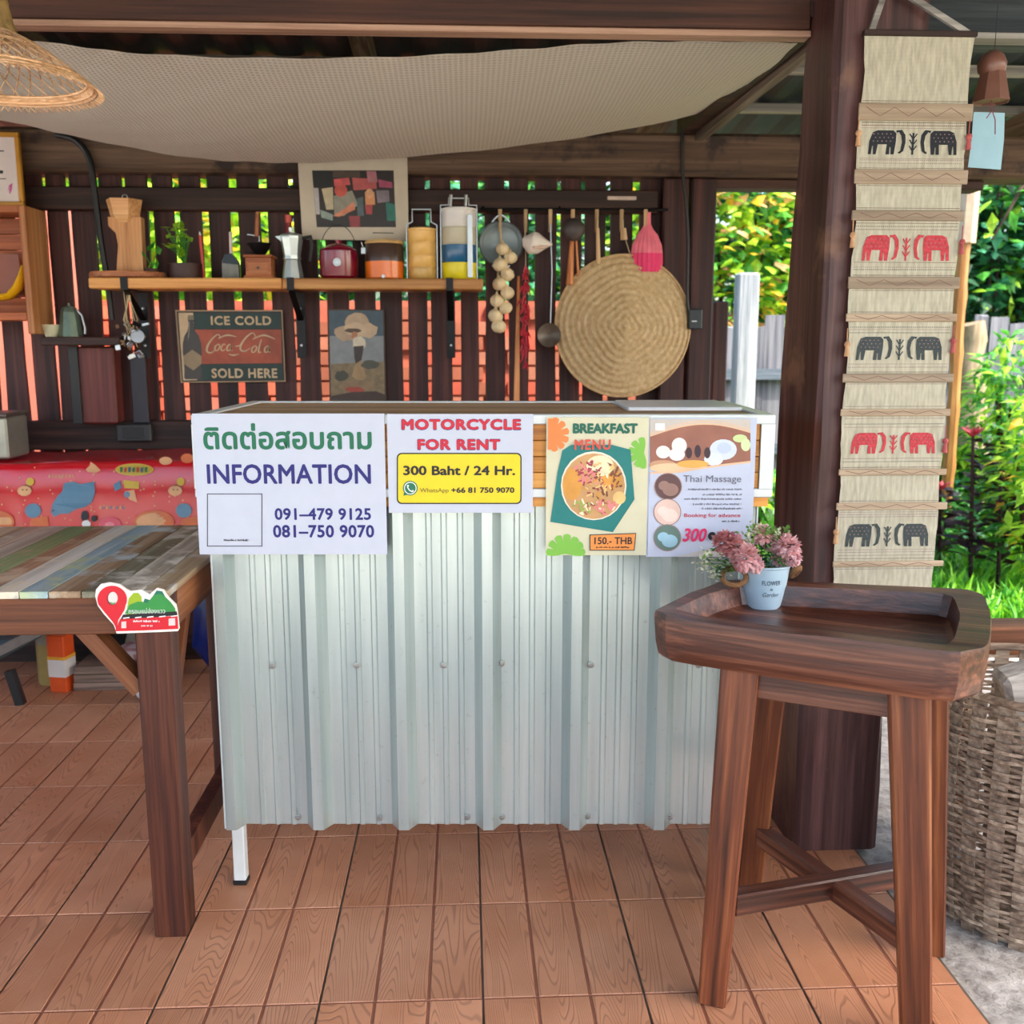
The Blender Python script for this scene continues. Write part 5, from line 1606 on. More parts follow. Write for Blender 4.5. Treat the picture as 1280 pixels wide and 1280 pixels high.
mb = MB(); mb.prism([(-9 * ks, 19 * ks), (9.7 * ks, 17 * ks), (9.7 * ks, 20 * ks), (2 * ks, 30.2 * ks), (-6 * ks, 28.5 * ks)], (sx(289), SI - .0135, zs1), (1, 0, 0), (0, 0, 1), .001); mb.build('dark_flap', flat((40, 56, 66), .6), t_)
mb = MB(); mb.tube([at(289, 322, SI), at(288, 290, SI)], .0055, 8); mb.build('stick', flat((206, 190, 186), .5, 0, .15), t_, True)
# coffee grinder
t_ = sthing('coffee_grinder', 'hand coffee grinder with a wooden box and crank', 'coffee grinder', 327)
M_grd = wood('grinder_box_wood', (120, 60, 28), (164, 94, 50), (196, 128, 76), 'x', .4)
mb = MB(); z0 = zs1; x = sx(326)
mb.b2(x - 17 * ks, x + 17 * ks, SI - .045, SI + .045, z0, z0 + 4 * ks, bev=.002); mb.b2(x - 15 * ks, x + 15 * ks, SI - .04, SI + .04, z0 + 4 * ks, z0 + 25 * ks, bev=.002); mb.b2(x - 17 * ks, x + 17 * ks, SI - .045, SI + .045, z0 + 25 * ks, z0 + 28 * ks, bev=.002)
mb.build('box', M_grd, t_)
mb = MB(); mb.b2(x - 12 * ks, x + 12 * ks, SI - .043, SI - .0405, z0 + 6 * ks, z0 + 20 * ks, bev=.001); dr = mb.build('drawer', M_grd, t_)
mb = MB(); mb.ball((x, SI - .048, z0 + 13 * ks), .005, 8); mb.build('knob', M_steel, dr, True)
mb = MB(); L(mb, 326, [(4, 28), (7, 30), (14, 40), (15, 42), (13, 42), (3, 34), (2, 44), (0, 44)], 20); mb.build('bowl', M_blackmetal, t_, True)
mb = MB(); mb.tube([Vector((x, SI, z0 + 42 * ks)), Vector((x, SI, z0 + 50 * ks)), Vector((x - 12 * ks, SI, z0 + 52 * ks)), Vector((x - 14 * ks, SI, z0 + 52 * ks))], .003, 6); mb.build('crank', M_steel, t_, True)
mb = MB(); mb.tube([Vector((x - 3 * ks, SI, z0 + 50 * ks)), Vector((x - 1 * ks, SI, z0 + 78 * ks))], [.008, .006], 8); mb.build('handle', M_grd, t_, True)
# moka pot
t_ = sthing('moka_pot', 'faceted aluminium stovetop coffee pot on the shelf', 'coffee pot', 366)
M_alu = flat((196, 206, 206), .32, .75, .06)
mb = MB(); L(mb, 366, [(0, 0), (12.5, 0), (13, 1), (9.5, 23), (10.5, 24), (10.5, 26), (0, 26)], 8); mb.build('boiler', M_alu, t_)
mb = MB(); L(mb, 366, [(0, 26.2), (10, 26.2), (10, 28), (13.5, 48), (13.5, 50), (0, 50)], 8)
mb.prism([(-12 * ks, 44 * ks), (-12 * ks, 51 * ks), (-19 * ks, 50 * ks)], (sx(366), SI - .006, zs1), (1, 0, 0), (0, 0, 1), .012); mb.build('jug', M_alu, t_)
mb = MB(); L(mb, 366, [(14, 50), (13, 52), (3, 55), (2.5, 55), (3.5, 60), (0, 61)], 8); mb.build('lid', M_alu, t_)
mb = MB(); x = sx(366); mb.tube([Vector((x + 12 * ks, SI, zs1 + 48 * ks)), Vector((x + 22 * ks, SI, zs1 + 50 * ks)), Vector((x + 24 * ks, SI, zs1 + 40 * ks)), Vector((x + 21 * ks, SI, zs1 + 22 * ks))], [.006, .008, .008, .006], 8); mb.build('handle', M_black, t_, True)
# red tapered bottle behind the pot
t_ = sthing('red_striped_bottle', 'slim dark red bottle just behind the aluminium coffee pot', 'bottle', 359, SI + .06)
mb = MB(); L(mb, 359, [(0, 0), (7, 0), (7, 40), (4, 60), (3.5, 76), (0, 77)], 12, y=SI + .06); mb.build('body', flat((132, 34, 34), .35, 0, .25, 30), t_, True)
mb = MB(); L(mb, 359, [(3.9, 68), (4.2, 70), (4.2, 77), (0, 78)], 12, y=SI + .06); mb.build('cap', flat((190, 70, 60), .4), t_, True)
# wine red kettle
t_ = sthing('wine_red_kettle', 'squat glossy wine red pot with a wire bail handle', 'kettle', 424)
M_wine = flat((128, 14, 44), .2, 0, .06, 10, 0, .6, .5)
mb = MB(); L(mb, 424, [(0, 0), (18, 0), (22, 4), (23, 20), (22.5, 33), (20, 34), (0, 34)], 32); mb.build('body', M_wine, t_, True)
mb = MB(); L(mb, 424, [(22.8, 33.5), (22, 35), (13, 40), (5, 42), (3.5, 42.5), (4.5, 46), (0, 47)], 32); mb.build('lid', M_wine, t_, True)
mb = MB(); x = sx(424); mb.tube([Vector((x + math.cos(math.pi * k / 16) * 21 * ks, SI, zs1 + (33 + 31 * math.sin(math.pi * k / 16)) * ks)) for k in range(17)], .0013, 6); mb.build('bail_handle', M_blackmetal, t_, True)
mb = MB(); mb.lathe((x + 1 * ks - .001, SI - 22.6 * ks, zs1 + 19 * ks), [(5 * ks, 0), (4.6 * ks, .002), (3 * ks, .002), (2.6 * ks, .003), (0, .003)], 16, rot=(R(90), 0, 0)); mb.build('round_badge', M_steel, t_, True)
# orange and brown pot
t_ = sthing('orange_brown_canister', 'round canister, brown above and bright orange below', 'canister', 481)
mb = MB(); L(mb, 481, [(0, 0), (21, 0), (23, 2), (23, 21)], 32, 0); L(mb, 481, [(23, 21), (22.5, 40), (21, 42), (0, 42)], 32, 1)
mb.build('body', [flat((236, 116, 24), .25, 0, .05, 12, 0, .5, .4), flat((66, 46, 38), .3, 0, .1, 12, 0, .5, .3)], t_, True)
mb = MB(); L(mb, 481, [(22.8, 41.5), (23.3, 43), (22, 45.5), (0, 46)], 32); mb.build('lid', flat((196, 160, 104), .4), t_, True)
mb = MB(); x = sx(481); mb.b2(x - 28 * ks, x - 21.5 * ks, SI - .006, SI + .006, zs1 + 30 * ks, zs1 + 38 * ks, bev=.002); mb.tube([Vector((x - 25 * ks, SI, zs1 + 38 * ks)), Vector((x - 27 * ks, SI, zs1 + 44 * ks))], .002, 5); mb.build('clasp', M_steel, t_)
mb = MB(); mb.lathe((x, SI - 22.5 * ks, zs1 + 3 * ks), [(2.6 * ks, 0), (2 * ks, .004), (0, .004)], 10, rot=(R(90), 0, 0)); mb.build('tap', M_steel, t_)
# tiffin carriers
def tiffin(name, label, px, rad, hs, mats, handle_h, wide):
    t_ = sthing(name, label, 'food carrier', px)
    z = 0; x = sx(px)
    for h, m in zip(hs, mats):
        mb = MB(); L(mb, px, [(0, z), (rad - 1.2, z), (rad, z + 1.5), (rad, z + h - 1.4), (rad + .7, z + h - 1), (rad + .7, z + h), (0, z + h)], 28); mb.build('tier', m, t_, True); z += h
    mb = MB(); L(mb, px, [(rad + .8, z), (rad + .8, z + 1.5), (rad * .8, z + 3), (0, z + 3.4)], 28); mb.build('lid', mats[-1], t_, True)
    mb = MB()
    for s_ in (-1, 1):
        mb.b2(x + s_ * (rad + 1) * ks - .0015, x + s_ * (rad + 1) * ks + .0015, SI - .008, SI + .008, zs1 + 1 * ks, zs1 + (z - 2) * ks)
    hz_ = z + 2
    mb.tube([Vector((x + a * ks, SI, zs1 + b_ * ks)) for a, b_ in ((-rad - 1, z - 2), (-rad - 1, hz_ + 4), (-wide, hz_ + handle_h * .35), (-wide, hz_ + handle_h), (wide, hz_ + handle_h), (wide, hz_ + handle_h * .35), (rad + 1, hz_ + 4), (rad + 1, z - 2))], .0028, 6)
    mb.build('carrying_frame', M_steel, t_, True)
    return t_
yel = flat((226, 178, 96), .35, 0, .06, 12, 0, .5, .2); yel2 = flat((206, 166, 92), .35, 0, .06, 12, 0, .5, .2)
tiffin('yellow_food_carrier', 'four-tier yellow enamel food carrier with a wire handle', 528, 17, (14.5, 14.5, 14.5, 14.5), (yel2, yel, yel, yel), 22, 11)
blu = flat((16, 92, 138), .25, 0, .06, 12, 0, .5, .3); wht = flat((220, 216, 212), .3, 0, .04); bei = flat((190, 184, 160), .35, 0, .05); ye3 = flat((228, 212, 30), .3, 0, .04)
t_ = tiffin('striped_food_carrier', 'tall four-tier food carrier in yellow, blue, beige and white', 574, 20.5, (20, 20.5, 20.5, 20), (ye3, blu, bei, wht), 12, 12)
mb = MB(); x = sx(574); mb.b2(x + 10 * ks, x + 16 * ks, SI - 20.5 * ks - .004, SI - 20.5 * ks - .0005, zs1 + 2 * ks, zs1 + 74 * ks, bev=.001); mb.build('clip_bar', M_steel, t_)
for dx in (-10, 8):
    mb = MB(); mb.tube([Vector((x + dx * ks, SI, zs1 + 84 * ks)), Vector((x + (dx + 1) * ks, SI, zs1 + 99 * ks))], .006, 8); mb.build('upright_pin', M_steel, t_, True)
# framed photograph leaning on the wall behind
YP = 3.615
fr = thing('photo_mount', 'cream mounted photo of people at work in a kitchen, leaning behind the shelf pots', 'picture', (at(441, 300, YP).x, YP, at(441, 300, YP).z))
q = [at(372, 196, YP), at(509, 197, YP), at(511, 301, YP), at(378, 299, YP)]
mb = MB(); mb.add(q + [p + Vector((0, .012, 0)) for p in q], [(3, 2, 1, 0), (4, 5, 6, 7)] + [(i, (i + 1) % 4, (i + 1) % 4 + 4, i + 4) for i in range(4)]); mb.build('mount', flat((196, 184, 164), .6, 0, .04), fr)
PF = Panel((0, YP, 0), (1, 0, 0), fr)
C = lambda r, g, b: flat((r, g, b), .45, 0, .18, 40)
its = [([(390, 213), (492, 213), (495, 284), (396, 284)], C(34, 28, 28)), ([(390, 213), (414, 213), (416, 233), (392, 233)], C(22, 28, 30)), ([(416, 214), (450, 214), (450, 222), (416, 222)], C(74, 62, 52)),
       ([(392, 235), (398, 235), (400, 268), (395, 268)], C(176, 170, 170)), ([(402, 236), (416, 234), (417, 262), (408, 262)], C(186, 172, 142)), ([(417, 245), (440, 238), (448, 256), (430, 270), (418, 270)], C(140, 136, 122)),
       (circle(426, 238, 8, 8), C(196, 84, 72)), ([(417, 224), (436, 222), (438, 231), (418, 233)], C(206, 90, 92)), ([(432, 260), (442, 252), (444, 262), (424, 271), (416, 270)], C(204, 124, 92)),
       ([(440, 222), (470, 224), (471, 236), (442, 238)], C(176, 84, 84)), ([(458, 214), (470, 214), (472, 228), (460, 228)], C(170, 110, 118)), ([(473, 224), (490, 228), (491, 235), (474, 234)], C(160, 70, 100)),
       ([(456, 240), (468, 240), (469, 256), (457, 256)], C(206, 140, 92)), (circle(462, 242, 5, 6), C(214, 160, 120)), ([(470, 238), (486, 238), (487, 252), (472, 254)], C(120, 110, 120)), ([(482, 252), (494, 256), (495, 276), (484, 276)], C(26, 104, 92)),
       ([(400, 262), (416, 268), (416, 276), (402, 272)], C(130, 146, 136)), ([(436, 270), (450, 270), (450, 284), (438, 284)], C(140, 54, 58)), ([(446, 248), (454, 246), (455, 270), (447, 270)], C(76, 92, 96)), ([(456, 256), (466, 256), (465, 268), (458, 268)], C(160, 60, 60))]
polys_flat(PF, 'photo_print', [(PF.px(p), m) for p, m in its], 1, .08)
PF.polys('signature_stroke', [(PF.px([(466, 290.5), (492, 291), (492, 292), (466, 291.6)]), M_black)], 4)

# ================================================================== TIN SIGNS UNDER THE SHELF
YS = 3.68
def tin(name, label, corners, cat='sign', y=YS, m=None):
    q = [at(*c, y) for c in corners]
    o = thing(name, label, cat, (sum(p.x for p in q) / 4, y, min(p.z for p in q)))
    mb = MB(); mb.add(q + [p + Vector((0, .003, 0)) for p in q], [(3, 2, 1, 0), (4, 5, 6, 7)] + [(i, (i + 1) % 4, (i + 1) % 4 + 4, i + 4) for i in range(4)])
    mb.build('plate', m, o)
    return o, Panel((0, y, 0), (1, 0, 0), o, .0012)
tin_c = flat((150, 126, 96), .5, .2, .2, 14)
o, PP = tin('drink_sign', 'aged tin drink sign with a dark bottle at its side and cream lettering', [(219, 387.5), (353, 387.5), (357, 477), (226, 478.5)], m=tin_c)
dk = flat((30, 26, 22), .5, .1, .15); dgr = flat((20, 48, 44), .5, .1, .25, 20); rus = flat((150, 70, 46), .5, .1, .25, 20); crm = flat((188, 164, 128), .5, 0, .15)
its = [(PP.px([(221, 389.3), (351.6, 389.3), (355.6, 475.6), (227.6, 477)]), dk), (PP.px([(223, 391), (241.5, 391), (246.6, 475), (229, 475.6)]), crm),
       (PP.px([(242.5, 391), (350.6, 391), (351.4, 411), (243.6, 411)]), dgr), (PP.px([(243.7, 412), (351.5, 412), (352.6, 454), (246, 455)]), rus), (PP.px([(246, 456), (352.8, 455), (354.4, 474.4), (247, 475)]), dgr)]
bx = lambda y: 238.5 + (y - 395) * .045
prof_b = [(394, 3.6), (400, 4), (402, 3.2), (408, 3.4), (414, 5), (420, 9), (430, 11.5), (440, 11.8), (452, 11), (462, 10.8), (472, 11.5), (474, 10)]
its.append((PP.px([(bx(y) - w_, y) for y, w_ in prof_b] + [(bx(y) + w_, y) for y, w_ in reversed(prof_b)]), flat((34, 24, 22), .3, 0, .2)))
its.append((PP.px([(bx(y) - w_, y) for y, w_ in ((394, 3.6), (400, 4))] + [(bx(y) + w_, y) for y, w_ in ((400, 4), (394, 3.6))]), flat((110, 100, 76), .4)))
its.append((PP.px([(240.5, 437), (252, 445), (252, 455), (242, 463), (230, 455), (229.5, 445)]), flat((140, 122, 92), .5)))
its.append((PP.px([(236.4, 402), (237.4, 402), (236.6, 420), (235.0, 426)]), flat((120, 116, 100), .3)))
polys_flat(PP, 'print', its, 1, .1)
PP.text('lettering', 'ICE COLD', 263.5, 395, 339.5, 406.5, crm, bold=.03, layer=3, space=1.1)
PP.text('lettering', 'SOLD HERE', 264.5, 460.5, 347, 472.5, crm, bold=.03, layer=3, space=1.1)
# script lettering drawn as strokes
def script(P, name, strokes, m, layer=3):
    mb = MB()
    for pts, ws in strokes:
        out = []
        # smooth
        n = len(pts); q = []; w2 = []
        for i in range(n - 1):
            for k in range(4):
                t = k / 4
                p0 = pts[max(i - 1, 0)]; p1 = pts[i]; p2 = pts[i + 1]; p3 = pts[min(i + 2, n - 1)]
                q.append(tuple(.5 * ((2 * p1[d]) + (p2[d] - p0[d]) * t + (2 * p0[d] - 5 * p1[d] + 4 * p2[d] - p3[d]) * t * t + (3 * p1[d] - p0[d] - 3 * p2[d] + p3[d]) * t ** 3) for d in (0, 1)))
                w2.append(ws[i] + (ws[i + 1] - ws[i]) * t)
        q.append(pts[-1]); w2.append(ws[-1])
        poly = strip_poly(q, w2); nn = len(q)
        ab = P.px(poly)
        mb.add([P.P(a, b, layer) for a, b in ab], [(i, i + 1, 2 * nn - 2 - i, 2 * nn - 1 - i) for i in range(nn - 1)])
    return mb.build(name, m, P.parent)
def C_(x, y, s=1): return ([(x + 16 * s, y + 4), (x + 13 * s, y - 1), (x + 6 * s, y + 4), (x, y + 13), (x - 1, y + 20), (x + 4 * s, y + 22), (x + 10 * s, y + 18)], [.5, .6, .9, 1.3, 1.2, .8, .4])
def o_(x, y): return ([(x + 4, y), (x + .5, y + 3), (x, y + 7), (x + 2, y + 8.5), (x + 5, y + 6), (x + 6, y + 2), (x + 4, y)], [.5, .9, .9, .6, .8, .8, .5])
def c_(x, y): return ([(x + 5.5, y + 1.5), (x + 3.5, y), (x + .5, y + 4), (x + .5, y + 7.5), (x + 3, y + 8.3), (x + 5.5, y + 6)], [.6, .6, .9, .9, .6, .3])
def a1_(x, y): return ([(x + 5.5, y + .5), (x + 5.2, y + 7.5), (x + 7.5, y + 7.5)], [.8, .8, .3])
def a_(x, y): return o_(x, y)
def a_old(x, y): return ([(x + 5, y + 1), (x + 2.5, y), (x, y + 4.5), (x + .6, y + 8), (x + 3, y + 7), (x + 6, y + 1), (x + 5.2, y + 7), (x + 8, y + 7)], [.5, .5, .9, .8, .5, .9, .9, .3])
strokes = [C_(260, 419), ([(273, 423), (284, 419), (296, 421)], [.4, 1.1, .3]), o_(269, 430), c_(276.5, 430), a_(284, 430), a1_(284, 430), ([(286, 442.5), (292, 444), (299, 442.5)], [.3, 1.0, .3]), ([(294.5, 433), (300, 432)], [.7, .7]),
           C_(302, 417, 1.1), ([(316, 424), (330, 419), (344, 424)], [.5, 1.2, .4]), o_(315, 432), ([(327, 424), (324.5, 433), (323.5, 440), (327, 440)], [.5, .9, .9, .3]), a_(331, 432), a1_(331, 432)]
script(PP, 'script_lettering', strokes, crm)
o, PB = tin('cloud_picture', 'small upright tin picture of a figure under a big cloud', [(410, 386), (480, 387), (483, 502), (412, 502)], 'picture', m=flat((70, 50, 34), .5, .1, .2))
def blob(x, y, rx, ry, m, seed=0, n=14):
    r_ = random.Random(seed)
    return (PB.px([(x + rx * math.cos(a * 6.283 / n) * r_.uniform(.8, 1.1), y + ry * math.sin(a * 6.283 / n) * r_.uniform(.8, 1.1)) for a in range(n)]), m)
its = [(PB.px([(411.5, 388), (478.5, 388.5), (481, 499), (413.5, 499.5)]), flat((60, 80, 92), .5, 0, .15)), (PB.px([(412, 420), (479.5, 420), (480, 460), (413, 462)]), flat((124, 130, 132), .5, 0, .15)),
       (PB.px([(413.4, 455), (480.4, 452), (481, 499), (413.6, 499)]), flat((120, 104, 76), .5, 0, .25, 60)),
       blob(447, 402, 17, 12, flat((176, 152, 124), .5, 0, .12), 1), blob(432, 416, 14, 11, flat((168, 144, 118), .5, 0, .12), 2), blob(460, 413, 13, 10, flat((184, 160, 130), .5, 0, .12), 3), blob(444, 412, 15, 9, flat((190, 166, 136), .5, 0, .12), 4),
       blob(441, 413, 11, 3, flat((84, 66, 50), .5), 5), blob(443, 419, 4, 5, flat((170, 116, 84), .5), 6), blob(449, 429, 9, 10, flat((196, 186, 164), .5), 7), (PB.px([(442, 433), (455, 432), (452, 450), (446, 460), (443, 447)]), flat((56, 48, 44), .5)),
       (PB.px([(444, 455), (452, 450), (458, 472), (450, 478), (440, 470)]), flat((150, 124, 88), .5)), blob(427, 470, 10, 7, flat((60, 62, 50), .5), 8), blob(463, 456, 12, 6, flat((72, 74, 62), .5), 9), blob(446, 483, 22, 8, flat((128, 106, 78), .5, 0, .2), 10),
       blob(444, 487, 12, 4, flat((150, 62, 48), .5), 11), (PB.px([(414, 495), (440, 490), (470, 489), (481, 493), (481, 499), (414, 499)]), flat((60, 44, 36), .5))]
polys_flat(PB, 'print', its, 1, .06)

# ================================================================== RACK OF HANGING THINGS
YR = 3.64
rk = thing('hanging_rack', 'thin black rod with wooden clips carrying kitchen things, under the wall rail', 'rack', (at(720, 265, YR).x, YR, at(720, 265, YR).z))
mb = MB(); mb.tube([at(600, 262, YR), at(835, 262, YR)], .005, 8); mb.build('rod', M_blackmetal, rk, True)
for px in (604, 700, 832):
    mb = MB(); p = at(px, 262, YR); mb.tube([p, p + Vector((0, .016, .012))], .004, 6); mb.build('rod_holder', M_blackmetal, rk)
clips = (625, 657, 688, 716, 746, 777, 807)
M_clip = wood('clip_wood', (150, 116, 80), (190, 156, 114), (214, 184, 144), 'z', .6)
for px in clips:
    a = at(px, 263, YR - .010); mb = MB(); mb.bar(a + Vector((0, 0, .004)), a + Vector((0, 0, -.075)), .014, .014, .012, .012, side=(1, 0, 0), bev=.002); mb.build('clip', M_clip, rk)
YH = 3.615
kh = YH * 1.012 / FPX
# round enamel pan with ear handles
t_ = thing('enamel_plate_pan', 'round grey enamel pan hung face on behind the garlic string', 'pan', tuple(at(626, 305, YH + .02)))
c = at(626, 305, YH + .02)
mb = MB(); mb.lathe(tuple(c), [(0, 0), (20 * kh, 0), (22 * kh, .004), (25 * kh, .012), (26.5 * kh, .013), (26.5 * kh, .011), (25 * kh, .010), (22 * kh, .002), (20 * kh, -.003), (0, -.003)], 32, rot=(R(90), 0, 0)); mb.build('bowl', flat((126, 140, 144), .3, .2, .08), t_, True)
mb = MB(); mb.lathe(tuple(c + Vector((0, -.012, 0))), [(25 * kh, 0), (26.8 * kh, .002), (26.8 * kh, -.002)], 32, rot=(R(90), 0, 0), closed=True); mb.build('dark_rim', flat((70, 80, 86), .4), t_, True)
for s_ in (-1, 1):
    mb = MB(); mb.tube([c + Vector((math.sin(a) * 27 * kh, -.010, s_ * math.cos(a) * 27 * kh)) + Vector((0, 0, s_ * .018 * math.cos(a * 3.9))) for a in [x * .1 for x in range(-4, 5)]], .004, 6); mb.build('ear_handle', M_steel, t_, True)
# garlic string
t_ = thing('garlic_string', 'string of pale garlic bulbs hanging in front of the grey pan', 'garlic string', tuple(at(622, 416, YH - .02)))
M_gar = flat((222, 200, 160), .6, 0, .12, 50, .2)
mb = MB(); mb.tube([at(625, 266, YR - .018), at(626, 305, YH - .015), at(622, 350, YH - .012), at(620, 405, YH - .012)], .004, 6); mb.build('cord', M_string, t_, True)
rr = random.Random(3)
for (px, py, r_) in ((628, 311, 8), (638, 322, 8), (625, 331, 9), (634, 343, 8.5), (624, 355, 8.5), (634, 366, 8.5), (621, 376, 8.5), (632, 385, 8), (619, 395, 9), (623, 408, 9)):
    c = at(px, py, YH - .03)
    mb = MB(); mb.ball(c, r_ * kh, 14, sz=(1, .95, .88), rot=(rr.uniform(-.4, .4), rr.uniform(-.4, .4), 0))
    for i, v in enumerate(mb.v):
        d = v - c; a = math.atan2(d.y, d.x); mb.v[i] = c + d * (1 + .05 * math.cos(a * 7))
    mb.lathe(tuple(c + Vector((0, 0, r_ * kh * .8))), [(r_ * kh * .3, 0), (r_ * kh * .12, .008), (0, .012)], 8)
    mb.build('garlic_bulb', M_gar, t_, True)
# red chilli string
t_ = thing('chilli_string', 'string of red chillies beside the garlic, above an orange stick', 'chilli string', tuple(at(656, 460, YH)))
mb = MB(); mb.tube([at(657, 266, YR - .016), at(657, 330, YH), at(657, 440, YH)], .0015, 5); mb.build('cord', M_string, t_)
M_chl = flat((176, 14, 40), .3, 0, .2, 30)
for (y0, y1, n_, w_) in ((332, 344, 12, 6), (352, 372, 16, 8), (370, 400, 24, 8), (396, 425, 22, 7), (422, 455, 24, 6)):
    for k in range(n_):
        p = at(656 + rr.uniform(-w_, w_) * .6, rr.uniform(y0, y1), YH - .004 - rr.uniform(0, .02))
        d = Vector((rr.uniform(-.6, .6), rr.uniform(-.2, .2), -1)).normalized() * rr.uniform(.022, .034)
        mb = MB(); mb.tube([p, p + d * .5 + Vector((rr.uniform(-.003, .003), 0, 0)), p + d], [.0038, .0034, .0008], 5); mb.build('chilli', M_chl, t_, True)
# white shell
t_ = thing('white_shell', 'white conch shell hung from the second clip of the rack', 'shell', tuple(at(672, 318, YH - .02)))
c = at(666, 304, YH - .02)
mb = MB(); d = Vector((.045, -.005, .0)); 
mb.tube([c + Vector((-.034, 0, .018)), c + Vector((-.024, 0, .010)), c + Vector((-.006, 0, .002)), c + Vector((.02, 0, -.001)), c + Vector((.045, 0, -.002)), c + Vector((.070, 0, -.004))], [.006, .024, .040, .036, .018, .002], 16)
mb.build('body', flat((226, 214, 204), .4, 0, .08, 30, .2), t_, True)
mb = MB(); mb.tube([c + Vector((.0, -.036, -.018)), c + Vector((.03, -.030, -.016)), c + Vector((.055, -.012, -.012))], [.004, .007, .002], 8); mb.build('lip', flat((206, 176, 160), .4), t_, True)
mb = MB(); mb.tube([at(657, 280, YR - .018), c + Vector((-.03, 0, .016))], .0015, 5); mb.build('cord', M_string, t_)
# coconut ladle, dark
t_ = thing('dark_ball_ladle', 'dark round coconut shell ladle hung from the fourth clip', 'ladle', tuple(at(717, 300, YH - .01)))
mb = MB(); mb.ball(at(717, 287, YH - .025), 13.5 * kh, 18, sz=(1, .8, 1)); mb.build('bowl', flat((66, 58, 56), .5, 0, .2, 25, .3), t_, True)
mb = MB(); mb.tube([at(715, 298, YH - .005), at(712, 356, YH - .008)], [.007, .014], 8); mb.tube([at(720, 298, YH + .004), at(723, 345, YH + .004)], [.004, .005], 6); mb.build('handle', wood('orange_handle', (150, 84, 40), (186, 116, 64), (206, 140, 88), 'z', .5), t_, True)
# small strainer with thin handle
t_ = thing('small_ladle', 'small dark round ladle on a long thin handle beside the straw cone', 'ladle', tuple(at(686, 434, YH)))
c = at(686, 419, YH)
mb = MB(); mb.lathe(tuple(c), [(0, 0), (8 * kh, .003), (13.5 * kh, .016), (14.5 * kh, .018), (13 * kh, .012), (7 * kh, -.002), (0, -.004)], 20, rot=(R(90), 0, 0)); mb.build('bowl', flat((92, 80, 70), .4, .3, .25, 40), t_, True)
mb = MB(); mb.tube([at(688, 280, YR - .016), at(690, 340, YH), at(688, 406, YH - .004)], [.0035, .0025, .0025], 6); mb.build('handle', M_steel, t_, True)
# two wooden spatulas
for i, (px, y1, lb) in enumerate(((747, 330, 'slim tan wooden spatula hung just left of the cord loop'), (779, 300, 'short broad tan wooden spatula with a cord to the straw cone'))):
    t_ = thing('wooden_spatula', lb, 'spatula', tuple(at(px, y1, YH)))
    a = at(px, 285, YH); b_ = at(px + 1, y1, YH)
    mb = MB(); mb.bar(a, b_, .012 + i * .008, .006, .016 + i * .010, .006, side=(1, 0, 0), bev=.002); mb.build('blade', M_clip, t_)
    mb = MB(); mb.tube([at(px, 275, YR - .018), a], .002, 5); mb.build('loop', M_string, t_)
# pink net bag
t_ = thing('pink_net_bag', 'pink net bag bunched at the top, hung at the end of the rack', 'net bag', tuple(at(810, 335, YH)))
M_pink = flat((222, 34, 100), .5, 0, .12, 30); M_pinkl = flat((226, 110, 128), .5, 0, .12, 30)
def bagprof(z0, z1, n=6): pass
c = at(808, 340, YH + .015); 
mb = MB(); P_ = [(17, 0), (19, 10), (18.5, 22)]; Q_ = [(18.5, 22), (17, 32), (12, 44), (7, 50), (4, 56), (3.5, 66), (4, 70)]
mb.lathe(tuple(c), [(r_ * kh, z * kh) for r_, z in P_], 40, 0, sy=.5); mb.lathe(tuple(c), [(r_ * kh, z * kh) for r_, z in Q_], 40, 1, sy=.5)
for i, v in enumerate(mb.v):
    d = v - c; a = math.atan2(d.y * 2, d.x); k = 1 + .06 * math.cos(a * 20); mb.v[i] = Vector((c.x + d.x * k, c.y + d.y * k, v.z))
mb.build('bag', [M_pink, M_pinkl], t_, True)
# big conical straw hat
t_ = thing('straw_cone_hat', 'big pale conical straw hat hung on the boards', 'hat', tuple(at(778, 492, 3.60)))
cH = at(778, 408, 3.635); kk = 3.63 * 1.012 / FPX; RH = 82.5 * kk
mb = MB(); NH = 96; NR = 44; vs = []; fs = []
for j in range(NR + 1):
    t = j / NR
    for i in range(NH):
        a = 2 * math.pi * i / NH
        sq = 1 + .09 * math.cos(4 * a + .6) * (1 - t) * 1.4
        r_ = RH * t * (1 + (sq - 1) * (t < .98))
        ridge = .0036 * math.sin(t * NR * math.pi / 2 * 1.0 + .0) if j < NR else 0
        vs.append((cH.x + math.cos(a) * r_, cH.y - (1 - t) * .085 - ridge - .012, cH.z + math.sin(a) * r_ * 1.03))
for j in range(NR):
    for i in range(NH): fs.append((j * NH + i, j * NH + (i + 1) % NH, (j + 1) * NH + (i + 1) % NH, (j + 1) * NH + i))
mb.add(vs, fs)
def hat_mat():
    m, t, b = new_mat('straw_weave')
    mp = coords(t, rnd=False)
    n = noise_n(t, mp, 60, 4); n2 = noise_n(t, mp, 5, 2)
    r = ramp(t, n.outputs['Fac'], [(.3, S(206, 170, 118)), (.7, S(240, 212, 164))])
    t.links.new(r.outputs[0], b.inputs['Base Color']); b.inputs['Roughness'].default_value = .6
    bump(t, b, n.outputs['Fac'], .5, .003)
    tr = t.nodes.new('ShaderNodeBsdfTranslucent'); t.links.new(r.outputs[0], tr.inputs['Color'])
    mx = t.nodes.new('ShaderNodeMixShader'); mx.inputs[0].default_value = .35
    t.links.new(b.outputs[0], mx.inputs[1]); t.links.new(tr.outputs[0], mx.inputs[2]); t.links.new(mx.outputs[0], t.nodes['Material Output'].inputs['Surface'])
    return m
M_hat = hat_mat()
mb.build('cone', M_hat, t_, True, angle=80)
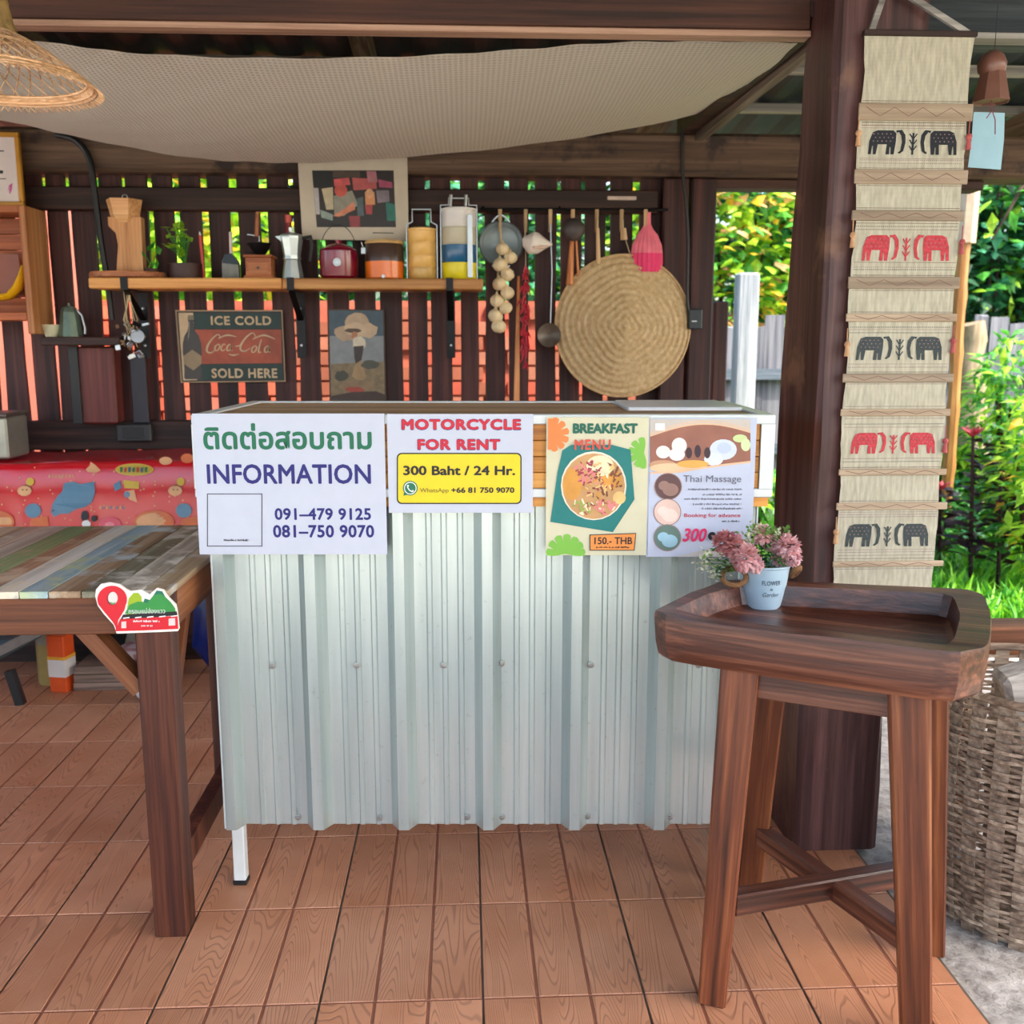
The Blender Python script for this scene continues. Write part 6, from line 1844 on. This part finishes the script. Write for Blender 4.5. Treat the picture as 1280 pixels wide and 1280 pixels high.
mb = MB(); mb.tube([Vector((cH.x + math.cos(a * math.pi / 48) * RH, cH.y - .012, cH.z + math.sin(a * math.pi / 48) * RH * 1.03)) for a in range(97)], .004, 6, cap=False); mb.build('rim', M_hat, t_, True)
mb = MB(); mb.tube([at(782, 300, YH), at(787, 316, YH), Vector((cH.x + .02, cH.y - .03, cH.z + RH * .95))], .0015, 5); mb.build('cord', M_string, t_)
mb = MB(); mb.ball((cH.x + 2 * kk, cH.y - .100, cH.z - 2 * kk), .005, 8); mb.build('apex_tuft', flat((236, 214, 150), .6), t_)
# leaning orange stick
sx0 = at(645, 505, 3.63)
mb = MB(); mb.bar(Vector((sx0.x, 3.62, .9)), at(648, 345, 3.665), .024, .012, .010, .008, side=(1, 0, 0), bev=.002)
obj1(mb, 'wooden_stick', wood('orange_stick', (156, 88, 44), (190, 118, 66), (210, 144, 92), 'z', .5), 'long orange-brown stick leaning on the wall below the chilli string', 'stick')
# light switch / socket box on the jamb, small white strip on the rail
p = at(867, 399, 3.635)
t_ = thing('socket_box', 'dark socket box fixed to the jamb beside the straw hat', 'socket', (p.x, 3.635, p.z - .03))
mb = MB(); mb.box((p.x, 3.620, p.z), (.050, .036, .072), bev=.004); mb.build('case', flat((38, 46, 52), .5), t_)
mb = MB(); mb.box((p.x - .005, 3.6005, p.z - .008), (.018, .002, .004)); mb.build('slot', M_steel, t_)
p = at(777, 248, 3.652)
mb = MB(); mb.box((p.x, 3.647, p.z), (.105, .012, .014), bev=.002); obj1(mb, 'pale_batten_strip', flat((196, 176, 164), .6), 'short pale strip fixed on the upper wall rail', 'strip')
# black cables
def cable(pts, r_, label, y=3.62):
    q = [at(a, b_, y) for a, b_ in pts]; sm = []
    for i in range(len(q) - 1):
        for k in range(6): sm.append(vi(q, (i + k / 6) / (len(q) - 1)))
    sm.append(q[-1]); mb = MB(); mb.tube(sm, r_, 8)
    return obj1(mb, 'black_cable', M_black, label, 'cable', smooth=True)
cable([(70, 168), (95, 176), (112, 200), (120, 250), (126, 300), (134, 350), (140, 400)], .011, 'thick black cable curving down the boards above the small side shelf', 3.60)
cable([(853, 160), (853, 210), (857, 250), (860, 300), (859, 370), (862, 395)], .006, 'thin black cable running down the jamb into the socket box', 3.61)
# bunch of hanging keys and charms
t_ = thing('trinket_bunch', 'bunch of metal charms and keys on strings under the shelf end', 'trinkets', tuple(at(162, 448, 3.50)))
rr = random.Random(17)
mb = MB()
for k in range(7): mb.tube([at(158 + rr.uniform(-4, 6), 362, 3.5), at(160 + rr.uniform(-9, 12), 400, 3.5), at(162 + rr.uniform(-12, 14), 415 + rr.uniform(0, 20), 3.5)], .0013, 4)
tag(mb.build('strings', M_string, t_), kind='stuff')
for k in range(26):
    c = at(162 + rr.gauss(0, 8), rr.uniform(402, 446), 3.5 + rr.uniform(-.02, .02)); mb = MB()
    mb.box(c, (rr.uniform(.008, .02), rr.uniform(.003, .008), rr.uniform(.010, .03)), (rr.uniform(0, 3), rr.uniform(0, 3), rr.uniform(0, 3)), .002)
    mb.build('charm', rr.choice((M_steel, M_blackmetal, flat((150, 120, 90), .4, .5), M_steel)), t_)
mb = MB(); mb.lathe(tuple(at(172, 421, 3.5)), [(0, 0), (.022, .0), (.024, .004), (.022, .008), (0, .008)], 16, rot=(R(80), 0, .3)); mb.build('disc_charm', M_steel, t_, True)

# ================================================================== LEFT CORNER: small shelf, cabinet, certificate, boxes
YL = 3.60
z1 = at(100, 421, 3.50).z
t_ = thing('side_shelf', 'short dark wooden shelf on the boards at the left of the black cable', 'shelf', (at(95, 430, YL).x, YL, z1 - .04))
mb = MB(); mb.b2(at(50, 428, 3.5).x, at(150, 428, 3.5).x, 3.50, 3.654, z1 - .030, z1, bev=.004); mb.build('board', M_railwood, t_)
pa = at(86, 433, 3.56); pb = at(146, 530, 3.56)
t2 = thing('dark_wood_panel', 'broad dark reddish wooden panel under the small side shelf', 'panel', ((pa.x + pb.x) / 2, 3.6, pb.z))
mb = MB(); mb.b2(pa.x, pb.x, 3.57, 3.652, pb.z, pa.z, bev=.006); mb.build('panel', wood('dull_red_panel', (66, 24, 22), (96, 42, 38), (120, 60, 50), 'z', .5, .5), t2)
mb = MB(); mb.b2(at(76, 440, 3.5).x, at(88, 440, 3.5).x, 3.56, 3.654, pb.z, pa.z, bev=.002); mb.build('side_board', M_black, t2)
# bowl and kettle on it
xk = at(65, 420, 3.57).x
t_ = thing('cream_bowl', 'small cream bowl on the short dark side shelf', 'bowl', (xk, 3.57, z1))
mb = MB(); mb.lathe((xk, 3.57, z1), [(0, 0), (.020, 0), (.036, .042), (.034, .042), (.016, .006), (0, .005)], 20); mb.build('bowl', flat((214, 210, 176), .4), t_, True)
xk = at(89, 420, 3.57).x
t_ = thing('green_moka_pot', 'green-grey metal coffee pot on the short dark side shelf', 'coffee pot', (xk, 3.57, z1))
mb = MB(); mb.lathe((xk, 3.57, z1), [(0, 0), (.040, 0), (.040, .01), (.030, .085), (.024, .10), (.005, .106), (.004, .116), (0, .117)], 10); mb.build('body', flat((96, 112, 98), .35, .5, .15), t_)
mb = MB(); mb.tube([(xk + .022, 3.57, z1 + .095), (xk + .042, 3.57, z1 + .075), (xk + .050, 3.57, z1 + .03), (xk + .048, 3.57, z1 + .01)], .004, 6); mb.build('handle', M_steel, t_, True)
# open wooden cabinet
YC0 = 3.48
q0 = at(-70, 255, YC0); q1 = at(50, 425, YC0)
xr = at(42, 400, YC0).x; zc_t = at(20, 256, YC0).z; zc_b = at(20, 395, YC0).z
t_ = thing('wall_cabinet', 'open orange-brown wooden wall cabinet at the edge of the room, holding a yellow tray', 'cabinet', (xr - .2, 3.45, zc_b))
xl_ = xr - .52
mb = MB(); mb.b2(xr - .022, xr, YC0, 3.652, zc_b - .06, zc_t, bev=.003); mb.build('side_panel', M_cabl, t_)
mb = MB(); mb.b2(xl_, xl_ + .022, YC0, 3.652, zc_b - .06, zc_t, bev=.003); mb.build('side_panel', M_cabl, t_)
mb = MB(); mb.b2(xl_ + .023, xr - .023, YC0 + .004, 3.640, zc_b - .014, zc_b + .012, bev=.002); mb.build('bottom', M_cab, t_)
mb = MB(); mb.b2(xl_ + .023, xr - .023, YC0 + .004, 3.640, zc_t - .024, zc_t, bev=.002); mb.build('top', M_cab, t_)
nb = 6
for i in range(nb):
    za = zc_b + .013 + (zc_t - .026 - zc_b - .013) * i / nb; zb3 = zc_b + .013 + (zc_t - .026 - zc_b - .013) * (i + 1) / nb
    mb = MB(); mb.b2(xl_ + .024, xr - .024, 3.622 - .0, 3.640, za + .001, zb3 - .001, bev=.001); mb.build('back_board', M_cab, t_)
t2 = thing('yellow_tray', 'curved yellow plastic tray standing inside the wooden cabinet', 'tray', (xr - .08, 3.55, zc_b + .012))
mb = MB(); pts = [at(a, b_, 3.53) for a, b_ in ((-20, 372), (0, 372), (12, 370), (22, 360), (27, 345), (28, 332))]
mb.tube(pts, [.012, .012, .013, .014, .010, .004], 8, flat=2.0); mb.build('rim', flat((228, 172, 20), .4), t2, True)
mb = MB(); mb.prism([(p.x, p.z) for p in [at(-20, 371, 3.55), at(10, 369, 3.55), at(22, 358, 3.55), at(26, 345, 3.55), at(22, 318, 3.55), at(-20, 316, 3.55)]], (0, 3.555, 0), (1, 0, 0), (0, 0, 1), .006); mb.build('face', flat((128, 62, 36), .3, 0, .1, 10), t2)
# certificate frame above it
YF = 3.56
t_ = thing('certificate_frame', 'gold framed certificate standing on top of the wooden cabinet', 'picture frame', (at(0, 250, YF).x, YF, zc_t))
x1_ = at(29, 210, YF).x; zt_ = at(10, 166, YF).z; x0_ = x1_ - .34; zb_f = zc_t + .001
M_gold = flat((186, 132, 44), .35, .3, .1)
for (a, b_, c, d) in ((x0_, x1_, zt_ - .016, zt_), (x0_, x1_, zb_f, zb_f + .018), (x0_, x0_ + .016, zb_f + .018, zt_ - .016), (x1_ - .016, x1_, zb_f + .018, zt_ - .016)):
    mb = MB(); mb.b2(a, b_, YF - .018, YF, c, d, bev=.003); mb.build('frame_bar', M_gold, t_)
mb = MB(); mb.b2(x0_ + .016, x1_ - .016, YF - .008, YF - .002, zb_f + .018, zt_ - .016); mb.build('paper', flat((206, 194, 190), .5, 0, .03), t_)
PC = Panel((0, YF - .008, 0), (1, 0, 0), t_)
polys_flat(PC, 'print', [(PC.px(rect(-60, 188, 5, 189.5)), M_black), (PC.px(rect(-60, 213, 4, 217)), M_black), (PC.px(rect(-40, 223, 8, 224)), M_black), (PC.px(strip_poly([(10, 240), (12, 232), (15, 229), (14, 238), (12, 242)], .8)), flat((190, 90, 150), .6))], 1, .1)

# ---- red cloth table, what stands on it
RT0, RT1, RTZ = 3.24, 3.62, at(120, 580, 3.25).z
rt = thing('side_table', 'table against the back wall, hidden under the red cloth', 'table', (-1.25, 3.3, 0))
mb = MB(); mb.b2(-2.55, -.50, RT0 + .02, RT1 - .04, RTZ - .03, RTZ - .004); mb.build('table_top', M_tablex, rt)
for (xx, yy) in ((-.56, 3.31), (-.56, 3.55), (-2.48, 3.31), (-2.48, 3.55)):
    mb = MB(); mb.box((xx, yy, (RTZ - .03) / 2), (.045, .045, RTZ - .032)); mb.build('leg', M_tableleg, rt)
tc_ = thing('red_tablecloth', 'shiny red plastic tablecloth with cartoon animals over the side table', 'tablecloth', (-1.25, 3.3, RTZ - .5))
rr = random.Random(6)
NX = 90; sec = [(RT1, 0), (3.5, .0), (3.38, 0), (RT0 + .03, .0), (RT0 + .005, -.004), (RT0 - .004, -.02), (RT0 - .006, -.10), (RT0 - .008, -.2), (RT0 - .010, -.3), (RT0 - .010, -.42)]
vs = []; fs = []
def clothp(x, s_i):
    y, dz = sec[s_i]
    f = max(0, min(1, (-dz) / .42))
    wv = (math.sin(x * 21) * .005 + math.sin(x * 47 + 1) * .0015) * f * 1.2
    up = .004 + (.003 * math.sin(x * 9) + .002 * math.sin(x * 23)) * (1 if dz == 0 else 0.5)
    if x > -1.2: up += .012 * math.sin(min(1, (x + 1.2) / .5) * 1.5) * (1 if dz > -.05 else 0)
    return Vector((x, y - wv * 1.0, RTZ + dz + up))
for i in range(NX + 1):
    x = -2.6 + 2.15 * i / NX
    for j in range(len(sec)): vs.append(clothp(x, j))
m_ = len(sec)
for i in range(NX):
    for j in range(m_ - 1): fs.append((i * m_ + j, (i + 1) * m_ + j, (i + 1) * m_ + j + 1, i * m_ + j + 1))
mb = MB(); mb.add(vs, fs)
M_red = flat((208, 18, 34), .22, 0, .1, 6, .15, .6, .4)
mb.build('cloth', M_red, tc_, True, angle=80)
# prints on the hanging front, following its folds
def cp_(px, py, lift=.0015):
    p = at(px, py, RT0 - .008)
    dz = p.z - RTZ
    f = max(0, min(1, -dz / .42)); x = p.x
    wv = (math.sin(x * 21) * .005 + math.sin(x * 47 + 1) * .0015) * f * 1.2
    yb = RT0 - .004 - .006 * min(1, max(0, (-dz - .02) / .28))
    return Vector((x, yb - wv - lift, p.z))
def cprint(name, items):
    mb = MB(); ms = []; k = 0
    for pts, m in items:
        if m not in ms: ms.append(m)
        # refine outline so it follows the folds
        q = []
        for i in range(len(pts)):
            a = pts[i]; b_ = pts[(i + 1) % len(pts)]; n_ = max(1, int(math.hypot(b_[0] - a[0], b_[1] - a[1]) / 6))
            for t in range(n_): q.append((a[0] + (b_[0] - a[0]) * t / n_, a[1] + (b_[1] - a[1]) * t / n_))
        tri = tessellate_polygon([[Vector((a, b_, 0)) for a, b_ in q]])
        mb.add([cp_(a, b_, .004 + k * .0005) for a, b_ in q], [tuple(t) for t in tri], ms.index(m)); k += 1
    return mb.build(name, ms, tc_)
eb = flat((88, 134, 160), .3, 0, .06); pe = flat((226, 170, 120), .3, 0, .08); ye4 = flat((214, 180, 70), .3, 0, .08); bro = flat((110, 60, 40), .3, 0, .1); org = flat((214, 110, 60), .3, 0, .1); blk = flat((30, 34, 44), .4)
cprint('blue_elephant_print', [([(64, 640), (66, 630), (72, 620), (78, 614), (80, 604), (92, 602), (100, 605), (118, 602), (119, 616), (115, 628), (106, 634), (96, 636), (86, 642), (76, 642), (68, 646)], eb), (circle(80.5, 621.5, 2, 2, 8), blk), (circle(67, 638, 1.5, 1.2, 8), blk)])
for dx in (0, 188):
    cprint('monkey_print', [(circle(32 + dx, 612, 8, 6), bro), (circle(31 + dx, 613.5, 9, 6.5, 10), pe), (circle(38 + dx, 602, 5, 5), ye4), (circle(29 + dx, 612, 1, 1, 6), blk), (circle(34 + dx, 612, 1, 1, 6), blk)])
    cprint('ice_cream_print', [([(40 + dx, 648), (60 + dx, 645), (62 + dx, 657), (38 + dx, 657)], org), (circle(42 + dx, 638, 10, 9), eb)])
cprint('oval_badge_print', [(circle(168, 587, 24, 7.6, 28), ye4), (circle(168, 587, 22, 6, 28), flat((200, 170, 60), .3))] + [([(150 + k * 5.2, 584 + (k % 2)), (153.6 + k * 5.2, 583.5), (153 + k * 5.2, 590), (150.5 + k * 5.2, 590.5)], (flat((30, 100, 60), .4), flat((180, 60, 40), .4), flat((40, 90, 120), .4))[k % 3]) for k in range(7)])
for it_ in [([(107, 587), (112, 582), (113, 577), (119, 581), (126, 588), (120, 591), (110, 590)], pe), (circle(207, 576, 8, 5), pe), (circle(234, 573, 8, 6), org), ([(154, 600), (174, 602), (174, 611), (156, 610)], ye4), ([(142, 606), (150, 600), (152, 610), (144, 614)], eb), ([(156, 614), (168, 612), (172, 628), (162, 624)], pe), (circle(159, 618, 4, 4, 10), eb)]:
    cprint('small_animal_print', [it_])
for x_ in (-6, 193):
    cprint('orange_badge_print', [(circle(x_, 652, 25, 14, 26), org), (circle(x_, 652, 22, 11, 26), pe)])
cprint('cow_print', [(circle(106, 645, 5, 7, 10), blk), (circle(108, 655, 6, 5, 10), wh), (circle(118, 648, 4, 4, 10), blk)])
cprint('pink_pig_print', [(circle(138, 655, 14, 9, 18), flat((222, 90, 110), .3, 0, .06)), (circle(138, 656, 6, 4, 10), flat((236, 140, 150), .3))])
dots_ = []
for k in range(60): dots_.append((circle(rr.uniform(2, 240), rr.uniform(583, 655), 1.1, 1.1, 6), pe))
for k in range(8): dots_.append(([(60 + k * 4.2, 597), (63 + k * 4.2, 597), (61.5 + k * 4.2, 592)], pe))
for k in range(8): dots_.append(([(124 + k * 4.2, 636), (127 + k * 4.2, 636), (125.5 + k * 4.2, 631)], (pe, eb)[k % 2]))
mb = MB(); ms = [pe, eb]
for pts, m in dots_:
    mb.add([cp_(a, b_, .0016) for a, b_ in pts], [tuple(range(len(pts)))], ms.index(m))
mb.build('speck_print', ms, tc_)
# steel box on the table
xq = at(12, 540, 3.32).x
ztb = RTZ + .012
t_ = thing('steel_box', 'brushed steel box standing on the red cloth at the wall', 'box', (xq - .18, 3.43, ztb))
zt2 = at(20, 516, 3.32).z
mb = MB(); mb.b2(xq - .36, xq, 3.30, 3.46, ztb, zt2 - .014, bev=.006); mb.build('case', flat((168, 168, 156), .32, .6, .2, 8), t_)
mb = MB(); mb.b2(xq - .365, xq + .004, 3.295, 3.465, zt2 - .014, zt2, bev=.004); mb.build('lid', flat((96, 84, 80), .4, .4), t_)
mb = MB(); mb.lathe((xq - .10, 3.299, ztb + .10), [(.02, 0), (.018, .012), (0, .014)], 16, rot=(R(90), 0, 0)); mb.build('knob', M_black, t_)
# black box hanging on the lower rail
p = at(167, 541, 3.62)
t_ = thing('black_wall_box', 'black rectangular box mounted on the lower wall rail under the trinkets', 'box', (p.x, 3.62, p.z - .04))
mb = MB(); mb.box((p.x, 3.635, p.z), (.125, .036, .066), bev=.006); mb.build('case', flat((44, 44, 46), .5), t_)
mb = MB(); mb.box((p.x, 3.6155, p.z), (.075, .003, .040), bev=.001); mb.build('screen', M_black, t_)
a = at(170, 450, 3.62); mb = MB(); mb.b2(a.x - .028, a.x + .028, 3.63, 3.652, p.z + .034, a.z + .02, bev=.003); mb.build('back_plate', flat((34, 34, 46), .5), t_)

# ================================================================== THINGS ON THE FLOOR AT THE BACK
Yg = 3.28
def fl(px): return at(px, 860, Yg).x
t_ = thing('liquid_jug', 'translucent plastic jug half full of pale yellow liquid on the floor', 'jug', (fl(70), Yg + .1, 0))
xj = at(70, 840, 3.46).x
mb = MB(); mb.lathe((xj, 3.46, 0), [(0, 0), (.058, 0), (.062, .01), (.062, .15)], 16, 0, sy=.7); mb.lathe((xj, 3.46, 0), [(.062, .15), (.062, .22), (.05, .25), (.024, .27), (.022, .29), (0, .29)], 16, 1, sy=.7)
mb.build('body', [flat((170, 148, 90), .3, 0, .08), flat((150, 148, 136), .3, 0, .06)], t_, True)
mb = MB(); mb.lathe((xj, 3.46, .29), [(.026, 0), (.026, .02), (0, .02)], 14); mb.build('cap', M_white, t_, True)
mb = MB(); mb.tube([(xj + .02, 3.46, .275), (xj + .06, 3.46, .27), (xj + .07, 3.46, .22), (xj + .055, 3.46, .17)], .008, 6); mb.build('handle', flat((150, 148, 136), .3), t_, True)
p = atz(75, 866, 0)
t_ = thing('orange_carton', 'tall orange and white drink carton on the floor in front of the jug', 'carton', (p.x, p.y + .005, 0))
hC = at(74, 795, p.y).z; rzM = Matrix.Rotation(-.2, 3, 'Z')
def cb(z0, z1, m): 
    mb = MB(); mb.box((p.x, p.y + .035, (z0 + z1) / 2), (.062, .062, z1 - z0), rzM); return mb
mb = MB(); mb.box((p.x, p.y + .035, hC / 2), (.064, .064, hC), rzM, .003); bd = mb.build('carton', flat((222, 84, 30), .4, 0, .06), t_)
mb = MB(); mb.box((p.x, p.y + .035, hC * .42), (.0648, .0648, hC * .3), rzM); mb.build('white_band', flat((222, 214, 208), .4, 0, .04), t_)
mb = MB(); mb.box((p.x, p.y + .035, hC * .60), (.0656, .0656, hC * .05), rzM); mb.build('yellow_stripe', flat((230, 170, 50), .4), t_)
mb = MB(); mb.lathe((p.x, p.y + .035, hC), [(.012, 0), (.012, .008), (0, .008)], 12); mb.build('cap', flat((190, 50, 20), .4), t_)
a = atz(92, 864, 0); b_ = atz(190, 864, 0)
t_ = thing('stacked_planks', 'three grey-brown boards stacked on the floor beside the carton', 'planks', ((a.x + b_.x) / 2, a.y + .06, 0))
Mg = wood('dusty_board', (96, 76, 66), (138, 114, 100), (168, 146, 130), 'x', .7)
for k in range(3):
    mb = MB(); mb.b2(a.x + .003 * k, b_.x + .06 + .004 * k, a.y, a.y + .14, .030 * k + .0005, .030 * k + .029, bev=.002); mb.build('board', Mg, t_)
def crumple(name, label, cat, c, r_, sz, mats, seed, amp=.35, n=16):
    rr = random.Random(seed); mb = MB(); mb.ball(c, r_, n, sz=sz)
    for i, v in enumerate(mb.v):
        d = v - Vector(c); k = 1 + amp * noise.noise(v * 18 + Vector((seed, 0, 0))) + amp * .5 * noise.noise(v * 55)
        mb.v[i] = Vector(c) + d * k
        mb.v[i].z = max(mb.v[i].z, c[2] - r_ * sz[2])
    if len(mats) > 1: mb.m = [rr.choice(range(len(mats))) for _ in mb.m]
    o = mb.build(name, mats, None, True, angle=30)
    return tag(o, label, cat)
xs_ = (a.x + b_.x) / 2
crumple('plastic_bag', 'crumpled clear and red plastic packaging lying on the stacked boards', 'bag', (xs_ + .07, a.y + .06, .125), .065, (1.5, .7, .45), [flat((170, 150, 150), .3, 0, .2, 20), flat((150, 110, 110), .3, 0, .2)], 3)
crumple('pale_sack', 'crumpled beige sack leaning behind the stacked boards', 'sack', (xs_ + .06, a.y + .26, .16), .11, (.85, .6, 1.45), [flat((160, 150, 130), .6, 0, .2, 12)], 4)
crumple('dark_bundle', 'dark cloth bundle on the floor between the jug and the sack', 'bundle', (xs_ - .10, a.y + .27, .09), .09, (1.0, .7, 1.0), [flat((28, 28, 26), .8)], 5)
p = atz(184, 868, 0.02)
crumple('white_bag', 'small white plastic bag on the floor at the table leg', 'bag', (p.x, p.y - .005, .034), .036, (1, .8, .95), [flat((222, 216, 214), .4)], 6, .15)
p = atz(252, 878, 0)
crumple('blue_bag', 'dark blue plastic bag under the red cloth beside the counter', 'bag', (p.x - .01, p.y + .30, .20), .12, (.75, .6, 1.66), [flat((14, 36, 108), .3, 0, .15)], 7, .25)
p = at(20, 800, 3.2)
t_ = thing('folded_stroller_frame', 'dark slanted frame with grey seat resting under the side table', 'folding chair', (p.x - .2, 3.2, 0))
mb = MB()
mb.bar(Vector((p.x - .42, 3.2, .02)), at(62, 782, 3.22), .05, .03, side=(0, 1, 0)); mb.build('rail', flat((110, 102, 96), .6, 0, .15), t_)
mb = MB(); q = [at(-60, 850, 3.25), at(52, 788, 3.25), at(52, 778, 3.4), at(-60, 800, 3.4)]
mb.add(q + [v - Vector((0, 0, .02)) for v in q], [(0, 1, 2, 3), (7, 6, 5, 4)] + [(i, (i + 1) % 4, (i + 1) % 4 + 4, i + 4) for i in range(4)]); mb.build('seat', flat((58, 70, 70), .6, 0, .2), t_)
mb = MB(); mb.bar(at(12, 838, 3.24), Vector((p.x - .02, 3.24, 0.0)), .028, .028); mb.build('leg', M_black, t_)
mb = MB(); mb.bar(at(-50, 838, 3.24), Vector((p.x - .2, 3.24, 0.0)), .028, .028); mb.build('leg', M_black, t_)
# hanging fairy bulbs high on the wall
for i, (px, py, cc) in enumerate(((765, 236, (240, 180, 120)), (795, 235, (250, 240, 200)), (201, 233, (250, 250, 210)), (262, 232, (240, 250, 190)))):
    pass
